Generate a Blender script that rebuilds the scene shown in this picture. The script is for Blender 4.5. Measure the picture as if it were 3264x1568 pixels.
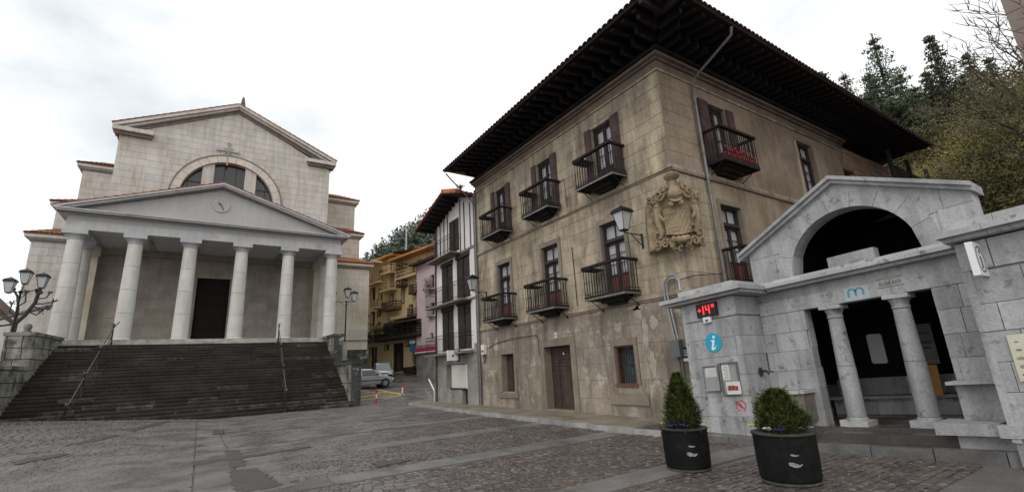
import bpy, bmesh, math, random
import numpy as np
from mathutils import Vector, Matrix
random.seed(7)
RAD = math.radians
sc = bpy.context.scene
col = sc.collection
for o in list(bpy.data.objects):
    bpy.data.objects.remove(o)

# ------------------------------------------------------------------ camera
EYE = 1.6
F_PX, W_PX = 1481.0, 3264.0
PITCH, ROLL, YAW = RAD(14.51), RAD(-3.027), RAD(33.655)
cam_d = bpy.data.cameras.new("camera")
cam = bpy.data.objects.new("camera", cam_d)
col.objects.link(cam)
cam_d.sensor_fit = 'HORIZONTAL'
cam_d.sensor_width = 36.0
cam_d.lens = 36.0 * F_PX / W_PX
cam_d.clip_start, cam_d.clip_end = 0.05, 2000
cy, sy = math.cos(YAW), math.sin(YAW)
fwd = Vector((sy, cy, 0)); rgt = Vector((cy, -sy, 0)); up = Vector((0, 0, 1))
f2 = fwd * math.cos(PITCH) + up * math.sin(PITCH)
u2 = up * math.cos(PITCH) - fwd * math.sin(PITCH)
r2 = rgt * math.cos(ROLL) + u2 * math.sin(ROLL)
u3 = u2 * math.cos(ROLL) - rgt * math.sin(ROLL)
m = Matrix.Identity(4)
for i in range(3):
    m[i][0], m[i][1], m[i][2] = r2[i], u3[i], -f2[i]
m[0][3], m[1][3], m[2][3] = 0, 0, EYE
cam.matrix_world = m
sc.camera = cam

# ------------------------------------------------------------------ world, sun, exposure
SKYLOC = (9.0, 9.0, 1.0)
SUN_EL, SUN_AZ = RAD(48), RAD(-62)       # azimuth measured from +Y towards +X
w = bpy.data.worlds.new("World"); sc.world = w; w.use_nodes = True
nt = w.node_tree; nt.nodes.clear()
def N(tree, typ, **kw):
    n = tree.nodes.new(typ)
    for k, v in kw.items():
        if k.startswith('i_'):
            n.inputs[k[2:].replace('_', ' ')].default_value = v
        else:
            setattr(n, k, v)
    return n
wo = N(nt, 'ShaderNodeOutputWorld'); bg = N(nt, 'ShaderNodeBackground')
sky = N(nt, 'ShaderNodeTexSky'); sky.sky_type = 'NISHITA'; sky.sun_disc = False
sky.sun_elevation = SUN_EL; sky.sun_rotation = SUN_AZ
sc1 = N(nt, 'ShaderNodeVectorMath', operation='SCALE'); sc1.inputs['Scale'].default_value = 0.08
nt.links.new(sky.outputs[0], sc1.inputs[0])
tc = N(nt, 'ShaderNodeTexCoord')
mp = N(nt, 'ShaderNodeMapping'); mp.inputs['Scale'].default_value = (1, 1, 2.2)
mp.inputs['Location'].default_value = SKYLOC
nt.links.new(tc.outputs['Generated'], mp.inputs[0])
nz = N(nt, 'ShaderNodeTexNoise'); nz.inputs['Scale'].default_value = 1.15
nz.inputs['Detail'].default_value = 7; nz.inputs['Roughness'].default_value = 0.55
nt.links.new(mp.outputs[0], nz.inputs['Vector'])
cr = N(nt, 'ShaderNodeValToRGB')
cr.color_ramp.elements[0].position = 0.34; cr.color_ramp.elements[0].color = (0.53, 0.57, 0.60, 1)
cr.color_ramp.elements[1].position = 0.53; cr.color_ramp.elements[1].color = (1.0, 1.0, 0.99, 1)
nt.links.new(nz.outputs['Fac'], cr.inputs[0])
mx = N(nt, 'ShaderNodeMixRGB'); mx.inputs[0].default_value = 0.94
nt.links.new(sc1.outputs[0], mx.inputs[1]); nt.links.new(cr.outputs[0], mx.inputs[2])
nt.links.new(mx.outputs[0], bg.inputs[0]); bg.inputs[1].default_value = 1.0
nt.links.new(bg.outputs[0], wo.inputs[0])
sl = bpy.data.lights.new("sun", 'SUN'); sl.energy = 0.55; sl.angle = RAD(25); sl.color = (1, 0.95, 0.88)
so = bpy.data.objects.new("sun", sl); col.objects.link(so)
sd = Vector((math.sin(SUN_AZ) * math.cos(SUN_EL), math.cos(SUN_AZ) * math.cos(SUN_EL) , math.sin(SUN_EL)))
sd = Vector((-0.62, -0.42, 0.66)).normalized()
so.rotation_euler = sd.to_track_quat('Z', 'Y').to_euler()
sky.sun_elevation = math.asin(sd.z); sky.sun_rotation = math.atan2(sd.x, sd.y)
sc.view_settings.view_transform = 'Standard'; sc.view_settings.look = 'None'
sc.view_settings.exposure = 0.48; sc.view_settings.gamma = 1.0
sc.view_settings.use_curve_mapping = False

# ------------------------------------------------------------------ materials
MATS = {}
def newmat(name):
    mt = bpy.data.materials.new(name); mt.use_nodes = True
    t = mt.node_tree; t.nodes.clear()
    out = t.nodes.new('ShaderNodeOutputMaterial'); b = t.nodes.new('ShaderNodeBsdfPrincipled')
    t.links.new(b.outputs[0], out.inputs[0]); MATS[name] = mt
    return mt, t, b
def surf(name, c, c2=None, scale=3.0, rough=0.8, rnd=0.0, stain=None, stain_scale=0.7, stain_lo=0.5, stain_hi=0.7,
         streak=0.0, bump=0.2, bscale=30.0, metal=0.0, fine=0.12, spec=0.3, hue=0.0, stain2=None):
    """two-tone noise colour + per-object brightness + stains + vertical rain streaks + bump"""
    mt, t, b = newmat(name); L = t.links.new
    geo = N(t, 'ShaderNodeNewGeometry')
    n1 = N(t, 'ShaderNodeTexNoise'); n1.inputs['Scale'].default_value = scale; n1.inputs['Detail'].default_value = 6
    n1.inputs['Roughness'].default_value = 0.6
    L(geo.outputs['Position'], n1.inputs['Vector'])
    r1 = N(t, 'ShaderNodeMapRange'); r1.inputs[1].default_value = 0.35; r1.inputs[2].default_value = 0.65
    L(n1.outputs['Fac'], r1.inputs[0])
    mixa = N(t, 'ShaderNodeMixRGB'); mixa.inputs[1].default_value = (*c, 1); mixa.inputs[2].default_value = (*(c2 or [x * 0.8 for x in c]), 1)
    L(r1.outputs[0], mixa.inputs[0]); cur = mixa.outputs[0]
    if stain:
        n2 = N(t, 'ShaderNodeTexNoise'); n2.inputs['Scale'].default_value = stain_scale; n2.inputs['Detail'].default_value = 9
        n2.inputs['Roughness'].default_value = 0.65
        L(geo.outputs['Position'], n2.inputs['Vector'])
        r2_ = N(t, 'ShaderNodeMapRange'); r2_.inputs[1].default_value = stain_lo; r2_.inputs[2].default_value = stain_hi
        L(n2.outputs['Fac'], r2_.inputs[0])
        mb_ = N(t, 'ShaderNodeMixRGB'); mb_.inputs[2].default_value = (*stain, 1)
        L(r2_.outputs[0], mb_.inputs[0]); L(cur, mb_.inputs[1]); cur = mb_.outputs[0]
    if stain2:
        mq = N(t, 'ShaderNodeMapping'); mq.inputs['Scale'].default_value = (1.3, 1.3, 0.42); mq.inputs['Location'].default_value = (3.3, 1.1, 5.7)
        L(geo.outputs['Position'], mq.inputs[0]); nq = N(t, 'ShaderNodeTexNoise'); nq.inputs['Scale'].default_value = 1.0; nq.inputs['Detail'].default_value = 10; nq.inputs['Roughness'].default_value = 0.68
        L(mq.outputs[0], nq.inputs['Vector']); rq = N(t, 'ShaderNodeMapRange'); rq.inputs[1].default_value = 0.52; rq.inputs[2].default_value = 0.64; rq.inputs[4].default_value = 0.85
        L(nq.outputs['Fac'], rq.inputs[0]); xq = N(t, 'ShaderNodeMixRGB'); xq.inputs[2].default_value = (*stain2, 1)
        L(rq.outputs[0], xq.inputs[0]); L(cur, xq.inputs[1]); cur = xq.outputs[0]
    if streak:
        mp_ = N(t, 'ShaderNodeMapping'); mp_.inputs['Scale'].default_value = (2.6, 2.6, 0.28)
        L(geo.outputs['Position'], mp_.inputs[0])
        n3 = N(t, 'ShaderNodeTexNoise'); n3.inputs['Scale'].default_value = 1.6; n3.inputs['Detail'].default_value = 7
        L(mp_.outputs[0], n3.inputs['Vector'])
        r3 = N(t, 'ShaderNodeMapRange'); r3.inputs[1].default_value = 0.42; r3.inputs[2].default_value = 0.72
        r3.inputs[3].default_value = 1.0; r3.inputs[4].default_value = 1.0 - streak
        L(n3.outputs['Fac'], r3.inputs[0])
        mm = N(t, 'ShaderNodeVectorMath', operation='SCALE'); L(cur, mm.inputs[0]); L(r3.outputs[0], mm.inputs['Scale']); cur = mm.outputs[0]
    n4 = N(t, 'ShaderNodeTexNoise'); n4.inputs['Scale'].default_value = bscale; n4.inputs['Detail'].default_value = 5
    L(geo.outputs['Position'], n4.inputs['Vector'])
    if fine:
        r4 = N(t, 'ShaderNodeMapRange'); r4.inputs[1].default_value = 0.3; r4.inputs[2].default_value = 0.7
        r4.inputs[3].default_value = 1 - fine; r4.inputs[4].default_value = 1 + fine
        L(n4.outputs['Fac'], r4.inputs[0])
        m4 = N(t, 'ShaderNodeVectorMath', operation='SCALE'); L(cur, m4.inputs[0]); L(r4.outputs[0], m4.inputs['Scale']); cur = m4.outputs[0]
    if rnd:
        oi = N(t, 'ShaderNodeObjectInfo'); r5 = N(t, 'ShaderNodeMapRange')
        r5.inputs[3].default_value = 1 - rnd; r5.inputs[4].default_value = 1 + rnd
        L(oi.outputs['Random'], r5.inputs[0])
        m5 = N(t, 'ShaderNodeVectorMath', operation='SCALE'); L(cur, m5.inputs[0]); L(r5.outputs[0], m5.inputs['Scale']); cur = m5.outputs[0]
        if hue:
            hs = N(t, 'ShaderNodeHueSaturation')
            r6 = N(t, 'ShaderNodeMapRange'); r6.inputs[3].default_value = 0.5 - hue; r6.inputs[4].default_value = 0.5 + hue
            mo = N(t, 'ShaderNodeMath', operation='MULTIPLY'); mo.inputs[1].default_value = 7.31
            fr = N(t, 'ShaderNodeMath', operation='FRACT')
            L(oi.outputs['Random'], mo.inputs[0]); L(mo.outputs[0], fr.inputs[0]); L(fr.outputs[0], r6.inputs[0]); L(r6.outputs[0], hs.inputs['Hue'])
            L(cur, hs.inputs['Color']); cur = hs.outputs[0]
    L(cur, b.inputs['Base Color'])
    b.inputs['Roughness'].default_value = rough; b.inputs['Metallic'].default_value = metal
    b.inputs['Specular IOR Level'].default_value = spec
    if bump:
        bp = N(t, 'ShaderNodeBump'); bp.inputs['Strength'].default_value = bump; bp.inputs['Distance'].default_value = 0.02
        L(n4.outputs['Fac'], bp.inputs['Height']); L(bp.outputs[0], b.inputs['Normal'])
    return mt
def wet(mt, lo=0.16, hi=0.6, scale=0.9):
    """patchy wetness: roughness follows a noise"""
    t = mt.node_tree; b = [n for n in t.nodes if n.type == 'BSDF_PRINCIPLED'][0]
    g_ = N(t, 'ShaderNodeNewGeometry'); n_ = N(t, 'ShaderNodeTexNoise'); n_.inputs['Scale'].default_value = scale; n_.inputs['Detail'].default_value = 8
    t.links.new(g_.outputs['Position'], n_.inputs['Vector']); r_ = N(t, 'ShaderNodeMapRange')
    r_.inputs[1].default_value = 0.42; r_.inputs[2].default_value = 0.6; r_.inputs[3].default_value = lo; r_.inputs[4].default_value = hi
    t.links.new(n_.outputs['Fac'], r_.inputs[0]); t.links.new(r_.outputs[0], b.inputs['Roughness'])
    return mt
def plain(name, c, rough=0.6, metal=0.0, spec=0.3, emit=None, es=1.0):
    mt, t, b = newmat(name)
    b.inputs['Base Color'].default_value = (*c, 1); b.inputs['Roughness'].default_value = rough
    b.inputs['Metallic'].default_value = metal; b.inputs['Specular IOR Level'].default_value = spec
    if emit:
        b.inputs['Emission Color'].default_value = (*emit, 1); b.inputs['Emission Strength'].default_value = es
    return mt
def glassy(name, tint=(0.02, 0.025, 0.03), alpha=0.45):
    mt, t, b = newmat(name)
    b.inputs['Base Color'].default_value = (*tint, 1); b.inputs['Roughness'].default_value = 0.06
    b.inputs['Specular IOR Level'].default_value = 0.8
    tr = N(t, 'ShaderNodeBsdfTransparent'); mxs = N(t, 'ShaderNodeMixShader'); mxs.inputs[0].default_value = alpha
    out = [n for n in t.nodes if n.type == 'OUTPUT_MATERIAL'][0]
    t.links.new(tr.outputs[0], mxs.inputs[1]); t.links.new(b.outputs[0], mxs.inputs[2]); t.links.new(mxs.outputs[0], out.inputs[0])
    return mt
def leafmat(name, c, c2, scale=1.2, rnd=0.15):
    mt = surf(name, c, c2, scale=scale, rough=0.7, rnd=rnd, bump=0, fine=0.35, bscale=9, spec=0.15)
    return mt

S_church = surf('church_stone', (0.58, 0.55, 0.525), (0.51, 0.48, 0.45), scale=0.5, rnd=0.055, stain=(0.45, 0.40, 0.33), stain_scale=0.45, stain_lo=0.48, stain_hi=0.70, stain2=(0.50, 0.46, 0.41), streak=0.22, bump=0.12, bscale=14, fine=0.05, rough=0.85)
S_churchbeige = surf('church_side_stone', (0.56, 0.51, 0.44), (0.47, 0.43, 0.37), scale=0.6, rnd=0.06, stain=(0.42, 0.36, 0.26), stain_scale=0.4, streak=0.12, bump=0.12, bscale=14, fine=0.06, rough=0.85)
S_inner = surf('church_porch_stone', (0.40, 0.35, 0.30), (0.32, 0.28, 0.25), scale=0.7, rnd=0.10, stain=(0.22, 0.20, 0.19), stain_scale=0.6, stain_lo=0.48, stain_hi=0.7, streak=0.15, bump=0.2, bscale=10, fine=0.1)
S_col = surf('column_stone', (0.60, 0.59, 0.55), (0.53, 0.515, 0.48), scale=1.4, rnd=0.04, stain2=(0.48, 0.465, 0.43), streak=0.14, bump=0.1, bscale=18, fine=0.05)
S_trim = surf('church_trim', (0.50, 0.50, 0.50), (0.42, 0.42, 0.43), scale=1.2, streak=0.12, bump=0.1, fine=0.06, stain=(0.3, 0.29, 0.27), stain_scale=0.9, stain_lo=0.55, stain_hi=0.75)
S_tymp = surf('pediment_render', (0.42, 0.415, 0.405), (0.37, 0.365, 0.355), scale=0.5, streak=0.06, bump=0.05, fine=0.04)
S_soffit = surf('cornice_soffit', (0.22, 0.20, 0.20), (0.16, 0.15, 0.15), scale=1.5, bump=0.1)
S_joint = surf('joint_mortar', (0.47, 0.43, 0.40), (0.40, 0.37, 0.33), scale=2, bump=0.1)
S_plinth = surf('weathered_plinth', (0.10, 0.10, 0.095), (0.05, 0.05, 0.05), scale=1.2, stain=(0.36, 0.36, 0.35), stain_scale=1.6, stain_lo=0.57, stain_hi=0.63, rnd=0.2, bump=0.3, bscale=12, streak=0.3)
S_cheek = surf('cheek_stone', (0.30, 0.29, 0.25), (0.20, 0.195, 0.17), scale=1.5, stain=(0.07, 0.075, 0.06), stain_scale=1.1, stain_lo=0.47, stain_hi=0.6, rnd=0.25, bump=0.3, bscale=12, streak=0.25)
S_step = surf('stair_stone', (0.046, 0.036, 0.030), (0.026, 0.022, 0.019), scale=1.3, stain=(0.018, 0.018, 0.014), stain_scale=0.7, stain_lo=0.45, stain_hi=0.65, rnd=0.28, bump=0.5, bscale=20, fine=0.3, rough=0.75)
S_stepl = surf('stair_stone_worn', (0.15, 0.135, 0.115), (0.04, 0.036, 0.03), scale=3.5, rnd=0.3, stain=(0.03, 0.03, 0.025), stain_scale=1.5, stain_lo=0.42, stain_hi=0.58, bump=0.5, bscale=20, fine=0.3)
T_roof = surf('terracotta', (0.34, 0.13, 0.085), (0.22, 0.10, 0.07), scale=1.4, rnd=0.2, stain=(0.30, 0.19, 0.06), stain_scale=0.5, stain_lo=0.5, stain_hi=0.65, bump=0.2, fine=0.2, bscale=12)
T_red = surf('orange_tile', (0.52, 0.17, 0.09), (0.38, 0.12, 0.07), scale=3, rnd=0.15, bump=0.1, fine=0.15)
S_pal = surf('palace_sandstone', (0.44, 0.375, 0.285), (0.34, 0.288, 0.215), stain2=(0.56, 0.475, 0.34), scale=0.9, rnd=0.075, hue=0.004, stain=(0.20, 0.16, 0.115), stain_scale=0.75, stain_lo=0.47, stain_hi=0.66, streak=0.45, bump=0.3, bscale=16, fine=0.12, rough=0.88)
S_palg = surf('palace_ground_floor', (0.36, 0.31, 0.25), (0.22, 0.185, 0.15), stain2=(0.17, 0.14, 0.115), scale=1.1, rnd=0.06, stain=(0.45, 0.40, 0.32), stain_scale=1.9, stain_lo=0.56, stain_hi=0.63, streak=0.4, bump=0.4, bscale=12, fine=0.14)
S_palr = surf('palace_side_render', (0.37, 0.30, 0.22), (0.28, 0.22, 0.16), stain2=(0.22, 0.17, 0.125), scale=0.7, rnd=0.05, stain=(0.15, 0.11, 0.085), stain_scale=0.33, stain_lo=0.5, stain_hi=0.75, streak=0.22, bump=0.3, bscale=10, fine=0.10)
S_paljoint = surf('palace_joint', (0.34, 0.28, 0.20), (0.26, 0.215, 0.155), scale=2, bump=0.1)
S_cornice = surf('palace_cornice', (0.26, 0.20, 0.155), (0.16, 0.12, 0.10), scale=1.3, streak=0.2, bump=0.2)
S_frame = surf('window_surround', (0.25, 0.21, 0.165), (0.19, 0.16, 0.13), scale=2, rnd=0.1, bump=0.2, streak=0.1)
S_shield = surf('carved_sandstone', (0.34, 0.265, 0.165), (0.24, 0.185, 0.115), scale=2.5, stain=(0.13, 0.10, 0.07), stain_scale=3, stain_lo=0.5, stain_hi=0.68, bump=0.5, bscale=22, fine=0.15)
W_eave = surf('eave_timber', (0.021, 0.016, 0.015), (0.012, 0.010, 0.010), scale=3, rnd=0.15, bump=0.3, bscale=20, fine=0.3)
W_dark = surf('dark_timber', (0.045, 0.036, 0.033), (0.03, 0.025, 0.023), scale=4, rnd=0.15, bump=0.2)
W_shut = surf('shutter_paint', (0.095, 0.062, 0.060), (0.06, 0.042, 0.042), scale=4, rnd=0.1, bump=0.2)
W_red = surf('red_brown_door_panel', (0.17, 0.055, 0.04), (0.11, 0.04, 0.03), scale=4, bump=0.1)
W_door = surf('old_door_wood', (0.075, 0.048, 0.038), (0.05, 0.034, 0.028), scale=4, rnd=0.15, stain=(0.45, 0.42, 0.38), stain_scale=9, stain_lo=0.70, stain_hi=0.73, bump=0.3, streak=0.3)
W_cdoor = surf('church_door_wood', (0.020, 0.011, 0.010), (0.012, 0.008, 0.008), scale=3, bump=0.1)
I_iron = surf('wrought_iron', (0.022, 0.021, 0.022), (0.03, 0.024, 0.02), scale=8, rough=0.55, bump=0.1, metal=0.3)
I_zinc = surf('zinc_pipe', (0.22, 0.215, 0.21), (0.15, 0.145, 0.14), scale=5, rough=0.5, metal=0.4, bump=0.05)
I_lamp = plain('lamp_black', (0.012, 0.012, 0.013), 0.4, 0.2)
G_lamp = glassy('lamp_glass', (0.55, 0.57, 0.58), 0.75)
G_win = glassy('window_glass', (0.02, 0.025, 0.03), 0.16)
G_dark = plain('dark_glass', (0.015, 0.017, 0.02), 0.08, 0, 0.8)
G_nave = plain('nave_glass', (0.03, 0.028, 0.03), 0.12, 0, 0.6)
C_curt = surf('white_curtain', (0.82, 0.82, 0.82), (0.68, 0.68, 0.70), scale=6, bump=0.1)
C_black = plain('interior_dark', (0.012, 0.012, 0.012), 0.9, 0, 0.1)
S_marble = surf('grey_marble', (0.41, 0.41, 0.415), (0.335, 0.335, 0.34), scale=1.6, rnd=0.14, stain=(0.16, 0.16, 0.155), stain_scale=4.2, stain_lo=0.57, stain_hi=0.68, streak=0.30, bump=0.35, bscale=26, fine=0.14, rough=0.75)
S_marblec = surf('marble_cornice', (0.45, 0.455, 0.46), (0.34, 0.34, 0.35), scale=2, rnd=0.08, stain=(0.10, 0.095, 0.09), stain_scale=3.0, stain_lo=0.58, stain_hi=0.68, bump=0.25, fine=0.1)
S_marblej = surf('marble_joint', (0.29, 0.29, 0.29), (0.2, 0.2, 0.2), scale=3, bump=0.1)
S_setts = surf('cobble_brown', (0.076, 0.061, 0.055), (0.042, 0.035, 0.033), scale=1.5, rnd=0.35, hue=0.010, stain=(0.20, 0.185, 0.17), stain_scale=9, stain_lo=0.52, stain_hi=0.72, rough=0.45, bump=0.4, bscale=35, fine=0.25, spec=0.5)
S_settg = surf('sett_grey', (0.145, 0.134, 0.129), (0.110, 0.101, 0.097), scale=2.6, rnd=0.06, hue=0.008, stain=(0.095, 0.088, 0.086), stain_scale=1.1, stain_lo=0.52, stain_hi=0.75, rough=0.5, bump=0.3, bscale=30, fine=0.15, spec=0.5)
S_slab = surf('paving_slab', (0.155, 0.150, 0.148), (0.115, 0.11, 0.108), scale=2.8, rnd=0.14, stain=(0.12, 0.115, 0.11), stain_scale=1.4, stain_lo=0.55, stain_hi=0.75, rough=0.45, bump=0.2, spec=0.5)
S_ground = surf('plaza_bed', (0.135, 0.124, 0.120), (0.105, 0.096, 0.093), scale=1.0, stain=(0.095, 0.088, 0.083), stain_scale=0.5, rough=0.5, bump=0.3, bscale=18, fine=0.22, spec=0.5)
S_pave = surf('pavement_slab', (0.26, 0.225, 0.17), (0.19, 0.165, 0.13), scale=1.5, rnd=0.10, stain=(0.13, 0.11, 0.09), stain_scale=1.2, stain_lo=0.5, stain_hi=0.7, rough=0.6, bump=0.2)
S_paved = surf('pavement_dark', (0.085, 0.073, 0.066), (0.05, 0.043, 0.038), scale=1.5, rnd=0.12, rough=0.4, bump=0.2, spec=0.5)
S_kerb = surf('kerb_stone', (0.33, 0.325, 0.31), (0.22, 0.215, 0.205), scale=2.2, rnd=0.12, stain=(0.08, 0.08, 0.08), stain_scale=4, stain_lo=0.6, stain_hi=0.7, bump=0.3)
for _m in (S_setts, S_settg, S_slab, S_ground): wet(_m, 0.22, 0.62)
wet(S_paved, 0.12, 0.45, 1.5); wet(S_pave, 0.3, 0.7)
S_kerbd = wet(surf('kerb_wet', (0.15, 0.145, 0.14), (0.08, 0.077, 0.074), scale=2.2, rnd=0.15, bump=0.3), 0.15, 0.5)
S_tar = surf('asphalt_patch', (0.055, 0.053, 0.052), (0.075, 0.07, 0.068), scale=5, bump=0.5, bscale=60, rough=0.6)
P_yellow = surf('yellow_render', (0.80, 0.66, 0.37), (0.72, 0.57, 0.31), scale=0.6, streak=0.1, bump=0.05, fine=0.04)
P_cream = surf('cream_render', (0.74, 0.60, 0.36), (0.62, 0.48, 0.27), scale=0.6, bump=0.03, fine=0.04)
P_pink = surf('pink_render', (0.66, 0.55, 0.57), (0.58, 0.48, 0.49), scale=0.7, streak=0.15, bump=0.05, fine=0.04)
P_grey = surf('grey_render', (0.33, 0.32, 0.30), (0.20, 0.195, 0.185), scale=0.9, stain=(0.14, 0.135, 0.13), stain_scale=1.0, streak=0.2, bump=0.1)
P_white = surf('white_render', (0.76, 0.73, 0.71), (0.67, 0.64, 0.62), scale=0.8, streak=0.12, bump=0.05, fine=0.05)
P_htg = surf('house_base_render', (0.36, 0.345, 0.31), (0.25, 0.24, 0.215), scale=1.2, stain=(0.17, 0.165, 0.155), stain_scale=1.1, stain_lo=0.5, stain_hi=0.68, streak=0.2, bump=0.15)
W_bal = surf('balcony_timber', (0.13, 0.075, 0.045), (0.075, 0.045, 0.032), scale=3, rnd=0.3, bump=0.1)
W_bal2 = surf('balcony_timber_light', (0.55, 0.40, 0.20), (0.42, 0.28, 0.14), scale=3, rnd=0.2, bump=0.1)
P_redroof = plain('red_sheet', (0.45, 0.06, 0.05), 0.5)
P_brown = surf('garage_brown', (0.05, 0.033, 0.027), (0.035, 0.025, 0.022), scale=3, bump=0.1)
PL_black = surf('planter_black', (0.006, 0.006, 0.0062), (0.010, 0.0098, 0.0098), scale=3, rough=0.62, bump=0.1, fine=0.2, bscale=12, stain=(0.015, 0.015, 0.0145), stain_scale=2.2, spec=0.12)
PL_rim = surf('planter_scuff', (0.10, 0.09, 0.08), (0.045, 0.042, 0.038), scale=12, bump=0.3)
M_wh = plain('sign_white', (0.75, 0.76, 0.77), 0.4)
M_paper = surf('paper', (0.66, 0.67, 0.66), (0.55, 0.57, 0.56), scale=30, bump=0, fine=0.08)
M_blue = plain('sign_cyan', (0.012, 0.33, 0.50), 0.35)
M_blue2 = plain('logo_blue', (0.09, 0.27, 0.42), 0.7)
M_lblue = surf('logo_pale_blue', (0.38, 0.47, 0.52), (0.42, 0.46, 0.48), scale=8, bump=0.1)
M_red = plain('sign_red', (0.55, 0.03, 0.05), 0.5)
M_crim = plain('awning_crimson', (0.42, 0.03, 0.09), 0.6)
M_black = plain('sign_black', (0.012, 0.012, 0.013), 0.4)
M_grey = plain('sign_grey', (0.13, 0.135, 0.14), 0.5)
M_alu = plain('aluminium', (0.35, 0.36, 0.37), 0.35, 0.6)
M_cork = plain('cork_grey', (0.30, 0.30, 0.29), 0.9)
M_led = plain('led_red', (0.6, 0.01, 0.01), 0.4, emit=(1.0, 0.02, 0.02), es=3.0)
M_orange = plain('poster_ochre', (0.42, 0.22, 0.05), 0.6)
M_yline = surf('yellow_paint', (0.70, 0.56, 0.10), (0.52, 0.42, 0.11), scale=5, stain=(0.17, 0.15, 0.13), stain_scale=5, stain_lo=0.62, stain_hi=0.74, bump=0.1)
M_wline = surf('white_paint', (0.50, 0.47, 0.42), (0.33, 0.31, 0.28), scale=5, stain=(0.17, 0.155, 0.14), stain_scale=5, stain_lo=0.5, stain_hi=0.62, bump=0.1)
M_car = plain('car_silver', (0.42, 0.44, 0.47), 0.28, 0.55, 0.5)
M_car2 = plain('car_white_silver', (0.50, 0.52, 0.54), 0.28, 0.35, 0.5)
M_tyre = plain('tyre', (0.015, 0.015, 0.016), 0.8)
M_rim = plain('wheel_rim', (0.30, 0.31, 0.32), 0.35, 0.7)
M_trim = plain('car_trim', (0.02, 0.02, 0.022), 0.5)
M_head = plain('headlight', (0.6, 0.63, 0.65), 0.1, 0.2, 0.8)
B_bark = surf('bark', (0.085, 0.072, 0.06), (0.045, 0.038, 0.033), scale=5, bump=0.7, bscale=16, fine=0.25)
B_bark2 = surf('pale_bark', (0.16, 0.13, 0.10), (0.09, 0.075, 0.06), scale=5, bump=0.5, bscale=16, fine=0.25)
L_con = leafmat('conifer_needles', (0.080, 0.102, 0.062), (0.125, 0.148, 0.092), 0.5)  # greens lightened, distance haze painted into the needle colour
L_pine = leafmat('pine_needles', (0.080, 0.095, 0.062), (0.13, 0.142, 0.095), 0.7)  # also lightened to carry haze in the colour
L_yel = surf('yellow_green_leaves', (0.29, 0.25, 0.10), (0.15, 0.15, 0.07), scale=0.5, rough=0.7, rnd=0.2, bump=0, fine=0.4, bscale=7, spec=0.1, stain=(0.13, 0.095, 0.06), stain_scale=0.35, stain_lo=0.5, stain_hi=0.62)
L_grn = leafmat('green_leaves', (0.045, 0.062, 0.022), (0.020, 0.032, 0.014), 0.8, 0.2)
L_top = leafmat('cypress_leaves', (0.15, 0.17, 0.045), (0.024, 0.042, 0.013), 13.0, 0.1)
L_far = leafmat('far_wood', (0.075, 0.095, 0.075), (0.115, 0.13, 0.095), 0.08, 0.1)  # haze over the far hill put into these lighter greens
L_farb = leafmat('far_bare_wood', (0.13, 0.115, 0.09), (0.075, 0.075, 0.055), 0.1, 0.1)
S_hill = surf('hill_scrub', (0.075, 0.070, 0.035), (0.045, 0.045, 0.025), scale=0.4, bump=0.5, bscale=3, fine=0.3)
F_red = plain('geranium_red', (0.55, 0.015, 0.03), 0.6)
F_yel = plain('pansy_yellow', (0.75, 0.55, 0.02), 0.6)
F_vio = plain('pansy_violet', (0.06, 0.04, 0.25), 0.6)
F_whi = plain('pansy_white', (0.75, 0.75, 0.72), 0.6)
P_pot = plain('flower_pot', (0.45, 0.03, 0.04), 0.5)

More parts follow.
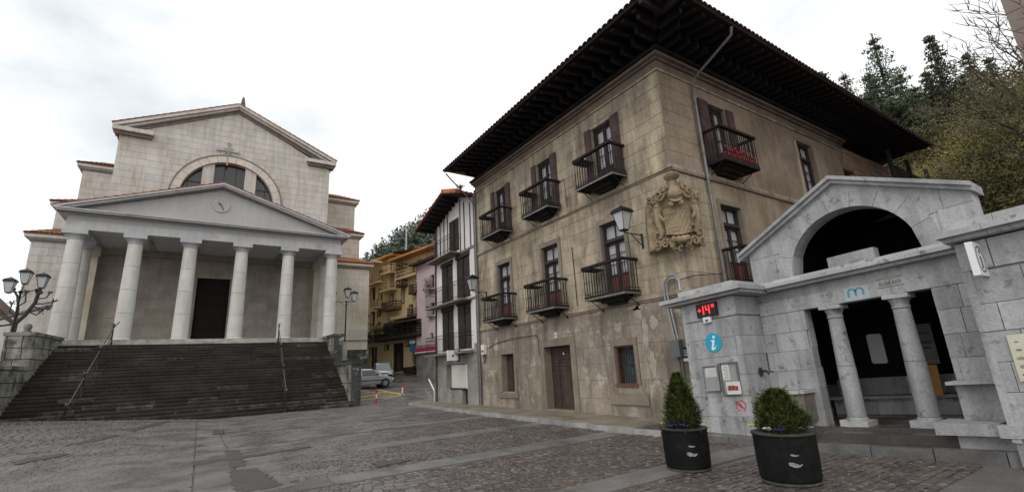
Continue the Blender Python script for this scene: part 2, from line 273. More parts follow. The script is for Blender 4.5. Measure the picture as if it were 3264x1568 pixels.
# ------------------------------------------------------------------ mesh helpers
OFF = {}
class MB:
    def __init__(s, T=None):
        s.v = []; s.f = []; s.T = T
    def _add(s, pts, faces):
        k = len(s.v)
        s.v += [tuple(s.T(p)) if s.T else tuple(p) for p in pts]
        s.f += [tuple(i + k for i in f) for f in faces]
    def box(s, a0, a1, b0, b1, c0, c1, taper=None):
        s._add([(a0, b0, c0), (a1, b0, c0), (a1, b1, c0), (a0, b1, c0), (a0, b0, c1), (a1, b0, c1), (a1, b1, c1), (a0, b1, c1)],
               [(0, 3, 2, 1), (4, 5, 6, 7), (0, 1, 5, 4), (1, 2, 6, 5), (2, 3, 7, 6), (3, 0, 4, 7)])
        return s
    def prism(s, poly, w0, w1, inset=0.0):
        n = len(poly)
        top = poly
        if inset:
            cx = sum(p[0] for p in poly) / n; cy_ = sum(p[1] for p in poly) / n
            top = []
            for p in poly:
                dx, dy = p[0] - cx, p[1] - cy_; d = math.hypot(dx, dy) or 1
                top.append((p[0] - inset * (1 if dx > 0 else -1) * min(1, abs(dx) / 0.05), p[1] - inset * (1 if dy > 0 else -1) * min(1, abs(dy) / 0.05)))
        s._add([(p[0], p[1], w0) for p in poly] + [(p[0], p[1], w1) for p in top],
               [tuple(range(n))[::-1], tuple(range(n, 2 * n))] + [(i, (i + 1) % n, n + (i + 1) % n, n + i) for i in range(n)])
        return s
    def tube(s, pts, r, n=8, r1=None, caps=True):
        pts = [Vector(s.T(p) if s.T else p) for p in pts]
        if len(pts) < 2: return s
        k = len(s.v); m_ = len(pts); r1 = r if r1 is None else r1
        prev = None
        for i, p in enumerate(pts):
            t = (pts[min(i + 1, m_ - 1)] - pts[max(i - 1, 0)])
            t = t.normalized() if t.length > 1e-9 else Vector((0, 0, 1))
            a = prev if prev is not None else (Vector((1, 0, 0)) if abs(t.x) < 0.9 else Vector((0, 1, 0)))
            a = (a - t * a.dot(t)); a = a.normalized() if a.length > 1e-6 else t.orthogonal().normalized()
            prev = a; b = t.cross(a)
            rr = r + (r1 - r) * i / (m_ - 1)
            for j in range(n):
                an = 2 * math.pi * j / n
                s.v.append(tuple(p + a * math.cos(an) * rr + b * math.sin(an) * rr))
        for i in range(m_ - 1):
            for j in range(n):
                s.f.append((k + i * n + j, k + i * n + (j + 1) % n, k + (i + 1) * n + (j + 1) % n, k + (i + 1) * n + j))
        if caps:
            s.f.append(tuple(k + j for j in range(n))[::-1]); s.f.append(tuple(k + (m_ - 1) * n + j for j in range(n)))
        return s
    def lathe(s, cx, cy_, prof, n=16, ph=0.0):
        k = len(s.v); pts = []
        for r, z in prof:
            for j in range(n):
                an = 2 * math.pi * j / n + ph
                pts.append((cx + r * math.cos(an), cy_ + r * math.sin(an), z))
        s.v += [tuple(s.T(p)) if s.T else p for p in pts]
        for i in range(len(prof) - 1):
            for j in range(n):
                s.f.append((k + i * n + j, k + i * n + (j + 1) % n, k + (i + 1) * n + (j + 1) % n, k + (i + 1) * n + j))
        s.f.append(tuple(k + j for j in range(n))[::-1]); s.f.append(tuple(k + (len(prof) - 1) * n + j for j in range(n)))
        return s
    def ball(s, c, r, n=10, m_=6, sz=1.0):
        prof = [(max(0.002, r * math.sin(math.pi * i / m_)), c[2] - r * sz * math.cos(math.pi * i / m_)) for i in range(m_ + 1)]
        return s.lathe(c[0], c[1], prof, n)
    def quad(s, a, b, c, d):
        s._add([a, b, c, d], [(0, 1, 2, 3)]); return s
    def mesh(s, name, m, off=(0, 0, 0), smooth=False, fix=True):
        me = bpy.data.meshes.new(name)
        ox, oy, oz = off
        me.from_pydata([(x - ox, y - oy, z - oz) for x, y, z in s.v], [], s.f)
        if fix:
            bm = bmesh.new(); bm.from_mesh(me); bmesh.ops.recalc_face_normals(bm, faces=bm.faces); bm.to_mesh(me); bm.free()
        if smooth:
            me.polygons.foreach_set('use_smooth', [True] * len(me.polygons))
            try: me.set_sharp_from_angle(angle=RAD(38))
            except Exception: pass
        if m: me.materials.append(m)
        return me
    def build(s, name, m, parent=None, smooth=False, kind=None, label=None, loc=None, fix=True):
        off = OFF.get(parent.name, (0, 0, 0)) if parent else (loc or (0, 0, 0))
        me = s.mesh(name, m, off, smooth, fix)
        o = bpy.data.objects.new(name, me); col.objects.link(o)
        if parent:
            o.parent = parent; OFF[o.name] = off
        else:
            o.location = off; OFF[o.name] = off
        if kind: o['kind'] = kind
        if label: o['label'] = label
        return o
def tag(o, label, cat, group=None):
    o['label'] = label; o['category'] = cat
    if group: o['group'] = group
    return o
def thing(name, label, cat, loc=(0, 0, 0), rz=0.0, group=None):
    o = bpy.data.objects.new(name, None); col.objects.link(o)
    o.empty_display_size = 0.2; o.location = loc; o.rotation_euler = (0, 0, rz)
    OFF[o.name] = tuple(loc) if rz == 0 else (0, 0, 0)
    return tag(o, label, cat, group)
def struct(o):
    o['kind'] = 'structure'; return o
def kids(o):
    return [c for c in bpy.data.objects if c.parent == o]
KID = {}
def copy_tree(o, parent=None, depth=0):
    c = o.copy(); col.objects.link(c); c.parent = parent
    OFF[c.name] = OFF.get(o.name, (0, 0, 0))
    for ch in kids(o):
        copy_tree(ch, c, depth + 1)
    return c
def inst(me, name, parent, loc, rot=(0, 0, 0), scale=(1, 1, 1), label=None):
    o = bpy.data.objects.new(name, me); col.objects.link(o)
    off = OFF.get(parent.name, (0, 0, 0)) if parent else (0, 0, 0)
    o.location = (loc[0] - off[0], loc[1] - off[1], loc[2] - off[2]); o.rotation_euler = rot; o.scale = scale
    if parent: o.parent = parent
    if label: o['label'] = label
    return o
def text_into(T, s, size, u, v, w0, w1, name, mt, parent, bold=0.0, shear=0.0, align='CENTER', label=None):
    cu = bpy.data.curves.new('lettering', 'FONT'); cu.body = s; cu.size = size; cu.extrude = abs(w1 - w0) / 2
    cu.align_x = align; cu.offset = bold; cu.shear = shear; cu.resolution_u = 3
    to = bpy.data.objects.new('lettering_tmp', cu); col.objects.link(to)
    dg = bpy.context.evaluated_depsgraph_get(); me = bpy.data.meshes.new_from_object(to.evaluated_get(dg))
    bpy.data.objects.remove(to); bpy.data.curves.remove(cu)
    off = OFF.get(parent.name, (0, 0, 0)) if parent else (0, 0, 0)
    for vt in me.vertices:
        p = T((u + vt.co.x, v + vt.co.y, (w0 + w1) / 2 + vt.co.z)); vt.co = Vector(p) - Vector(off)
    me.materials.clear(); me.materials.append(mt)
    o = bpy.data.objects.new(name, me); col.objects.link(o)
    if parent: o.parent = parent; OFF[o.name] = off
    if label: o['label'] = label
    return o
# ---- rectangles with holes, ashlar
def rect_sub(rects, h):
    out = []
    for (a0, a1, b0, b1) in rects:
        x0, x1, y0, y1 = h
        if x1 <= a0 or x0 >= a1 or y1 <= b0 or y0 >= b1:
            out.append((a0, a1, b0, b1)); continue
        if x0 > a0: out.append((a0, x0, b0, b1))
        if x1 < a1: out.append((x1, a1, b0, b1))
        m0, m1 = max(a0, x0), min(a1, x1)
        if y0 > b0: out.append((m0, m1, b0, y0))
        if y1 < b1: out.append((m0, m1, y1, b1))
    return out
def wallboxes(mb, u0, u1, v0, v1, holes, w0, w1):
    rs = [(u0, u1, v0, v1)]
    for h in holes: rs = rect_sub(rs, h)
    for (a0, a1, b0, b1) in rs:
        if a1 - a0 > 1e-4 and b1 - b0 > 1e-4: mb.box(a0, a1, b0, b1, w0, w1)
    return mb
def clip_half(poly, a, b, c):
    """keep a*u+b*v<=c"""
    out = []
    for i in range(len(poly)):
        p, q = poly[i], poly[(i + 1) % len(poly)]
        dp, dq = a * p[0] + b * p[1] - c, a * q[0] + b * q[1] - c
        if dp <= 0: out.append(p)
        if dp * dq < 0:
            t = dp / (dp - dq); out.append((p[0] + t * (q[0] - p[0]), p[1] + t * (q[1] - p[1])))
    return out
def cut_circle(poly, c, R):
    """outside of a circle, for a small convex polygon touched once"""
    cx, cy_ = c
    pts = []
    n = len(poly)
    for i in range(n):
        p, q = poly[i], poly[(i + 1) % n]
        for k in range(8):
            t = k / 8; pts.append((p[0] + t * (q[0] - p[0]), p[1] + t * (q[1] - p[1]), k == 0))
    ins = [math.hypot(p[0] - cx, p[1] - cy_) < R for p in pts]
    if not any(ins): return poly
    if all(ins): return []
    m_ = len(pts)
    st = next(i for i in range(m_) if not ins[i] and ins[i - 1])
    seq = [pts[(st + k) % m_] for k in range(m_)]; si = [ins[(st + k) % m_] for k in range(m_)]
    keep = []
    for k in range(m_):
        if si[k]: break
        if seq[k][2] or k == 0 or (k + 1 < m_ and si[k + 1]): keep.append(seq[k][:2])
    if len(keep) < 2: return []
    def onc(p):
        d = math.hypot(p[0] - cx, p[1] - cy_); return (cx + (p[0] - cx) * R / d, cy_ + (p[1] - cy_) * R / d)
    a, b = onc(keep[-1]), onc(keep[0])
    ta, tb = math.atan2(a[1] - cy_, a[0] - cx), math.atan2(b[1] - cy_, b[0] - cx)
    if tb - ta > math.pi: tb -= 2 * math.pi
    if ta - tb > math.pi: tb += 2 * math.pi
    arc = [(cx + R * math.cos(ta + (tb - ta) * k / 4), cy_ + R * math.sin(ta + (tb - ta) * k / 4)) for k in range(5)]
    return keep[1:-1] + [arc[0]] + arc[1:4] + [arc[4]] if len(keep) > 2 else [keep[0]] + [keep[-1]] + arc[1:4]
def area(p):
    return abs(sum(p[i][0] * p[(i + 1) % len(p)][1] - p[(i + 1) % len(p)][0] * p[i][1] for i in range(len(p)))) / 2
def ashlar(u0, u1, v0, v1, ch, bw, holes=(), halves=(), circ=None, gap=0.012, seed=1, jit=0.12):
    rg = random.Random(seed); polys = []
    v = v0
    n = max(1, round((v1 - v0) / ch)); hs = [1 + rg.uniform(-jit, jit) for _ in range(n)]; sm = sum(hs)
    for k in range(n):
        h = hs[k] / sm * (v1 - v0)
        u = u0 - rg.uniform(0.1, 0.9) * bw
        while u < u1:
            b = bw * rg.uniform(0.7, 1.35)
            a0, a1 = max(u, u0), min(u + b, u1); u += b
            if a1 - a0 < 0.06: continue
            rs = [(a0, a1, v, v + h)]
            for hh in holes: rs = rect_sub(rs, hh)
            for (x0, x1, y0, y1) in rs:
                if x1 - x0 < 0.06 or y1 - y0 < 0.06: continue
                g = gap / 2
                p = [(x0 + g, y0 + g), (x1 - g, y0 + g), (x1 - g, y1 - g), (x0 + g, y1 - g)]
                for (a, bb, c) in halves:
                    p = clip_half(p, a, bb, c)
                    if len(p) < 3: break
                if len(p) >= 3 and circ: p = cut_circle(p, *circ)
                if len(p) >= 3 and area(p) > 0.01: polys.append(p)
        v += h
    return polys
class Blocks:
    """gathers ashlar blocks of one thing; the first/largest 300 become parts, the rest one stuff part"""
    def __init__(s, name='stone_block'): s.items = []; s.name = name
    def add(s, polys, T, w0, w1, mt, pr=1.0, seed=3, vary=0.008, inset=0.006):
        rg = random.Random(seed)
        for p in polys: s.items.append((area(p) * pr, p, T, w0, w1 + rg.uniform(-vary, vary), mt, inset))
    def build(s, parent, limit=300):
        s.items.sort(key=lambda q: -q[0])
        for it in s.items[:limit]:
            MB(it[2]).prism(it[1], it[3], it[4], it[6]).build(s.name, it[5], parent)
        rest = {}
        for it in s.items[limit:]:
            rest.setdefault(it[5].name, MB()); m_ = rest[it[5].name]; m_.T = it[2]; m_.prism(it[1], it[3], it[4], it[6])
        for k, m_ in rest.items():
            m_.build(s.name.split('_')[0] + '_masonry', MATS[k], parent, kind='stuff')
# frames: (u, v, w) with u along the wall, v up, w out of the wall
def FX(x0, sh=None):        # wall facing -X, u = Y
    if sh: return lambda p: (x0 - p[2], p[0], p[1] + sh(p[0]))
    return lambda p: (x0 - p[2], p[0], p[1])
def FY(y0):                 # wall facing -Y, u = X
    return lambda p: (p[0], y0 - p[2], p[1])
def FP(A, B):               # wall through A->B, outward to the left-hand side seen from above
    A = Vector((A[0], A[1], 0)); B = Vector((B[0], B[1], 0)); u = (B - A).normalized(); n = Vector((-u.y, u.x, 0))
    return lambda p: tuple(A + u * p[0] + n * p[2] + Vector((0, 0, p[1])))
def ss(a, b, x):
    t = min(1, max(0, (x - a) / (b - a))); return t * t * (3 - 2 * t)
def ground_z(x, y):
    z = -0.08
    z += 0.085 * max(0.0, min(8, 0.6 - x)) * ss(8, 27, y)
    if y > 29: z += (0.075 * (min(y, 60) - 29) + 0.0006 * (min(y, 60) - 29) ** 2) * ss(6.5, 8.5, x)
    return z
# ================================================================== GROUND
xs = sorted(set([-600, -300, -150, -80, -40, -25] + [i * 1.0 for i in range(-18, 34)] + [6.5, 7.5, 8.5] + [40, 60, 100, 200, 400, 600]))
ys = sorted(set([-300, -100, -40, -15] + [i * 1.5 for i in range(-5, 45)] + [70, 90, 140, 300, 600]))
g = MB(); nx, ny = len(xs), len(ys)
g.v = [(x, y, ground_z(x, y) - (0.045 if y > 27 or x < -9 else 0.022)) for y in ys for x in xs]
g.f = [(j * nx + i, j * nx + i + 1, (j + 1) * nx + i + 1, (j + 1) * nx + i) for j in range(ny - 1) for i in range(nx - 1)]
ground = struct(g.build('ground', S_ground, fix=False))
# ---- plaza: setts, slab bands, patches
plaza = struct(bpy.data.objects.new('plaza', None)); col.objects.link(plaza); OFF['plaza'] = (0, 0, 0)
KERB = [(9.55, 25.1), (9.30, 24.6), (9.18, 24.0), (9.12, 22.5), (9.0, 19.5), (8.90, 16.9), (8.78, 13.6), (8.70, 10.9), (8.68, 8.9), (8.76, 7.5), (8.86, 6.5), (8.98, 5.2), (9.12, 4.2), (9.28, 3.2), (9.50, 2.2), (9.72, 1.2), (9.95, 0.0), (10.2, -1.5), (10.6, -5.0)]
def kerb_x(y):
    if y >= KERB[0][1]: return 99
    for (x0, y0), (x1, y1) in zip(KERB, KERB[1:]):
        if y1 <= y <= y0: return x1 + (x0 - x1) * (y - y1) / (y0 - y1)
    return KERB[-1][0]
XB = [(0.08, 0.74)]                                  # band along Y
def yb(x): return [(5.42 - 0.02 * x, 0.30), (8.78, 0.36), (12.05 - 0.02 * x, 0.36), (15.4, 0.34), (19.0, 0.34), (22.8, 0.34)]
def in_band(x, y):
    if 0.06 < x < 0.76: return True
    if x > 0.8:
        for c, h in yb(x):
            if abs(y - c) < h: return True
    return False
rg = random.Random(11)
setts = []
y = 2.4
while y < 27.4:
    dy = rg.uniform(0.105, 0.135) * (1 if y < 14 else 1.5)
    x = -9.0 if y > 9 else (-5.5 if y > 5 else -2)
    while x < min(9.9, kerb_x(y) - 0.1) and x < 12:
        dx = rg.uniform(0.12, 0.2) * (1 if y < 14 else 1.6)
        for e in (0.06, 0.76):
            if x < e - .02 < x + dx: dx = max(.06, e - x)
        xc, yc = x + dx / 2, y + dy / 2
        ang = math.atan2(xc, yc)
        if not in_band(xc, yc) and ang < 1.52 and not (yc < 6 and xc < 2.0 - 0.2 * yc) and yc > 2.2 + 0.62 * max(0, 8 - xc) * 0.9 - 0.8:
            h = ground_z(xc, yc) + rg.uniform(-0.006, 0.006) * (1 if xc > 1.5 else .25)
            setts.append((xc, yc, h, dx - (0.016 if xc > 1.5 else 0.003), dy - (0.015 if xc > 1.5 else 0.003), rg.uniform(-0.1, 0.1) * (1 if xc > 1.5 else .3)))
        x += dx
    y += dy
setts.sort(key=lambda s: math.hypot(s[0], s[1]))
def sett_tpl():
    b = MB(); b.box(-0.5, 0.5, -0.5, 0.5, -0.06, -0.006)
    k = len(b.v); b.v += [(-0.42, -0.40, 0.0), (0.42, -0.42, 0.001), (0.40, 0.42, 0.0), (-0.41, 0.40, 0.001)]
    b.f = [f for f in b.f if f != (4, 5, 6, 7)]
    b.f += [(4, 5, k + 1, k), (5, 6, k + 2, k + 1), (6, 7, k + 3, k + 2), (7, 4, k, k + 3), (k, k + 1, k + 2, k + 3)]
    return b
tpl = sett_tpl()
def flat_tpl():
    b = MB(); b.box(-0.5, 0.5, -0.5, 0.5, -0.06, -0.0025)
    k = len(b.v); b.v += [(-0.46, -0.45, 0.0), (0.46, -0.46, 0.001), (0.45, 0.46, 0.0), (-0.46, 0.45, 0.001)]
    b.f = [f for f in b.f if f != (4, 5, 6, 7)] + [(4, 5, k + 1, k), (5, 6, k + 2, k + 1), (6, 7, k + 3, k + 2), (7, 4, k, k + 3), (k, k + 1, k + 2, k + 3)]
    return b
tplg = flat_tpl()
def brown(x, y):
    return ss(0.9, 4.2, x - max(0, (y - 10) * 0.5)) > (math.sin(x * 127.1 + y * 311.7) * 43758.5) % 1.0
meb = tpl.mesh('paving_sett', S_setts); meg = tplg.mesh('paving_sett', S_settg)
for s_ in setts[:300]:
    inst(meb if brown(s_[0], s_[1]) else meg, 'paving_sett', plaza, (s_[0], s_[1], s_[2]), (rg.uniform(-0.03, 0.03), rg.uniform(-0.03, 0.03), s_[5]), (s_[3], s_[4], 1))
for nm, mt, sel in (('cobbles', S_setts, True), ('small_setts', S_settg, False)):
    V = []; Fc = []; k = 0; tp = tpl if sel else tplg; tv = np.array(tp.v); tf = [f for f in tp.f if f != (0, 3, 2, 1)]
    for s_ in setts[300:]:
        if brown(s_[0], s_[1]) != sel: continue
        c_, s2 = math.cos(s_[5]), math.sin(s_[5])
        px = tv[:, 0] * s_[3]; py = tv[:, 1] * s_[4]
        V.append(np.stack([px * c_ - py * s2 + s_[0], px * s2 + py * c_ + s_[1], tv[:, 2] + s_[2]], 1))
        Fc += [tuple(i + k for i in f) for f in tf]; k += len(tv)
    b = MB(); b.v = np.concatenate(V).tolist(); b.f = Fc
    b.build(nm, mt, plaza, kind='stuff', fix=False)
# slabs of the bands
def slab(x0, x1, y0, y1, nm='paving_slab', mt=S_slab, par=plaza, top=0.004, th=0.06):
    b = MB(); g_ = 0.006
    cs = [(x0 + g_, y0 + g_), (x1 - g_, y0 + g_), (x1 - g_, y1 - g_), (x0 + g_, y1 - g_)]
    dz = rg.uniform(-0.003, 0.003) + top
    b._add([(cx, cy_, ground_z(cx, cy_) - th) for cx, cy_ in cs] + [(cx, cy_, ground_z(cx, cy_) + dz) for cx, cy_ in cs],
           [(0, 3, 2, 1), (4, 5, 6, 7), (0, 1, 5, 4), (1, 2, 6, 5), (2, 3, 7, 6), (3, 0, 4, 7)])
    return b.build(nm, mt, par)
y = 6.0
while y < 27.2:
    d = rg.uniform(0.7, 1.15); slab(0.08, 0.74, y, min(y + d, 27.3)); y += d
for i in range(6):
    x = 0.8
    c0, h0 = yb(4)[i]
    if i == 0: x = 3.4
    while x < kerb_x(c0) - 0.12:
        d = rg.uniform(0.75, 1.3); x1 = min(x + d, kerb_x(c0) - 0.1)
        if x1 - x > 0.2:
            if h0 > 0.32 and rg.random() < 0.3:
                slab(x, x1, c0 - h0 + 0.01, c0, ); slab(x, x1, c0, c0 + h0 - 0.01)
            else: slab(x, x1, c0 - h0 + 0.01, c0 + h0 - 0.01)
        x += d
# dark repair patches, irregular outlines
PK = [0]
def patch(pts, nm='asphalt_patch'):
    PK[0] += 1; zo = .011 + .0015 * PK[0]
    b = MB(); rr = random.Random(len(pts) + int(pts[0][0] * 10)); P = []
    for (x0, y0), (x1, y1) in zip(pts, pts[1:] + pts[:1]):
        n = max(2, int(math.hypot(x1 - x0, y1 - y0) / 0.12))
        for k in range(n):
            t = k / n; P.append((x0 + (x1 - x0) * t + rr.uniform(-0.045, 0.045), y0 + (y1 - y0) * t + rr.uniform(-0.06, 0.06)))
    n = len(P)
    b._add([(x, y, ground_z(x, y) - 0.03) for x, y in P] + [(x, y, ground_z(x, y) + zo) for x, y in P], [tuple(range(n, 2 * n))] + [(i, (i + 1) % n, n + (i + 1) % n, n + i) for i in range(n)])
    b.build(nm, S_tar, plaza)
patch([(0.70, 11.7), (0.95, 11.6), (0.98, 14.4), (0.72, 14.6)])
patch([(0.62, 9.0), (1.28, 9.0), (1.12, 11.1), (0.66, 11.3)])
patch([(0.1, 12.6), (1.5, 12.9), (2.5, 13.2), (2.45, 13.42), (1.3, 13.2), (0.05, 13.2)])
patch([(-2.95, 18.4), (-2.3, 19.4), (-2.05, 20.8), (-2.35, 20.6), (-2.7, 19.7)])
patch([(-3.3, 15.6), (-2.55, 16.6), (-2.7, 16.95), (-3.4, 16.3)])
patch([(-1.75, 21.8), (-1.2, 24.6), (-0.85, 26.4), (-1.1, 26.4), (-1.5, 24.6), (-2.0, 22.2)])
patch([(0.55, 19.2), (0.85, 19.2), (0.88, 20.6), (0.6, 20.7)])
patch([(2.9, 9.25), (3.6, 9.35), (3.4, 9.7), (2.95, 9.65)])
# ---- kerb and pavement
kerb = struct(bpy.data.objects.new('kerb', None)); col.objects.link(kerb); OFF['kerb'] = (0, 0, 0)
def tilt(x, y): return 0.02 + (0.03 * max(0, 4.8 - y) if y < 4.8 else 0)
def resample(P, step):
    out = [P[0]]; rem = step; cur = P[0]
    for q in P[1:]:
        d = math.hypot(q[0] - cur[0], q[1] - cur[1])
        while d > rem:
            t = rem / d; cur = (cur[0] + (q[0] - cur[0]) * t, cur[1] + (q[1] - cur[1]) * t); out.append(cur); d -= rem; rem = step
        rem -= d; cur = q
    return out
KP = resample([(12.0, 25.6), (10.6, 25.7), (9.9, 25.5)] + KERB, 0.78)
for (x0, y0), (x1, y1) in zip(KP, KP[1:]):
    d = math.hypot(x1 - x0, y1 - y0); t = ((x1 - x0) / d, (y1 - y0) / d); n_ = (-t[1], t[0])      # n_ points inward (pavement side)
    if n_[0] * 1 + 0 < 0 and y0 < 25: n_ = (-n_[0], -n_[1])
    if y0 >= 25.3: n_ = (0, -1)
    a = (x0 + t[0] * 0.006, y0 + t[1] * 0.006); c = (x1 - t[0] * 0.006, y1 - t[1] * 0.006)
    z0, z1 = tilt(*a) + rg.uniform(-.006, .006), tilt(*c) + rg.uniform(-.006, .006)
    b = MB(); wd = 0.17
    b._add([(a[0], a[1], -0.2), (c[0], c[1], -0.2), (c[0] + n_[0] * wd, c[1] + n_[1] * wd, -0.2), (a[0] + n_[0] * wd, a[1] + n_[1] * wd, -0.2),
            (a[0] + n_[0] * .015, a[1] + n_[1] * .015, z0), (c[0] + n_[0] * .015, c[1] + n_[1] * .015, z1), (c[0] + n_[0] * wd, c[1] + n_[1] * wd, z1), (a[0] + n_[0] * wd, a[1] + n_[1] * wd, z0)],
           [(0, 3, 2, 1), (4, 5, 6, 7), (0, 1, 5, 4), (1, 2, 6, 5), (2, 3, 7, 6), (3, 0, 4, 7)])
    b.build('kerb_stone', S_kerb if y0 > 7.6 else S_kerbd, kerb)
pav = struct(bpy.data.objects.new('pavement', None)); col.objects.link(pav); OFF['pavement'] = (0, 0, 0)
y = -4.0
while y < 25.3:
    d = rg.uniform(0.5, 0.75); y1 = min(y + d, 25.45)
    xa = max(kerb_x(min(y, 24.9)), kerb_x(min(y1, 24.9))) + 0.16 if y1 < 24.9 else 9.75
    edges = [xa]; xe = 10.75 if y > 8 else 12.8
    while edges[-1] < xe - 0.3: edges.append(min(xe, edges[-1] + rg.uniform(0.5, 0.8)))
    edges[-1] = xe
    for x0, x1 in zip(edges, edges[1:]):
        b = MB(); g_ = 0.004
        cs = [(x0 + g_, y + g_), (x1 - g_, y + g_), (x1 - g_, y1 - g_), (x0 + g_, y1 - g_)]
        dz = rg.uniform(-0.003, 0.002) - 0.012
        b._add([(cx, cy_, -0.15) for cx, cy_ in cs] + [(cx, cy_, tilt(cx, cy_) + dz) for cx, cy_ in cs],
               [(0, 3, 2, 1), (4, 5, 6, 7), (0, 1, 5, 4), (1, 2, 6, 5), (2, 3, 7, 6), (3, 0, 4, 7)])
        b.build('pavement_slab', S_pave if y > 8.4 else S_paved, pav)
    y = y1
# ================================================================== CHURCH STAIRCASE
stairs = thing('stone_staircase', 'wide dark flight of mossy stone steps rising to the columned church porch', 'staircase', (0.3, 27.7, -0.1))
NS, Y0S, Y1S, ZT = 24, 27.72, 33.45, 3.84
tread = (Y1S - Y0S) / NS; z0s = -0.1; rise = (ZT - z0s) / NS
def sx(y): t = (y - Y0S) / (Y1S - Y0S); return -7.4 + 1.15 * t, 7.22 - 0.35 * t
stones = []
for k in range(NS):
    ya = Y0S + k * tread; zb = z0s + k * rise; xa, xb = sx(ya)
    if k < 8: xa = -9.5
    x = xa
    while x < xb:
        d = rg.uniform(1.05, 1.6); x1 = min(x + d, xb)
        if x1 - x > 0.15: stones.append((k, x, x1, ya, zb))
        x += d
stones.sort(key=lambda s: -((s[0] < 30) * (2 if abs(s[1]) < 8 else 0) - s[0] * 0.01))
for i, (k, x, x1, ya, zb) in enumerate(stones[:300]):
    dz = rg.uniform(-0.006, 0.004); nose = rg.uniform(0, 0.012)
    b = MB(); b.box(x + 0.004, x1 - 0.004, ya - nose - 0.012, ya + tread + 0.10, zb + rise * 0.55, zb + rise + dz)
    b.box(x + 0.006, x1 - 0.006, ya + 0.010, ya + tread + 0.09, zb - 0.02, zb + rise * 0.55 - 0.001)
    b.build('step_stone', S_stepl if rg.random() < (0.30 if k < 6 else 0.07) else S_step, stairs)
b = MB()
for (k, x, x1, ya, zb) in stones[300:]: b.box(x, x1, ya, ya + tread + 0.08, zb, zb + rise)
b.box(-7.3, 7.1, Y0S + 0.3, Y1S + 0.8, -0.3, -0.2)
for k in range(NS): b.box(sx(Y0S + k * tread)[0] + .02, sx(Y0S + k * tread)[1] - .02, Y0S + k * tread + 0.10, Y1S + 0.5, z0s + k * rise - 0.1 - (0.05 if k == 0 else 0), z0s + (k + 1) * rise - 0.08)
b.build('step_bed', S_step, stairs, kind='stuff')
# cheek walls: right and left, each two stepped piers, built of blocks
def cheek(sgn, xin0, xin1, segs, thick, parent):
    B = Blocks('cheek_block')
    for (ya, yb_, zt, zb) in segs:
        def xin(y): return xin0 + (xin1 - xin0) * (y - 27.6) / (34 - 27.6)
        T = (lambda p: (xin(p[0]) + sgn * (-p[2]), p[0], p[1]))
        B.add(ashlar(ya, yb_, zb, zt - 0.16, 0.52, 0.85, gap=0.02, seed=int(ya * 7) + 3), T, -0.3, 0.0, S_cheek, vary=0.02)
        T2 = (lambda p, ya=ya: (xin(ya) + sgn * p[0], ya - p[2], p[1]))
        B.add(ashlar(0.02, thick, zb, zt - 0.16, 0.52, 0.7, gap=0.02, seed=int(ya * 5) + 1), T2, -0.3, 0.012, S_plinth if sgn > 0 else S_cheek, vary=0.012)
        c = MB(); xx = [xin(ya), xin(yb_)]
        def P8(off, z0, z1):
            return [(xin(ya) + sgn * (-off), ya - off, z0), (xin(ya) + sgn * (thick + off), ya - off, z0), (xin(yb_) + sgn * (thick + off), yb_ + off * .5, z0), (xin(yb_) + sgn * (-off), yb_ + off * .5, z0)]
        q = P8(0.05, zt - 0.16, 0); c._add(q + [(a, bb, zt) for a, bb, _ in q], [(0, 3, 2, 1), (4, 5, 6, 7), (0, 1, 5, 4), (1, 2, 6, 5), (2, 3, 7, 6), (3, 0, 4, 7)])
        c.build('coping_stone', S_cheek if sgn < 0 else S_plinth, parent)
        core = MB(); q = P8(-0.05, zb - 0.2, 0); core._add(q + [(a, bb, zt - 0.1) for a, bb, _ in q], [(0, 3, 2, 1), (4, 5, 6, 7), (0, 1, 5, 4), (1, 2, 6, 5), (2, 3, 7, 6), (3, 0, 4, 7)])
        core.build('cheek_core', S_plinth, parent)
    B.build(parent, 250)
cheek(1, 7.18, 6.80, [(31.6, 34.05, 4.22, -0.3), (27.95, 31.53, 2.36, -0.3)], 0.62, stairs)
cheek(-1, -6.95, -6.30, [(30.6, 34.05, 4.30, 0.0), (23.5, 30.53, 2.72, 0.0)], 1.0, stairs)
b = MB(); b.box(-7.28, -6.86, 28.75, 29.2, 4.30, 4.42) if False else None
b = MB(); b.lathe(-7.0, 30.85, [(0.17, 4.3), (0.17, 4.38), (0.10, 4.40), (0.14, 4.48), (0.16, 4.58), (0.12, 4.68), (0.03, 4.72)], 10); b.build('ball_finial', S_cheek, stairs, smooth=True)
# ================================================================== CHURCH
church = thing('church', 'pale stone neoclassical church with six column porch, pediment clock and half round window', 'church', (0.4, 36, 3.9))
CB = Blocks('wall_block')
XL, XR, XC = -6.45, 7.85, 0.62
# podium
b = MB(); b.box(-8.3, 8.35, 33.75, 34.28, 2.6, 3.86); b.box(-7.75, 8.15, 34.25, 41, 2.6, 4.02); b.box(-7.45, 7.95, 34.42, 40.5, 4.0, 4.2); b.box(-9.8, 11.7, 41.0, 74, -0.3, 3.5)
b.build('podium', surf('podium_stone', (0.40, 0.385, 0.36), (0.27, 0.26, 0.24), scale=1.5, stain=(0.16, 0.155, 0.14), stain_scale=2, bump=0.3), church)
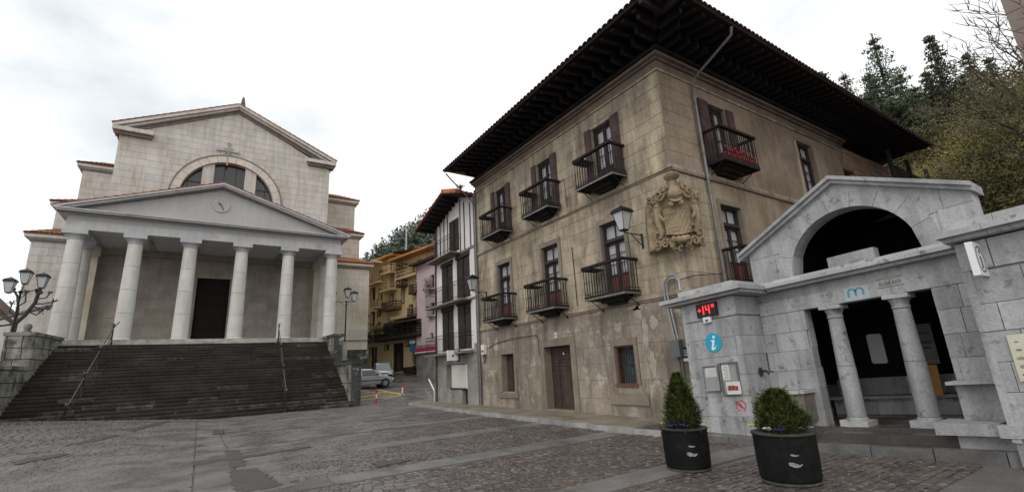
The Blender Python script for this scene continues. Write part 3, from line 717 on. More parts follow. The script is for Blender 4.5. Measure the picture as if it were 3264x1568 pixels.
# columns
CX = [-6.72, -4.02, -1.27, 1.58, 4.42, 7.33]
def column(x, y, z0, z1, r0, r1, par, mt=S_col, nd=4, ab=0.56):
    root = MB().lathe(x, y, [(r0 * 1.12, z0), (r0 * 1.12, z0 + 0.06), (r0 * 1.02, z0 + 0.09), (r0, z0 + 0.12)], 28).build('column', mt, par, smooth=True)
    zs = z1 - 0.55; zz = [z0 + 0.12 + (zs - z0 - 0.12) * i / nd for i in range(nd + 1)]
    for i in range(nd):
        f = lambda z: r0 + (r1 - r0) * ((z - z0) / (zs - z0)) ** 1.3
        a, c = zz[i] + 0.004, zz[i + 1] - 0.004
        prof = [(f(a) - 0.012, a), (f(a), a + 0.012)] + [(f(a + (c - a) * t), a + (c - a) * t) for t in (0.33, 0.66)] + [(f(c), c - 0.012), (f(c) - 0.012, c)]
        MB().lathe(x, y, prof, 28).build('drum', mt, root, smooth=True)
    MB().lathe(x, y, [(r1, zs), (r1 * 1.08, zs + 0.05), (r1 * 1.02, zs + 0.08), (r1 * 1.05, zs + 0.14), (r1 * 1.35, zs + 0.25), (r1 * 1.40, zs + 0.29)], 28).build('echinus', S_trim, root, smooth=True)
    MB().box(x - ab, x + ab, y - ab, y + ab, zs + 0.29, z1).build('abacus', S_trim if mt == S_col else mt, root)
for x in CX: column(x, 35.0, 4.2, 10.42, 0.43, 0.365, church)
for x in (CX[0], CX[-1]):
    column(x, 37.5, 4.2, 10.42, 0.43, 0.365, church)
    MB().box(x - 0.4, x + 0.4, 39.35, 39.95, 4.2, 9.95).build('pilaster', S_churchbeige, church)
    MB().box(x - 0.5, x + 0.5, 39.22, 39.95, 9.95, 10.42).build('pilaster_cap', S_churchbeige, church)
# entablature
XA, XZ = -7.2, 7.84
b = MB(); b.box(XA, XZ, 34.5, 35.5, 10.42, 10.92); b.build('architrave', S_trim, church)
b = MB(); b.box(XA + 0.03, XZ - 0.03, 34.53, 35.5, 10.925, 11.28); b.build('frieze', S_tymp, church)
for sx_ in (XA, XZ - 1.0):
    b = MB(); b.box(sx_, sx_ + 1.0, 35.5, 39.9, 10.42, 11.28); b.build('side_beam', S_trim, church)
b = MB(); b.box(XA + 1, XZ - 1, 35.5, 39.95, 10.62, 10.72); b.build('porch_ceiling', S_trim, church)
b = MB()
for x in np.linspace(XA + 1.0, XZ - 1.2, 6)[1:-1]: b.box(x, x + 0.22, 35.5, 39.95, 10.5, 10.62)
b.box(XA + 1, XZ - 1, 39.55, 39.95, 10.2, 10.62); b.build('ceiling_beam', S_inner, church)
b = MB()   # horizontal cornice in three fasciae
for dz, ov, h in ((11.28, 0.14, 0.07), (11.35, 0.42, 0.10), (11.45, 0.50, 0.07)):
    b.box(XA - ov, XZ + ov, 34.5 - ov, 36, dz, dz + h - 0.001); b.box(XA - ov, XA, 36, 39.98, dz, dz + h - 0.001); b.box(XZ, XZ + ov, 36, 39.98, dz, dz + h - 0.001)
b.build('cornice', S_trim, church)
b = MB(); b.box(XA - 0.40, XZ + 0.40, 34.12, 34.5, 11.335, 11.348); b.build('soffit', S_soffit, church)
AP = (0.14, 14.28)
Tt = FY(34.55)
MB(Tt).prism([(XA + 0.1, 11.52), (XZ - 0.1, 11.52), (AP[0], AP[1] - 0.32)], -0.3, 0.0).build('tympanum', S_tymp, church)
for s_, xe in ((-1, XA - 0.55), (1, XZ + 0.55)):
    for j, (o0, o1, pw) in enumerate(((0.0, 0.10, 0.50), (0.105, 0.20, 0.42), (0.205, 0.32, 0.14))):
        ux = AP[0] - xe; ll = math.hypot(ux, AP[1] - 11.56)
        zt = lambda u, o: 11.58 + (AP[1] - 11.58) * (u - xe) / (AP[0] - xe) - o
        if True:
            MB(Tt).prism([(xe + (0 if j == 0 else -s_ * 0.1 * j), zt(xe, o1) if j < 2 else zt(xe, o0) - 0.02), (AP[0], AP[1] - o1), (AP[0], AP[1] - o0), (xe + (0 if j == 0 else -s_ * 0.1 * j), zt(xe, o0))], -0.25, pw).build('raking_cornice', (S_trim, S_trim, S_soffit)[j], church)
def tiled_roof(name, P0, P1, P2, P3, mt=T_roof, pitch=0.24, amp=0.05, par=church, th=0.06, stuff=True):
    """corrugated tile sheet: P0-P1 eave edge, P3-P2 upper edge, tiles run up the slope"""
    P0, P1, P2, P3 = [Vector(p) for p in (P0, P1, P2, P3)]
    n = max(2, int((P1 - P0).length / pitch)); rows = max(2, int((P3 - P0).length / 0.42)); nrm = (P1 - P0).cross(P3 - P0).normalized()
    if nrm.z < 0: nrm = -nrm
    b = MB(); sub = 4; W_ = n * sub + 1; lines = []
    for r in range(rows):
        for e in (0, 1):
            t = (r + e * 0.999) / rows; lift = (1 - e) * 0.035
            for i in range(W_):
                s_ = i / (W_ - 1); p = (P0.lerp(P1, s_)).lerp(P3.lerp(P2, s_), t) + nrm * (amp * abs(math.sin(math.pi * i / sub)) ** 0.8 + lift)
                b.v.append(tuple(p))
    for l in range(rows * 2 - 1):
        for i in range(W_ - 1): b.f.append((l * W_ + i, l * W_ + i + 1, (l + 1) * W_ + i + 1, (l + 1) * W_ + i))
    k = len(b.v); q = [P0, P1, P2, P3]
    b._add([tuple(p - nrm * th) for p in q] + [tuple(p - nrm * 0.004) for p in q], [(0, 3, 2, 1), (4, 5, 6, 7), (0, 1, 5, 4), (1, 2, 6, 5), (2, 3, 7, 6), (3, 0, 4, 7)])
    o = b.build(name, mt, par, fix=False)
    if stuff: o['kind'] = 'stuff'
    return o
tiled_roof('tile_roof', (XA - 0.58, 39.98, 11.62), (XA - 0.58, 34.06, 11.62), (AP[0], 34.06, AP[1] + 0.06), (AP[0], 39.98, AP[1] + 0.06))
tiled_roof('tile_roof', (XZ + 0.58, 34.06, 11.62), (XZ + 0.58, 39.98, 11.62), (AP[0], 39.98, AP[1] + 0.06), (AP[0], 34.06, AP[1] + 0.06))
# clock
clk = MB(FY(34.5)); cp = [(0.12 + 0.43 * math.cos(a), 12.84 + 0.43 * math.sin(a)) for a in np.linspace(0, 2 * math.pi, 33)[:-1]]
clk.prism(cp, -0.06, 0.0); clock = clk.build('clock', S_tymp, church)
ring = MB(FY(34.5))
for i in range(32):
    a0, a1 = 2 * math.pi * i / 32, 2 * math.pi * (i + 1) / 32
    ring.prism([(0.12 + r * math.cos(a), 12.84 + r * math.sin(a)) for r, a in ((0.40, a0), (0.45, a0), (0.45, a1), (0.40, a1))], 0, 0.03)
ring.build('clock_rim', S_col, clock)
for i in range(12):
    a = math.pi / 2 - 2 * math.pi * i / 12; c_, s_ = math.cos(a), math.sin(a); q = 0.022
    MB(FY(34.5)).prism([(0.12 + c_ * r + k * -s_ * q, 12.84 + s_ * r + k * c_ * q) for r, k in ((0.22, -1), (0.36, -1), (0.36, 1), (0.22, 1))], 0.001, 0.02).build('hour_mark', S_col, clock)
for a, ln, q in ((RAD(-62), 0.36, 0.018), (RAD(-48 + 180), 0.24, 0.03)):
    c_, s_ = math.cos(a), math.sin(a)
    MB(FY(34.5)).prism([(0.12 + c_ * r - s_ * k * q, 12.84 + s_ * r + c_ * k * q) for r, k in ((-0.03, -1), (ln, -1), (ln, 1), (-0.03, 1))], 0.022, 0.04).build('clock_hand', M_black, clock)
# porch back wall (Y=40) with door
Tb = FY(39.95)
DH = (-0.82, 1.22, 4.2, 8.95)
b = MB(Tb); wallboxes(b, XL - 0.4, XR + 0.2, 4.1, 10.6, [DH], -0.5, -0.02); b.build('porch_wall', S_joint, church)
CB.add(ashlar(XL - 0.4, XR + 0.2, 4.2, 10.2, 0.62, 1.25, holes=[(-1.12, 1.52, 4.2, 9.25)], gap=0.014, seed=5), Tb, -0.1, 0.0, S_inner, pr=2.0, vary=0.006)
for (a0, a1, b0, b1) in ((-1.12, -0.82, 4.2, 9.25), (1.22, 1.52, 4.2, 9.25), (-0.82, 1.22, 8.95, 9.25)):
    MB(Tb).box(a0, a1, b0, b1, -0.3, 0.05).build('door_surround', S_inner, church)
dr = MB(Tb).box(-0.82, 1.22, 4.2, 8.95, -0.42, -0.36).build('church_door', W_cdoor, church)
for sx_ in (-0.72, 0.25):
    for j in range(5): MB(Tb).box(sx_, sx_ + 0.87, 4.35 + j * 0.91, 5.12 + j * 0.91, -0.36, -0.33).build('door_panel', W_cdoor, dr)
# main facade (Y=40) above the porch, gable, lunette
LC, LR, LI = (0.5, 15.05), 3.68, 3.15
EZ, AZ = 19.0, 22.75
T4 = FY(40.0)
gh = [(-(AZ - EZ) / (XC - XL) * 1.0, 1.0, EZ - (AZ - EZ) / (XC - XL) * XL), ((AZ - EZ) / (XR - XC), 1.0, EZ + (AZ - EZ) / (XR - XC) * XR)]
CB.add(ashlar(XL, XR, 11.2, EZ + 3.9, 0.50, 1.15, holes=[(LC[0] - LR, LC[0] + LR, 11.2, LC[1])], halves=gh, circ=(LC, LR), gap=0.006, seed=8), T4, -0.1, 0.0, S_church, pr=1.0, vary=0.003)
b = MB(T4)   # backing wall in strips with the arch left open
us = sorted(set(list(np.linspace(XL + 0.01, XR - 0.01, 30)) + list(np.linspace(LC[0] - LR + 0.1, LC[0] + LR - 0.1, 40)) + [XC]))
def gz(u): return EZ + (AZ - EZ) * ((u - XL) / (XC - XL) if u < XC else (XR - u) / (XR - XC)) - 0.05
R2 = LR - 0.1
for u0, u1 in zip(us, us[1:]):
    um = (u0 + u1) / 2
    def lo(u): return LC[1] + math.sqrt(max(0, R2 ** 2 - (u - LC[0]) ** 2)) if abs(um - LC[0]) < R2 else 11.0
    b.prism([(u0, lo(u0)), (u1, lo(u1)), (u1, gz(u1)), (u0, gz(u0))], -0.5, -0.02)
b.build('gable_wall', S_joint, church)
# arch ring voussoirs, jamb parts
nv = 17
S_weath = surf('weathered_moulding', (0.26, 0.22, 0.19), (0.17, 0.145, 0.125), scale=3, bump=0.2, streak=0.2)
S_arch = surf('arch_stone', (0.60, 0.55, 0.49), (0.53, 0.48, 0.42), scale=1.5, rnd=0.05, streak=0.1, bump=0.1)
for i in range(nv):
    a0, a1 = math.pi * i / nv + 0.003, math.pi * (i + 1) / nv - 0.003
    P = [(LC[0] + LR * math.cos(a0 + (a1 - a0) * t), LC[1] + LR * math.sin(a0 + (a1 - a0) * t)) for t in (0, .25, .5, .75, 1)] + [(LC[0] + LI * math.cos(a0 + (a1 - a0) * t), LC[1] + LI * math.sin(a0 + (a1 - a0) * t)) for t in (1, .75, .5, .25, 0)]
    MB(T4).prism(P, -0.5, 0.09).build('arch_stone', S_arch, church)
hd_ = MB(T4)
for i in range(34):
    a0, a1 = math.pi * i / 34, math.pi * (i + 1) / 34
    hd_.prism([(LC[0] + r * math.cos(a), LC[1] + r * math.sin(a)) for r, a in ((LR + .005, a0), (LR + .085, a0), (LR + .085, a1), (LR + .005, a1))], -.1, .13)
hd_.build('hood_mould', S_weath, church)
for u0, u1 in ((LC[0] - LR, LC[0] - LI), (LC[0] + LI, LC[0] + LR)): MB(T4).box(u0, u1, 11.2, LC[1], -0.5, 0.02).build('arch_jamb', S_churchbeige, church)
for u0, u1 in ((-1.33, -0.57), (1.50, 2.29)):
    um = (u0 + u1) / 2; h0 = LC[1] + math.sqrt(LI ** 2 - (u0 - LC[0]) ** 2); h1 = LC[1] + math.sqrt(LI ** 2 - (u1 - LC[0]) ** 2)
    MB(T4).prism([(u0, 11.2), (u1, 11.2), (u1, h1), (u0, h0)], -0.45, -0.05).build('window_pier', S_church, church)
gl = MB(T4); gp = [(LC[0] - LI, 11.2), (LC[0] + LI, 11.2)] + [(LC[0] + LI * math.cos(a), LC[1] + LI * math.sin(a)) for a in np.linspace(0, math.pi, 25)]
gl.prism(gp, -0.46, -0.42); lun = gl.build('lunette_window', G_nave, church)
for u in (-2.2, 0.1, 0.9, 3.0): MB(T4).box(u - 0.02, u + 0.02, 11.2, LC[1] + math.sqrt(LI ** 2 - (u - LC[0]) ** 2) - 0.03, -0.42, -0.39).build('glazing_bar', I_iron, lun)
for v in (15.1, 16.4): MB(T4).box(LC[0] - math.sqrt(LI ** 2 - (v - LC[1]) ** 2) + .03, LC[0] + math.sqrt(LI ** 2 - (v - LC[1]) ** 2) - .03, v - 0.02, v + 0.02, -0.385, -0.37).build('glazing_bar', I_iron, lun)
MB(T4).box(-0.45, 0.55, 15.75, 16.12, -0.36, -0.33).build('lit_pane', plain('pale_pane', (0.70, 0.70, 0.60), 0.5), lun)  # light seen through the window, painted as a pale panel
# cross on the wall over the window
cr_ = MB(T4).box(0.14, 0.26, 17.95, 19.75, 0.02, 0.10).build('iron_cross', surf('cross_iron', (0.36, 0.33, 0.31), (0.28, 0.26, 0.25), bump=0.1), church)
b = MB(T4); b.box(-0.46, 0.86, 19.09, 19.19, 0.03, 0.09)
for (cx, cz) in ((0.2, 19.78), (-0.5, 19.14), (0.9, 19.14)):
    b.prism([(cx + 0.13 * math.cos(a), cz + 0.13 * math.sin(a)) for a in np.linspace(0, 2 * math.pi, 9)[:-1]], 0.03, 0.08)
for dx, dz in ((-1, 1), (1, 1), (-1, -1), (1, -1)):
    b.prism([(0.2 + dx * 0.1, 19.14 + dz * 0.06), (0.2 + dx * 0.30, 19.14 + dz * 0.24), (0.2 + dx * 0.26, 19.14 + dz * 0.28), (0.2 + dx * 0.06, 19.14 + dz * 0.1)], 0.035, 0.07)
b.build('cross_arm', MATS['cross_iron'], cr_)
# gable cornices
gt = [(XL - 0.38, 19.62), (XR + 0.42, 19.78), (XC, 23.20)]
for (u0, z0) in gt[:2]:
    s_ = -1 if u0 < 0 else 1
    for j, (o0, o1, pw) in enumerate(((0, 0.22, 0.5), (0.225, 0.38, 0.36), (0.385, 0.62, 0.08))):
        MB(T4).prism([(u0 - s_ * 0.12 * j, z0 - o1), (XC, gt[2][1] - o1), (XC, gt[2][1] - o0), (u0 - s_ * 0.12 * j, z0 - o0)], -0.4, pw).build('gable_cornice', (S_church, S_church, S_weath)[j], church)
    ue = u0 - s_ * 2.35
    a0, a1 = min(u0, ue), max(u0, ue)
    MB(T4).box(a0, a1, z0 - 0.40, z0 - 0.12, -0.4, 0.48).build('cornice_return', S_church, church)
    MB(T4).box(a0 + (0.12 if s_ < 0 else 0.1), a1 - (0.1 if s_ < 0 else 0.12), z0 - 0.62, z0 - 0.405, -0.4, 0.24).build('cornice_return', S_weath, church)
tiled_roof('tile_roof', (XL - 0.45, 74, 19.70), (XL - 0.45, 39.5, 19.70), (XC, 39.5, 23.28), (XC, 74, 23.28))
tiled_roof('tile_roof', (XR + 0.5, 39.5, 19.86), (XR + 0.5, 74, 19.86), (XC, 74, 23.28), (XC, 39.5, 23.28))
b = MB(); b.box(XL + 0.02, XL + 0.5, 40.5, 74, 3, 19.5); b.box(XR - 0.5, XR - 0.02, 40.5, 74, 3, 19.6); b.build('nave_wall', S_church, church)
MB().lathe(1.0, 47.0, [(0.34, 21.5), (0.30, 26.3), (0.22, 27.2), (0.10, 28.05), (0.02, 28.15)], 10).build('ridge_finial', surf('slate', (0.10, 0.10, 0.11), bump=0.1), church, smooth=True)
# side wings: three terraces each side, left (-) and right (+)
def wing(x0, x1, yf, zb, zt, roof_to, par=church, mt=S_church, seed=1, plinth=None, side=1):
    T = FY(yf)
    b = MB(); b.box(x0 + 0.02, x1 - 0.02, yf + 0.02, 72, zb, zt); b.build('wing_core', S_joint, par)
    CB.add(ashlar(x0, x1, zb, zt, 0.52, 1.2, gap=0.006, seed=seed), T, -0.1, 0.0, mt, pr=0.6, vary=0.003)
    xe = x1 if side > 0 else x0
    MB().box(x0 - (0.06 if side < 0 else 0), x1 + (0.06 if side > 0 else 0), yf - 0.06, yf + 0.3, zt - 0.14, zt - 0.002).build('frieze_band', S_weath, par)
    b = MB()
    for dz, ov, h in ((0, 0.12, 0.10), (0.10, 0.30, 0.24)):
        b.box(x0 - (ov if side < 0 else 0), x1 + (ov if side > 0 else 0), yf - ov, yf + 0.4, zt + dz, zt + dz + h - 0.002)
        if side > 0: b.box(x1, x1 + ov, yf + 0.4, 72, zt + dz, zt + dz + h - 0.002)
        else: b.box(x0 - ov, x0, yf + 0.4, 72, zt + dz, zt + dz + h - 0.002)
    b.build('wing_cornice', mt, par)
    z1 = zt + 0.36; ov = 0.36; k = (xe + side * ov)
    xi = x0 if side > 0 else x1; dzr = roof_to - z1; dy = dzr * 1.7
    tiled_roof('tile_roof', (x0 - (ov if side < 0 else 0), yf - ov, z1), (x1 + (ov if side > 0 else 0), yf - ov, z1), ((x1 - (0 if side < 0 else dy - ov)), yf + dy, z1 + dzr), (x0 + (dy - ov if side < 0 else 0), yf + dy, z1 + dzr))
    if side > 0: tiled_roof('tile_roof', (x1 + ov, yf - ov, z1), (x1 + ov, 72, z1), (x1 - dy + ov, 72, z1 + dzr), (x1 - dy + ov, yf + dy, z1 + dzr))
    else: tiled_roof('tile_roof', (x0 - ov, 72, z1), (x0 - ov, yf - ov, z1), (x0 + dy - ov, yf + dy, z1 + dzr), (x0 + dy - ov, 72, z1 + dzr))
wing(-9.85, XL + 0.1, 40.4, 2.9, 11.02, 12.1, seed=21, side=-1)
wing(XR - 0.1, 11.65, 40.4, 3.62, 10.62, 11.7, mt=S_churchbeige, seed=22, side=1)
wing(-9.35, XL + 0.1, 42.0, 11.2, 13.75, 14.9, seed=23, side=-1)
wing(XR - 0.1, 11.15, 42.0, 11.0, 13.75, 14.9, mt=S_churchbeige, seed=24, side=1)
wing(-8.7, XL + 0.1, 43.5, 13.9, 17.35, 18.5, seed=25, side=-1)
wing(XR - 0.1, 11.0, 43.5, 13.9, 17.45, 18.8, mt=S_churchbeige, seed=26, side=1)
MB().box(7.95, 11.72, 40.34, 41, 4.35, 4.41).build('string_course', S_plinth, church)
CB.add(ashlar(7.9, 11.72, 0.2, 3.6, 0.55, 1.0, gap=0.02, seed=30), FY(40.3), -0.2, 0.0, S_plinth, pr=1.0, vary=0.01)
CB.add(ashlar(40.3, 46, 0.2, 3.6, 0.55, 1.0, gap=0.02, seed=31), lambda p: (11.72 + p[2], p[0], p[1]), -0.2, 0.0, S_plinth, pr=0.2)
CB.build(church, 300)
# retaining terrace wall left of the stairs, low sloping wing parapet
T = FY(39.9)
MB(T).prism([(-13.6, 2.0), (-9.0, 2.0), (-7.4, 4.2), (-7.4, 7.0), (-13.4, 4.55)], -0.5, 0.0).build('sloping_parapet', S_church, church)
MB(T).prism([(-13.5, 4.60), (-7.4, 7.05), (-7.4, 7.19), (-13.5, 4.74)], -0.55, 0.07).build('parapet_coping', S_soffit, church)
# ---- hand rails on the steps
def rail(xb, xt, label):
    t = thing('stair_handrail', label, 'handrail', (xb, 27.9, -0.1), 0, 'iron handrails on the church steps')
    pts = []
    for i, y in enumerate((27.62, 29.5, 31.4, 33.3)):
        k = (y - Y0S) / (Y1S - Y0S); zb = z0s + max(0, math.floor(k * NS) + 1) * rise if y > Y0S else -0.09
        x = xb + (xt - xb) * max(0, k)
        p = MB().lathe(x, y, [(0.065, zb), (0.065, zb + 0.10), (0.035, zb + 0.14), (0.030, zb + 0.95), (0.05, zb + 0.98), (0.03, zb + 1.02)], 10)
        p = p.build('post', I_iron, t, smooth=True)
        MB().ball((x, y, zb + 1.09), 0.07, 10, 6).build('ball', surf('worn_iron', (0.14, 0.13, 0.12), (0.05, 0.045, 0.04), scale=12, rough=0.4, metal=0.4) if 'worn_iron' not in MATS else MATS['worn_iron'], p, smooth=True)
        pts.append((x, y, zb + 0.9)); 
    pts.append((pts[-1][0] + 0.12, 34.1, pts[-1][2] + 0.42))
    MB().tube(pts, 0.026, 8).build('rail', MATS['worn_iron'], t, smooth=True)
    MB().tube([(p[0], p[1], p[2] - 0.42) for p in pts[:-1]], 0.018, 6).build('rail', I_iron, t, smooth=True)
rail(-4.62, -4.2, 'iron handrail with ball topped posts on the left of the church steps')
rail(3.85, 3.95, 'iron handrail with ball topped posts on the right of the church steps')
# ================================================================== PALACE
pal = thing('stone_palace', 'large brown sandstone palace with deep dark timber eaves and iron balconies', 'palace', (10.7, 7.7, 0))
PB = Blocks('ashlar_block')
TX, TY = FX(10.7), FY(7.7)
Y0P, Y1P = 7.7, 19.12
AX = [16.82, 13.52, 10.23]
gh_w = (16.35, 17.32, 0.60, 2.12); gh_d = (12.74, 14.28, 0.0, 2.24); gh_g = (9.84, 10.66, 0.90, 2.05)
mid = [(c - 0.52, c + 0.52, 3.60, 5.98) for c in AX]; top = [(c - 0.48, c + 0.48, 7.28, 9.48) for c in AX]
holes = [gh_w, gh_d, gh_g] + mid + top
b = MB(TX); wallboxes(b, Y0P + 0.02, Y1P, -0.1, 10.3, holes, -0.45, -0.012); b.build('wall', S_paljoint, pal)
def grow(h, d, dt=None): return (h[0] - d, h[1] + d, h[2] - (0 if h[2] < 0.1 else 0.0), h[3] + (dt if dt is not None else d))
hs2 = [grow(h, 0.16, 0.18) for h in mid] + [grow(h, 0.14, 0.16) for h in top]
PB.add(ashlar(Y0P, Y1P, 3.42, 6.86, 0.43, 0.82, holes=hs2, gap=0.006, seed=41), TX, -0.1, 0.0, S_pal, vary=0.004, inset=0.004)
PB.add(ashlar(Y0P, Y1P, 6.98, 10.02, 0.43, 0.85, holes=hs2, gap=0.006, seed=42), TX, -0.1, 0.0, S_pal, vary=0.004, inset=0.004)
PB.add(ashlar(Y0P, Y1P, 0.0, 3.20, 0.52, 1.0, holes=[grow(gh_w, 0.16, 0.2), grow(gh_d, 0.26, 0.24), grow(gh_g, 0.14, 0.2), (9.45, 11.0, 0.3, 0.62), (16.1, 17.6, 0.36, 0.56)], gap=0.006, seed=43), TX, -0.1, 0.0, S_palg, pr=0.6, vary=0.004, inset=0.003)
# flaked plaster patches near the corner, standing slightly proud with ragged outlines
def ragged(T, c, rx, ry, w0, w1, nm, mt, par, seed):
    rr = random.Random(seed); P = []
    for i in range(18):
        a = 2 * math.pi * i / 18; q = rr.uniform(0.6, 1.15)
        P.append((c[0] + rx * q * math.cos(a), c[1] + ry * q * math.sin(a)))
    MB(T).prism(P, w0, w1).build(nm, mt, par)
S_flake = surf('bare_stone_flake', (0.42, 0.37, 0.31), (0.30, 0.26, 0.21), scale=4, stain=(0.52, 0.48, 0.42), stain_scale=6, stain_lo=0.6, stain_hi=0.68, bump=0.4)
for i, (u, v, rx, ry) in enumerate([(9.55, 2.95, .22, .22), (9.35, 2.35, .12, .5), (9.2, 1.4, .14, .45), (9.6, 3.1, .4, .08), (12.0, 1.0, .12, .2), (9.0, 2.6, .16, .2)]):
    ragged(TX, (u, v), rx, ry, -0.01, 0.012, 'plaster_patch', S_flake, pal, 50 + i)
# strings, cornice
def wrap(u_end_l, v0, v1, ov, nm, mt, x_end=33.0):
    b = MB(); b.box(10.7 - ov, 10.71, 7.7 - ov, Y1P, v0, v1); b.box(10.712, x_end, 7.7 - ov, 7.71, v0, v1); return b.build(nm, mt, pal)
wrap(0, 3.20, 3.27, 0.03, 'string_course', S_cornice); wrap(0, 3.275, 3.41, 0.05, 'string_course', S_pal)
wrap(0, 6.865, 6.97, 0.055, 'string_course', S_pal); MB().box(10.672, 10.70, 7.67, Y1P, 6.80, 6.862).build('string_course', S_cornice, pal)
b = MB(); b.box(10.705, 33, 7.64, 7.71, 6.78, 6.862); b.build('string_course', S_cornice, pal)
for v0, v1, ov, mt in ((10.03, 10.09, 0.05, S_pal), (10.095, 10.36, 0.035, S_cornice), (10.365, 10.43, 0.12, S_cornice), (10.435, 10.52, 0.24, S_cornice), (10.525, 10.62, 0.34, W_eave)):
    wrap(0, v0, v1, ov, 'cornice', mt, 23.0)
# right facade
rt = (13.05, 14.02, 7.30, 9.62); rm = (12.80, 13.90, 3.65, 6.08); r2_ = (18.75, 19.95, 7.05, 9.62); r3_ = (22.65, 23.75, 8.55, 9.2)
b = MB(TY); wallboxes(b, 10.715, 33.0, -0.1, 10.3, [rt, rm, r2_, r3_], -0.45, 0.0); b.build('side_wall', S_palr, pal)
PB.add(ashlar(10.70, 12.45, 3.42, 6.76, 0.43, 0.8, gap=0.008, seed=44), TY, 0.0, 0.010, S_pal, vary=0.003, inset=0.004)
PB.add(ashlar(10.70, 12.3, 6.98, 10.02, 0.43, 0.8, gap=0.008, seed=45), TY, 0.0, 0.010, S_palr, vary=0.003, inset=0.004)
PB.add(ashlar(10.70, 12.3, 0.0, 3.2, 0.5, 0.9, gap=0.008, seed=46), TY, 0.0, 0.008, S_palg, pr=0.3, vary=0.003, inset=0.004)
PB.add(ashlar(23.0, 33.0, 6.98, 10.3, 0.34, 0.5, holes=[grow(r3_, 0.1)], gap=0.03, seed=47, jit=0.35), TY, 0.0, 0.02, surf('rubble_pink', (0.40, 0.27, 0.20), (0.28, 0.19, 0.14), scale=2, rnd=0.2, bump=0.5, bscale=8, fine=0.2), pr=0.05, vary=0.02, inset=0.02)
PB.build(pal, 300)
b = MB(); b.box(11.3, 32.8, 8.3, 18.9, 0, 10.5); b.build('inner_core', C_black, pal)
b = MB(); b.box(32.5, 33.0, 7.72, 19, -0.1, 10.6); b.box(10.72, 33, 18.9, 19.12, -0.1, 10.5); b.build('rear_wall', S_palr, pal)
# dark timber loggia at the far end under the eave
b = MB(); b.box(26.0, 31.5, 6.9, 7.65, 9.0, 9.12)
for x in (26.2, 28.6, 31.2): b.box(x, x + .16, 6.95, 7.1, 9.12, 10.6)
b.build('timber_gallery', W_dark, pal)
for i in range(24): MB().box(26.1 + i * 0.22, 26.16 + i * 0.22, 7.0, 7.04, 9.12, 9.9).build('gallery_bar', W_dark, pal)
# ---- eaves
EXo, EYo, EZo = 8.90, 5.90, 10.92
def ez(x, y):       # slight sag of the old roof
    return EZo - 0.012 * max(0, y - 7) - 0.010 * max(0, x - 12)
eav = MB()
def eave_pts(z_off): return None
b = MB()
th = 0.05
A = (EXo, EYo); 
def strip(P, Q, R_, S_):
    b._add([P, Q, R_, S_] + [(p[0], p[1], p[2] + th) for p in (P, Q, R_, S_)], [(0, 3, 2, 1), (4, 5, 6, 7), (0, 1, 5, 4), (1, 2, 6, 5), (2, 3, 7, 6), (3, 0, 4, 7)])
YE, XE = 18.95, 28.4
strip((EXo, EYo, ez(8.9, 5.9)), (EXo, YE, ez(8.9, YE)), (10.9, YE, 11.32), (10.9, 7.9, 11.42))
strip((EXo, EYo, ez(8.9, 5.9)), (XE, EYo, ez(XE, 5.9)), (XE, 7.9, 11.2), (10.9, 7.9, 11.42))
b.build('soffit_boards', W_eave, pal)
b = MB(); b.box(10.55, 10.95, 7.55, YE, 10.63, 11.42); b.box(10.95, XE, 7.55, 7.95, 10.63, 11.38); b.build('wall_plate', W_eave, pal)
r_ = random.Random(4)
y = 6.5
while y < YE - 0.1:
    zz = ez(8.9, y)
    xi = 10.62; m_ = MB(); x0 = EXo + 0.14
    if y < 7.6: xi = 10.62 - (7.7 - y) * 0.9
    if xi - x0 > 0.3:
        m_._add([(x0, y - .07, zz - 0.10), (xi, y - .07, zz + 0.19 * (xi - x0) - 0.15), (xi, y + .07, zz + 0.19 * (xi - x0) - 0.15), (x0, y + .07, zz - 0.10),
                 (x0, y - .07, zz + 0.0), (xi, y - .07, zz + 0.23 * (xi - x0)), (xi, y + .07, zz + 0.23 * (xi - x0)), (x0, y + .07, zz + 0.0)],
                [(0, 3, 2, 1), (4, 5, 6, 7), (0, 1, 5, 4), (1, 2, 6, 5), (2, 3, 7, 6), (3, 0, 4, 7)])
        m_.box(xi - 0.75, xi, y - .06, y + .06, 10.66, 10.9)
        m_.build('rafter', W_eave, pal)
    y += 0.43
x = 9.6
while x < XE - 0.1:
    zz = ez(x, 5.9); yi = 7.62; y0 = EYo + 0.14
    if x < 10.8: yi = 7.62 - (10.8 - x) * 0.9
    m_ = MB()
    if yi - y0 > 0.3:
        m_._add([(x - .07, y0, zz - 0.10), (x - .07, yi, zz + 0.19 * (yi - y0) - 0.15), (x + .07, yi, zz + 0.19 * (yi - y0) - 0.15), (x + .07, y0, zz - 0.10),
                 (x - .07, y0, zz), (x - .07, yi, zz + 0.23 * (yi - y0)), (x + .07, yi, zz + 0.23 * (yi - y0)), (x + .07, y0, zz)],
                [(0, 3, 2, 1), (4, 5, 6, 7), (0, 1, 5, 4), (1, 2, 6, 5), (2, 3, 7, 6), (3, 0, 4, 7)])
        m_.box(x - .06, x + .06, yi - 0.75, yi, 10.66, 10.9)
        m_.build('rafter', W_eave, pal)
    x += 0.43
MB().tube([(EXo + 0.15, EYo + 0.15, 10.86), (10.75, 7.75, 11.1)], 0.13, 6).build('hip_rafter', W_eave, pal)
rf = MB()   # hipped roof body
R0 = [(EXo - .02, EYo - .02, ez(8.9, 5.9) + .056), (XE + .1, EYo - .02, ez(XE, 5.9) + .056), (XE + .1, YE + .5, 10.9), (EXo - .02, YE, ez(8.9, YE) + .056)]
rf._add(R0 + [(15.5, 12.6, 13.4), (25, 12.6, 13.2)], [(0, 1, 5, 4), (1, 2, 5), (2, 3, 4, 5), (3, 0, 4)])
rf.build('roof', T_roof, pal, fix=False)
tm = MB()
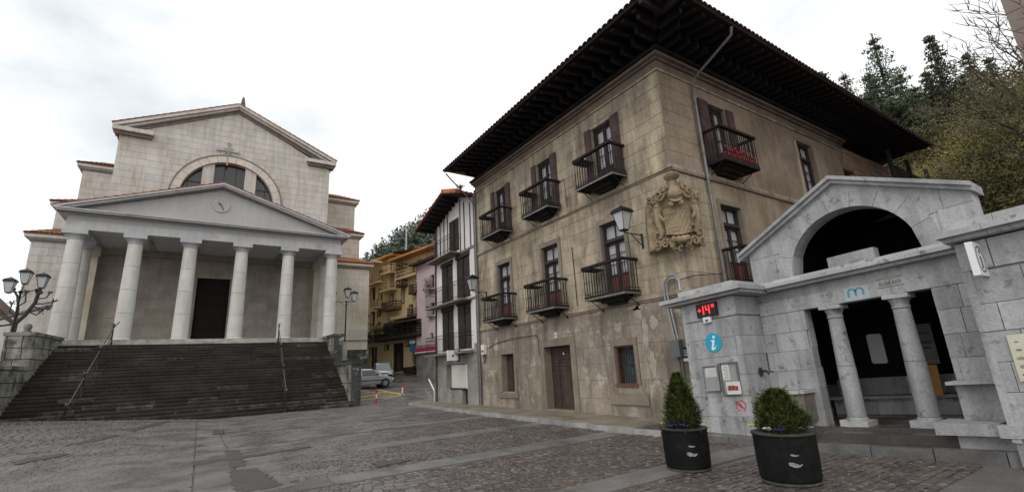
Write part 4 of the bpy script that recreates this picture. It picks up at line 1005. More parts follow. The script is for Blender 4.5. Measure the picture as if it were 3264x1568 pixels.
for i in range(7):
    a0, a1 = math.pi * i / 7, math.pi * (i + 1) / 7
    P = lambda a, y, r: (r * math.cos(a), y, r * math.sin(a) * 0.8)
    tm._add([P(a0, 0, .105), P(a1, 0, .105), P(a1, .42, .085), P(a0, .42, .085)], [(0, 1, 2, 3)])
    tm._add([P(a0, 0, .088), P(a1, 0, .088), P(a1, .42, .068), P(a0, .42, .068)], [(0, 3, 2, 1)])
    tm._add([P(a0, 0, .088), P(a1, 0, .088), P(a1, 0, .105), P(a0, 0, .105)], [(0, 1, 2, 3)])
met = tm.mesh('roof_tile', surf('eave_tile', (0.075, 0.055, 0.045), (0.045, 0.036, 0.03), scale=6, rnd=0.3, bump=0.3), fix=False)
y = EYo + 0.05
while y < YE:
    inst(met, 'roof_tile', pal, (EXo - 0.06, y, ez(8.9, y) + 0.055), (0, RAD(-12) * 0, -math.pi / 2), (1, 1, 1)); y += 0.215
x = EXo + 0.1
while x < XE:
    inst(met, 'roof_tile', pal, (x, EYo - 0.06, ez(x, 5.9) + 0.055), (0, 0, 0), (1, 1, 1)); x += 0.215 if x < 24 else 0.3
# ---- openings
def surround(T, h, wd, par, mt=S_frame, head=None, sill=False, w1=0.03):
    hd = head or wd
    MB(T).box(h[0] - wd, h[0] + .004, h[2], h[3] - .004, -0.27, w1).build('surround', mt, par); MB(T).box(h[1] - .004, h[1] + wd, h[2], h[3] - .004, -0.27, w1).build('surround', mt, par)
    MB(T).box(h[0] - wd, h[1] + wd, h[3] - .003, h[3] + hd, -0.27, w1 + .002).build('lintel', mt, par)
def french(T, h, par, panel=W_red, panel_h=0.66, transom=0.60, dark=W_dark, curt=True):
    u0, u1, v0, v1 = h; root = MB(T)
    wf = -0.20
    root.box(u0, u0 + .07, v0, v1, wf, wf + .09); root.box(u1 - .07, u1, v0, v1, wf, wf + .09); root.box(u0 + .07, u1 - .07, v1 - .08, v1, wf, wf + .09)
    vt = v1 - transom
    if transom: root.box(u0 + .07, u1 - .07, vt - .05, vt + .06, wf, wf + .12)
    r = root.build('french_window', dark, par)
    if curt: MB(T).box(u0 + .06, u1 - .06, v0 + panel_h, v1 - .06, wf - .05, wf - .03).build('curtain', C_curt, r)
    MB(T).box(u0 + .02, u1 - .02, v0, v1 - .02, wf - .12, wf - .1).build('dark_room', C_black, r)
    um = (u0 + u1) / 2; top_ = vt - .05 if transom else v1 - .08
    for a, c in ((u0 + .07, um - .01), (um + .01, u1 - .07)):
        lf = MB(T); lf.box(a, a + .05, v0 + .02, top_, wf, wf + .05); lf.box(c - .05, c, v0 + .02, top_, wf, wf + .05); lf.box(a + .05, c - .05, v0 + .02, v0 + .12, wf, wf + .05)
        lf.box(a + .05, c - .05, top_ - .07, top_, wf, wf + .05); lf.box(a + .05, c - .05, v0 + panel_h - .05, v0 + panel_h + .02, wf, wf + .05)
        lv = lf.build('leaf', dark, r)
        MB(T).box(a + .05, c - .05, v0 + .12, v0 + panel_h - .05, wf + .005, wf + .03).build('lower_panel', panel, r)
        n = 3; hh = (top_ - .07 - (v0 + panel_h + .02))
        for i in range(n):
            q0 = v0 + panel_h + .02 + hh * i / n
            MB(T).box(a + .05, c - .05, q0 + .012, q0 + hh / n - .012, wf + .02, wf + .026).build('pane', G_win, r)
            if i: MB(T).box(a + .05, c - .05, q0 - .012, q0 + .012, wf + .01, wf + .04).build('glazing_bar', dark, r)
    if transom:
        for a, c in ((u0 + .07, um - .015), (um + .015, u1 - .07)): MB(T).box(a, c, vt + .06, v1 - .08, wf + .02, wf + .026).build('pane', G_win, r)
        MB(T).box(um - .015, um + .015, vt + .06, v1 - .08, wf + .01, wf + .05).build('glazing_bar', dark, r)
    MB(T).box(u0, u1, v0 - .04, v0, -0.45, 0.02).build('threshold', S_frame, r)
    return r
BAR = None
def balcony(T, u0, u1, v, par, dep=0.67, hr=0.95, label=None, rot=0, bars=0.115, plank=False, rail_dark=True, corb=0.30):
    """iron balcony: slab with scalloped fringe, bars, broad handrail, raking stays"""
    sb = MB(T); sb.box(u0, u1, v - .07, v, 0.0, dep)
    r = sb.build('balcony', W_eave, par, label=label)
    fr = MB(T); n = int((u1 - u0) / 0.09)
    for i in range(n):
        a = u0 + (u1 - u0) * i / n; c = u0 + (u1 - u0) * (i + 1) / n; m_ = (a + c) / 2
        fr.prism([(a, v - .07), (a, v - .105), (m_, v - .145), (c, v - .105), (c, v - .07)][::-1], dep - .012, dep + .004)
    nd = int(dep / 0.09)
    for uu, q in ((u0, -1), (u1, 1)):
        for i in range(nd):
            a = dep * i / nd; c = dep * (i + 1) / nd; m_ = (a + c) / 2
            k = len(fr.v); pts = [(uu, v - .07, a), (uu, v - .105, a), (uu, v - .145, m_), (uu, v - .105, c), (uu, v - .07, c)]
            fr._add(pts + [(uu + q * .008, p[1], p[2]) for p in pts], [(0, 1, 2, 3, 4), (9, 8, 7, 6, 5)] + [(j, (j + 1) % 5, 5 + (j + 1) % 5, 5 + j) for j in range(5)])
    fr.build('fringe', I_zinc if plank else W_eave, r)
    cb_ = MB(T)     # stepped timber corbel under the slab
    cb_.box(u0 + corb, u1 - corb, v - .15, v - .071, 0.0, dep * .8); cb_.box(u0 + corb + .1, u1 - corb - .1, v - .24, v - .151, 0.0, dep * .55); cb_.box(u0 + corb + .2, u1 - corb - .2, v - .32, v - .241, 0.0, dep * .3)
    cb_.build('corbel', W_eave, r)
    hv = v + hr
    h_ = MB(T); h_.box(u0 - .02, u1 + .02, hv - .045, hv + .03, dep - .085, dep + .035); h_.box(u0 - .02, u0 + .07, hv - .045, hv + .03, 0, dep - .086); h_.box(u1 - .07, u1 + .02, hv - .045, hv + .03, 0, dep - .086)
    h_.build('handrail', W_eave, r)
    lo = MB(T); lo.box(u0, u1, v + .06, v + .08, dep - .04, dep - .02); lo.box(u0 + .01, u0 + .03, v + .06, v + .08, 0, dep - .04); lo.box(u1 - .03, u1 - .01, v + .06, v + .08, 0, dep - .04)
    lo.build('lower_rail', I_iron, r)
    def bar(u, w_):
        m_ = MB(T); m_.box(u - .009, u + .009, v, hv - .045, w_ - .009, w_ + .009); m_.box(u - .016, u + .016, v + hr * .45, v + hr * .45 + .03, w_ - .016, w_ + .016); m_.build('bar', I_iron, r)
    n = int((u1 - u0) / bars)
    for i in range(n + 1): bar(u0 + .02 + (u1 - u0 - .04) * i / n, dep - .03)
    for w_ in np.arange(0.08, dep - .1, bars): bar(u0 + .02, w_); bar(u1 - .02, w_)
    for u in (u0 + .12, u1 - .12):
        st = MB(T); st.tube([(u, v - .09, dep * .85), (u, v - .42, 0.02)], 0.014, 5)
        st.box(u - .02, u + .02, v - .46, v - .36, 0.0, .04); st.build('stay', I_iron, r)
    if plank:
        MB(T).box(u1 - .42, u1 + .03, hv - .10, hv - .05, -0.0 + .1, dep + .02).build('shelf_board', W_eave, r)
    return r
for i, h in enumerate(mid):
    surround(TX, h, 0.15, pal, S_frame, 0.17); french(TX, h, pal)
    un = (9.32, 12.62, 15.92)[2 - i]; balcony(TX, un, un + 1.74, 3.60, pal, plank=True, hr=0.93)
def shutter(T, u0, u1, v0, v1, w0, w1, par, n=2, label=None):
    s_ = MB(T).box(u0, u1, v0, v1, w0, w1).build('shutter', W_shut, par, label=label); hh = (v1 - v0) / n
    for i in range(n): MB(T).box(u0 + .06, u1 - .06, v0 + hh * i + .07, v0 + hh * (i + 1) - .07, w1, w1 + .012).build('panel', W_shut, s_)
    return s_
for i, h in enumerate(top):
    surround(TX, h, 0.10, pal, S_pal, 0.12, w1=0.006); french(TX, h, pal, panel=W_dark, transom=0.0)
    shutter(TX, h[0] - .36, h[0] - .01, h[2] + .05, h[3] + .02, 0.03, 0.065, pal, 3)
    st = MB(TX); st.box(h[1] + .005, h[1] + .30, h[2] + .05, h[3] + .02, 0.03, 0.065); st.build('shutter', W_shut, pal)
    un = (9.30, 12.60, 15.90)[2 - i]; balcony(TX, un, un + 1.72, 7.30, pal, plank=True, hr=0.96)
# ground floor: shuttered window, studded door, grilled window
surround(TX, gh_w, 0.15, pal, S_frame, 0.19); surround(TX, gh_g, 0.13, pal, S_frame, 0.2); surround(TX, gh_d, 0.25, pal, S_frame, 0.23, w1=0.025)
MB(TX).box(16.12, 17.58, 0.38, 0.56, -0.1, 0.07).build('window_sill', S_frame, pal)
MB(TX).prism([(9.47, 0.34), (10.98, 0.34), (10.98, 0.6), (10.86, 0.66), (10.7, 0.61), (9.75, 0.61), (9.6, 0.66), (9.47, 0.6)], -0.1, 0.06).build('window_sill', S_frame, pal)
sh = MB(TX).box(16.35, 17.32, 0.60, 2.12, -0.30, -0.26).build('wooden_shutter', W_door, pal)
for j in range(2):
    MB(TX).box(16.40 + j * .47, 16.81 + j * .47, 0.66, 1.85, -0.26, -0.235).build('shutter_leaf', W_door, sh)
MB(TX).box(16.40, 17.27, 1.88, 2.08, -0.26, -0.23).build('shutter_head', W_dark, sh)
d = MB(TX).box(12.74, 14.28, 0.0, 2.24, -0.36, -0.32).build('studded_door', W_door, pal)
for j in range(7):
    MB(TX).box(12.76 + j * .217, 12.972 + j * .217, 0.02, 2.22, -0.32, -0.295 + (0.006 if j % 2 else 0)).build('plank', W_door, d)
MB(TX).box(13.78, 13.81, 0.02, 1.75, -0.29, -0.275).build('wicket_edge', W_dark, d); MB(TX).box(12.78, 13.8, 1.75, 1.78, -0.29, -0.275).build('wicket_edge', W_dark, d)
stud = MB(TX)
for r in range(6):
    for c in range(12):
        u, v = 12.85 + c * .12, 1.40 + r * .12
        stud.prism([(u + .016 * math.cos(a), v + .016 * math.sin(a)) for a in np.linspace(0, 2 * math.pi, 7)[:-1]], -0.29, -0.272)
stud.build('studs', I_iron, d); MB(TX).box(13.46, 13.50, 1.92, 2.0, -0.29, -0.26).build('door_plate', M_wh, d)
MB(TX).box(12.6, 14.4, -0.02, 0.05, -0.35, 0.02).build('door_step', S_pave, pal)
MB(TX).box(13.42, 13.58, 2.52, 2.72, 0.0, 0.02).build('number_plate', M_paper, pal)
text_into(lambda p: TX((13.5 - p[0], p[1], p[2])), '10', 0.13, 0, 2.57, 0.02, 0.024, 'house_number', M_grey, pal)
fr = MB(TX); h = gh_g
fr.box(h[0], h[0] + .06, h[2], h[3], -.2, -.06); fr.box(h[1] - .06, h[1], h[2], h[3], -.2, -.06); fr.box(h[0] + .06, h[1] - .06, h[3] - .06, h[3], -.2, -.06); fr.box(h[0] - .02, h[1] + .02, h[2] - .07, h[2] + .04, -.2, .03)
fr = fr.build('window_frame', surf('reddish_wood', (0.16, 0.075, 0.045), (0.10, 0.05, 0.035), scale=6), pal)
MB(TX).box(h[0] + .05, h[1] - .05, h[2] + .03, h[3] - .05, -.3, -.28).build('curtain', surf('grey_curtain', (0.20, 0.23, 0.24), (0.10, 0.12, 0.125), scale=10), fr)
MB(TX).box(h[0] + .06, h[1] - .06, h[2] + .04, h[3] - .06, -.17, -.165).build('pane', G_win, fr)
for j in range(7): MB(TX).box(h[0] + .09 + j * .105, h[0] + .105 + j * .105, h[2] + .04, h[3] - .06, -.09, -.075).build('grille_bar', I_iron, fr)
for v in (1.15, 1.45, 1.75): MB(TX).box(h[0] + .06, h[1] - .06, v, v + .02, -.095, -.07).build('grille_bar', I_iron, fr)
# side facade openings
surround(TY, rt, 0.10, pal, S_palr, 0.12, w1=.01); french(TY, rt, pal, panel=W_dark, transom=0.0)
shutter(TY, 12.52, 13.0, 7.35, 9.62, 0.03, 0.065, pal, 3); shutter(TY, 14.05, 14.45, 7.35, 9.62, 0.03, 0.065, pal, 3)
rb = balcony(TY, 12.42, 14.32, 7.34, pal, dep=0.66, hr=0.99)
surround(TY, rm, 0.14, pal, S_frame, 0.16); french(TY, rm, pal); balcony(TY, 12.45, 14.3, 3.62, pal, dep=0.66)
surround(TY, r2_, 0.12, pal, S_frame, 0.14); french(TY, r2_, pal, panel=W_dark, transom=0.65)
MB(TY).box(r3_[0], r3_[1], r3_[2], r3_[3], -.25, -.2).build('small_window', W_dark, pal)
shf = MB(TY); shf.box(r2_[0] - .25, r2_[0] - .12, r2_[2] - .1, r2_[3] - .05, 0, .05); shf.build('stone_jamb', S_pal, pal)
# geranium pots on the side balcony
rr = random.Random(9)
for i in range(9):
    x = 12.6 + i * 0.19; t = thing('geranium_pot', 'potted red geranium on the upper side balcony, %s from the drainpipe' % ['first', 'second', 'third', 'fourth', 'fifth', 'sixth', 'seventh', 'eighth', 'ninth'][i], 'flower pot', (x, 7.15, 7.345), 0, 'red geraniums on the side balcony')
    MB().lathe(x, 7.15, [(0.05, 7.345), (0.075, 7.47), (0.085, 7.475), (0.085, 7.50)], 10).build('pot', P_pot, t)
    lf, fl = MB(), MB()
    for k in range(26):
        a = rr.uniform(0, 6.28); r = rr.uniform(0, .12); z = 7.5 + rr.uniform(0, .14); c = Vector((x + r * math.cos(a), 7.13 + r * math.sin(a) * .7, z)); q = [c + Vector((rr.uniform(-.035, .035), rr.uniform(-.03, .03), rr.uniform(-.03, .03))) for _ in range(3)]
        lf._add([tuple(v) for v in q], [(0, 1, 2)])
    for k in range(rr.choice((1, 2, 3, 3))):
        fl.ball((x + rr.uniform(-.09, .09), 7.10 + rr.uniform(-.06, .05), 7.56 + rr.uniform(0, .14)), rr.uniform(.03, .045), 6, 4)
    lf.build('leaves', L_grn, t, fix=False); fl.build('blooms', F_red, t)
# ---- carved coat of arms across the corner
arms = thing('carved_coat_of_arms', 'carved stone coat of arms with helmet wrapped over the palace corner', 'coat of arms', (10.45, 7.45, 4.35))
q2 = math.sqrt(0.5)
def TC(p):       # u lateral along the diagonal (towards +X,-Y = right), w outward (-X,-Y)
    p = (p[0] * .80, p[1], p[2]); bend = abs(p[0]) * 0.34
    return (10.62 + p[0] * q2 * 1.0 - (p[2] - bend) * q2, 7.62 - p[0] * q2 * 1.0 - (p[2] - bend) * q2, p[1])
UO = -0.06
MB(TC).prism([(-.98 + UO, 4.5), (-.35 + UO, 4.62), (.28, 4.62), (.72, 4.6), (.82, 5.3), (.74, 5.95), (.45, 6.25), (-.45 + UO, 6.25), (-.9 + UO, 5.95), (-.98 + UO, 5.2)], -0.5, 0.02).build('back_slab', S_shield, arms)
nu, nv_ = 18, 16; sv = MB(TC)
def shz(u, v): return 0.20 + 0.05 * math.cos(v * 4) - 0.25 * abs(u)
for face in (0, 1):
    for j in range(nv_ + 1):
        for i in range(nu + 1):
            u = -.42 + .84 * i / nu; v = 4.82 + .86 * j / nv_ + (0.04 if j == 0 else 0) * math.cos(i / nu * 6.28)
            rel = 0
            if face:
                un, vn = i / nu, j / nv_
                if un < .46 and vn < .35 and (j % 2 == 0): rel = .02
                if un < .46 and .45 < vn < .9 and j in (9, 12): rel = .02
                if un > .54: rel = .015 * (math.sin(i * 2.1) * math.sin(j * 1.7) > 0.2)
                if abs(un - .5) < .03: rel = .02
                if un < .04 or un > .96 or vn < .04 or vn > .96: rel = .03
            sv.v.append(TC((u + UO, v, (shz(u, v) + rel) if face else -0.1)))
W1 = nu + 1; K = W1 * (nv_ + 1)
for j in range(nv_):
    for i in range(nu):
        sv.f += [(j * W1 + i, (j + 1) * W1 + i, (j + 1) * W1 + i + 1, j * W1 + i + 1), (K + j * W1 + i, K + j * W1 + i + 1, K + (j + 1) * W1 + i + 1, K + (j + 1) * W1 + i)]
edge = [i for i in range(W1)] + [j * W1 + nu for j in range(1, nv_ + 1)] + [nv_ * W1 + i for i in range(nu - 1, -1, -1)] + [j * W1 for j in range(nv_ - 1, 0, -1)]
for a, c in zip(edge, edge[1:] + edge[:1]): sv.f.append((a, c, K + c, K + a))
sv.build('shield', S_shield, arms)
def blob(us, vs, ws, rs, nm, sd=0, mt=S_shield):
    b = MB()
    for u, v, w_, r in zip(us, vs, ws, rs):
        c = TC((u + UO, v, w_)); b.ball(c, r, 9, 6, 1.0)
    return b.build(nm, mt, arms, smooth=True)
blob([0], [5.95], [.24], [.20], 'helmet'); MB(TC).box(-.16 + UO, .16 + UO, 5.86, 5.90, .36, .44).build('visor', S_shield, arms)
MB(TC).prism([(-.22 + UO, 5.80), (.22 + UO, 5.80), (.16 + UO, 5.72), (0 + UO, 5.68), (-.16 + UO, 5.72)], .1, .36).build('collar', S_shield, arms)
blob([-.16, .16], [5.66, 5.66], [.26, .26], [.085, .085], 'scroll_boss')
b = MB(); cb_ = TC((0 + UO, 0, .12)); b.lathe(cb_[0], cb_[1], [(.13, 6.1), (.10, 6.25), (.085, 6.35), (.15, 6.42), (.20, 6.45), (.22, 6.5), (.12, 6.52)], 12); b.build('crest', S_shield, arms, smooth=True)
for k in range(5):
    a = -1.2 + k * .6; b = MB(); b.ball((cb_[0] + .17 * math.cos(a - 2.3), cb_[1] + .17 * math.sin(a - 2.3), 6.54), .045, 7, 5); b.build('crest_bead', S_shield, arms, smooth=True)
def curl(c, r0, turns, a0, sg, rad, nm='acanthus_scroll'):
    pts = []
    n = 16
    for i in range(n + 1):
        t = i / n; a = a0 + sg * turns * 2 * math.pi * t; r = r0 * (1 - .78 * t)
        pts.append((c[0] + UO + r * math.cos(a), c[1] + r * math.sin(a), .10 + .10 * t))
    MB(TC).tube(pts, rad, 6, rad * .55).build(nm, S_shield, arms, smooth=True)
rr = random.Random(21)
for k in range(46):
    a = rr.uniform(0, 6.28); q = rr.uniform(.86, 1.08); uu, vv = math.cos(a) * .74 * q, 5.35 + math.sin(a) * .88 * q
    curl((uu, min(6.25, vv)), rr.uniform(.05, .11), rr.uniform(.5, 1.0), rr.uniform(0, 6.28), rr.choice((-1, 1)), rr.uniform(.018, .034), 'leaf_curl')
for sg in (-1, 1):
    for (u, v, r, a0, dr) in [(.50, 6.02, .22, 2.6, 1), (.68, 5.78, .20, 1.5, -1), (.36, 6.15, .17, 3.6, 1), (.70, 5.48, .16, 1.2, 1), (.66, 4.85, .20, 4.2, 1), (.48, 4.62, .18, 3.4, -1), (.74, 4.62, .15, 5.0, -1), (.26, 4.64, .13, 3.0, 1), (.82, 5.92, .13, .8, 1), (.58, 5.62, .13, 0, -1)]:
        curl((sg * u, v), r * .85, 1.25, a0 if sg > 0 else math.pi - a0, dr * sg, .042)
    # supporting figure beside the shield: torso, head, arms as one smooth skinned form
    fig = MB(TC); fig.tube([(sg * .60 + UO, 5.62, .16), (sg * .64 + UO, 5.45, .22), (sg * .64 + UO, 5.25, .23), (sg * .60 + UO, 5.08, .18), (sg * .56 + UO, 4.86, .14)], .10, 8, .06)
    fig.build('supporter', S_shield, arms, smooth=True)
    blob([sg * .62], [5.68], [.20], [.085], 'supporter_head'); MB(TC).tube([(sg * .62 + UO, 5.48, .22), (sg * .52 + UO, 5.30, .30), (sg * .44 + UO, 5.22, .30)], .05, 6, .035).build('supporter_arm', S_shield, arms, smooth=True)
    for k in range(4): blob([sg * (.55 + rr.uniform(-.1, .15))], [5.1 + rr.uniform(-.35, .3)], [.12], [rr.uniform(.05, .08)], 'leaf_knob')
blob([-.2, -.06, .08, .2], [4.70, 4.66, 4.66, 4.70], [.18, .22, .22, .18], [.09, .10, .10, .09], 'mask')
# ---- drainpipes
t = thing('drainpipe', 'grey drainpipe slanting from the palace eave edge down its side wall', 'drainpipe', (12.25, 7.6, 0))
MB().tube([(12.0, 5.92, 10.82), (12.06, 6.0, 10.62), (12.22, 7.45, 10.12), (12.24, 7.58, 9.85)], .045, 10).build('sloping_pipe', I_zinc, t, smooth=True)
for z0, z1 in ((6.62, 9.85), (3.3, 6.6), (0.0, 3.28)): MB().tube([(12.24, 7.58, z0), (12.24, 7.58, z1)], .05, 10).build('pipe', I_zinc, t, smooth=True)
for z in (9.3, 7.6, 6.6, 4.8, 3.28): MB().lathe(12.24, 7.58, [(.065, z - .02), (.065, z + .02)], 10).build('bracket', I_zinc, t)
t = thing('drainpipe', 'thin pipes on the joint between palace and timbered house', 'drainpipe', (10.6, 19.15, 0))
for dy, r in ((0.0, .045), (0.16, .03)): MB().tube([(10.62, 19.10 + dy, 0), (10.62, 19.10 + dy, 10.2 - dy)], r, 8).build('pipe', I_zinc, t, smooth=True)
MB().tube([(8.98, 18.9, 10.72), (9.3, 18.98, 10.5), (10.45, 19.08, 9.6), (10.62, 19.10, 9.3)], .035, 8).build('sloping_pipe', I_zinc, t, smooth=True)
t = thing('meter_box', 'small beige meter box with hanging cable at the left edge of the palace', 'meter box', (10.66, 18.75, 2.2))
MB().box(10.56, 10.69, 18.55, 18.85, 2.2, 2.62).build('case', P_white, t); MB().box(10.55, 10.56, 18.6, 18.8, 2.28, 2.38).build('label_plate', M_grey, t)
MB().tube([(10.62, 18.6, 2.2), (10.6, 18.5, 1.95), (10.62, 18.7, 1.8), (10.64, 18.75, 2.2)], .02, 6).build('cable', M_black, t)
t = thing('facade_cable', 'black cable sagging along the palace wall above the door', 'cable', (10.66, 17, 2.4))
pts = [(10.66, 18.5, 2.42), (10.66, 17.6, 2.62), (10.66, 16.2, 2.72), (10.66, 14.65, 2.72), (10.66, 14.55, 2.5), (10.66, 14.55, 1.9)]
MB().tube(pts, .012, 5).build('cable', M_black, t)
MB().tube([(10.67, 12.2, 5.6), (10.67, 12.18, 4.9), (10.66, 12.15, 3.5)], .014, 5).build('cable', M_black, t)
MB().tube([(10.67, 15.1, 8.1), (10.67, 12.3, 8.25), (10.67, 12.25, 7.1)], .01, 5).build('cable', M_black, t)
# electrical riser at the palace corner
t = thing('cable_riser', 'pale electrical conduits and grey box rising on the palace corner to the marble kiosk', 'conduit', (10.6, 8.2, 0))
for dy in (0, .10): MB().tube([(10.64, 8.30 - dy, 2.05), (10.62, 8.44 - dy, 3.3), (10.6, 8.38 - dy, 3.62), (10.58, 8.2 - dy * .5, 3.80 - dy), (10.56, 7.98 - dy * .3, 3.80 - dy), (10.5, 7.82 - dy * .2, 3.66 - dy), (10.4, 7.74, 3.3)], .028, 8).build('conduit', M_alu, t, smooth=True)
MB().box(10.50, 10.68, 8.10, 8.40, 1.62, 2.06).build('junction_box', M_grey, t)
for dy in (0, .08): MB().tube([(10.63, 8.22 - dy, 0.05), (10.63, 8.26 - dy, 1.62)], .03, 8).build('conduit', M_grey, t)
MB().tube([(10.45, 7.72, 3.6), (10.9, 7.62, 3.72), (12.2, 7.6, 3.85)], .012, 5).build('cable', M_black, t)
t = thing('street_name_plaque', 'small black plaque with white lettering low beside the palace corner', 'plaque', (10.68, 7.9, 1.5))
MB().box(10.66, 10.69, 7.90, 8.22, 1.60, 1.86).build('plate', M_black, t); MB().box(10.66, 10.69, 7.90, 8.22, 1.50, 1.58).build('lower_plate', M_paper, t)
for j, v in enumerate((1.78, 1.73, 1.68, 1.64)): MB().box(10.655, 10.661, 7.95 + (.05 if j in (0, 3) else 0), 8.17 - (.04 if j == 0 else 0), v, v + .018).build('text_line', M_paper, t)
# ---- wall lanterns
def lantern(c, s, par, nm='lantern'):
    """four sided tapered street lantern, c = bottom centre, s = height"""
    x, y, z = c
    r = MB().lathe(x, y, [(.13 * s, z), (.16 * s, z + .03 * s), (.16 * s, z + .05 * s)], 4, math.pi / 4).build(nm, I_lamp, par)
    MB().lathe(x, y, [(.15 * s, z + .05 * s), (.30 * s, z + .62 * s)], 4, math.pi / 4).build('glass', G_lamp, r)
    for k in range(4):
        a = math.pi / 4 + k * math.pi / 2
        MB().tube([(x + .155 * s * math.cos(a), y + .155 * s * math.sin(a), z + .05 * s), (x + .305 * s * math.cos(a), y + .305 * s * math.sin(a), z + .62 * s)], .014 * s, 4).build('edge_bar', I_lamp, r)
    MB().lathe(x, y, [(.37 * s, z + .61 * s), (.38 * s, z + .65 * s), (.30 * s, z + .74 * s), (.17 * s, z + .80 * s), (.07 * s, z + .84 * s), (.02 * s, z + .88 * s)], 4, math.pi / 4).build('cap', I_lamp, r)
    MB().lathe(x, y, [(.05 * s, z + .1 * s), (.05 * s, z + .4 * s)], 8).build('bulb', M_wh, r)
    return r
def wall_lamp(y, zb, xw, xo, s, label):
    t = thing('wall_lamp', label, 'lamp', (xw, y, zb), 0, 'lanterns on iron wall brackets')
    MB().box(xw - .03, xw, y - .03, y + .03, zb - .05, zb + .40).build('wall_plate', I_lamp, t)
    b = MB(); b.tube([(xw, y, zb + .36), (xo, y, zb + .36)], .016, 6); b.tube([(xw, y, zb), (xw - (xw - xo) * .62, y, zb + .35)], .014, 6); b.build('bracket', I_lamp, t)
    lantern((xo, y, zb + .40), s, t); return t
wall_lamp(9.03, 4.84, 10.70, 9.95, 0.90, 'black glazed lantern on iron bracket right of the near piano nobile window')
wall_lamp(18.38, 4.60, 10.70, 9.98, 0.86, 'black glazed lantern on iron bracket between palace and timbered house')
# ================================================================== MARBLE KIOSK (arcade)
kio = thing('marble_kiosk', 'grey marble shelter with arched gable, two columns and an information pillar', 'shelter', (10.3, 3.75, 0.1))
KB = Blocks('marble_block')
shk = lambda y: 0.05 * (4.8 - max(-4, min(8, y)))
TK, TP = FX(10.3, shk), FX(9.4, shk)
def TKS(y0, sgn):          # side face (normal -Y for sgn=1) u = X
    return lambda p: (p[0], y0 - p[2] * sgn, p[1] + shk(y0))
# left pier
YL0, YL1 = 5.69, 7.05
b = MB(lambda p: (p[0], p[1], p[2] + shk(p[1]))); b.box(9.43, 11.6, YL0 + .03, YL1 - .03, -0.2, 2.88); b.box(9.43, 11.6, 0.6, 2.02, -0.2, 2.9)
b.box(10.33, 10.6, 4.80, YL0 + .02, -0.2, 2.42); b.box(10.33, 10.6, 2.02, 2.65, -0.2, 2.42); b.box(10.33, 10.62, 2.0, YL0, 2.43, 2.9)
b.build('core', S_marblej, kio)
KB.add(ashlar(YL0, YL1, 0.02, 2.45, 0.41, 0.55, gap=0.003, seed=61, jit=.05), TP, -0.1, 0.0, S_marble, inset=.002, pr=2, vary=0.004)
KB.add(ashlar(YL0, YL1, 2.47, 2.88, 0.41, 0.75, gap=0.003, seed=62), TP, -0.1, 0.004, S_marble, pr=2, vary=0.002)
KB.add(ashlar(9.4, 10.3, 0.02, 2.45, 0.41, 0.5, gap=0.003, seed=63, jit=.05), TKS(YL0, 1), -0.1, 0.0, S_marble, inset=.002, pr=2, vary=0.004)
KB.add(ashlar(9.4, 10.3, 2.47, 2.88, 0.41, 0.6, gap=0.003, seed=64), TKS(YL0, 1), -0.1, 0.004, S_marble, pr=2, vary=0.002)
KB.add(ashlar(9.4, 11.6, 0.02, 2.88, 0.41, 0.6, gap=0.003, seed=65), TKS(YL1, -1), -0.1, 0.0, S_marble, pr=.5)
# fountain wall, jambs, right wall, right pier
KB.add(ashlar(4.77, YL0, 0.1, 2.42, 0.39, 0.5, gap=0.003, seed=66, jit=.05), TK, -0.1, 0.0, S_marble, inset=.002, pr=2, vary=0.006)
KB.add(ashlar(2.05, 2.68, 0.1, 2.42, 0.39, 0.5, gap=0.003, seed=67, jit=.05), TK, -0.1, 0.0, S_marble, inset=.002, pr=2, vary=0.006)
KB.add(ashlar(10.31, 10.6, 0.1, 2.42, 0.39, 0.5, gap=0.003, seed=68, jit=.05), TKS(4.77, 1), -0.1, 0.0, S_marble, inset=.002, pr=2)
KB.add(ashlar(10.31, 10.6, 0.1, 2.42, 0.39, 0.5, gap=0.003, seed=69, jit=.05), TKS(2.68, -1), -0.1, 0.0, S_marble, inset=.002, pr=2)
KB.add(ashlar(0.6, 2.05, 0.3, 2.45, 0.40, 0.55, gap=0.006, seed=70, jit=.1), TP, -0.1, 0.0, S_marble, inset=.002, pr=2, vary=0.010)
KB.add(ashlar(0.6, 2.05, 2.47, 2.9, 0.43, 0.75, gap=0.003, seed=71), TP, -0.1, 0.004, S_marble, pr=2)
KB.add(ashlar(9.4, 10.3, 0.1, 2.9, 0.40, 0.5, gap=0.003, seed=72), TKS(2.05, -1), -0.1, 0.0, S_marble, pr=1)
# fascia over the opening: three long blocks
for a, c in ((2.05, 3.22), (3.225, 4.28), (4.285, YL0 - .003)): MB(TK).box(a, c, 2.425, 2.70, -0.3, 0.012).build('fascia_block', S_marble, kio); MB(TK).box(a, c, 2.703, 2.895, -0.3, 0.0).build('fascia_block', S_marble, kio)
# cornice: slabs
def kcorn(T, a, c, v0, v1, ov, nm='cornice_slab', n=3, mt=S_marblec, back=-0.3):
    for i in range(n):
        u0 = a + (c - a) * i / n + .003; u1 = a + (c - a) * (i + 1) / n - .003
        MB(T).prism([(u0, v0), (u1, v0), (u1, v1), (u0, v1)], back, ov + rg.uniform(-.006, .006)).build(nm, mt, kio)
kcorn(TP, YL0 - .30, YL1 + .32, 2.89, 2.95, 0.20, back=-1.2); kcorn(TP, YL0 - .34, YL1 + .36, 2.953, 3.04, 0.32, back=-1.2); kcorn(TP, YL0 - .02, YL1 + .02, 3.043, 3.20, 0.02, 'parapet_block', 3, back=-2.2)
kcorn(TK, 2.0, YL0 - .34, 2.90, 2.96, 0.18, n=4); kcorn(TK, 2.0, YL0 - .36, 2.963, 3.03, 0.28, n=4); kcorn(TK, 1.72, YL0 - .02, 3.033, 3.13, 0.03, 'parapet_block', 4)
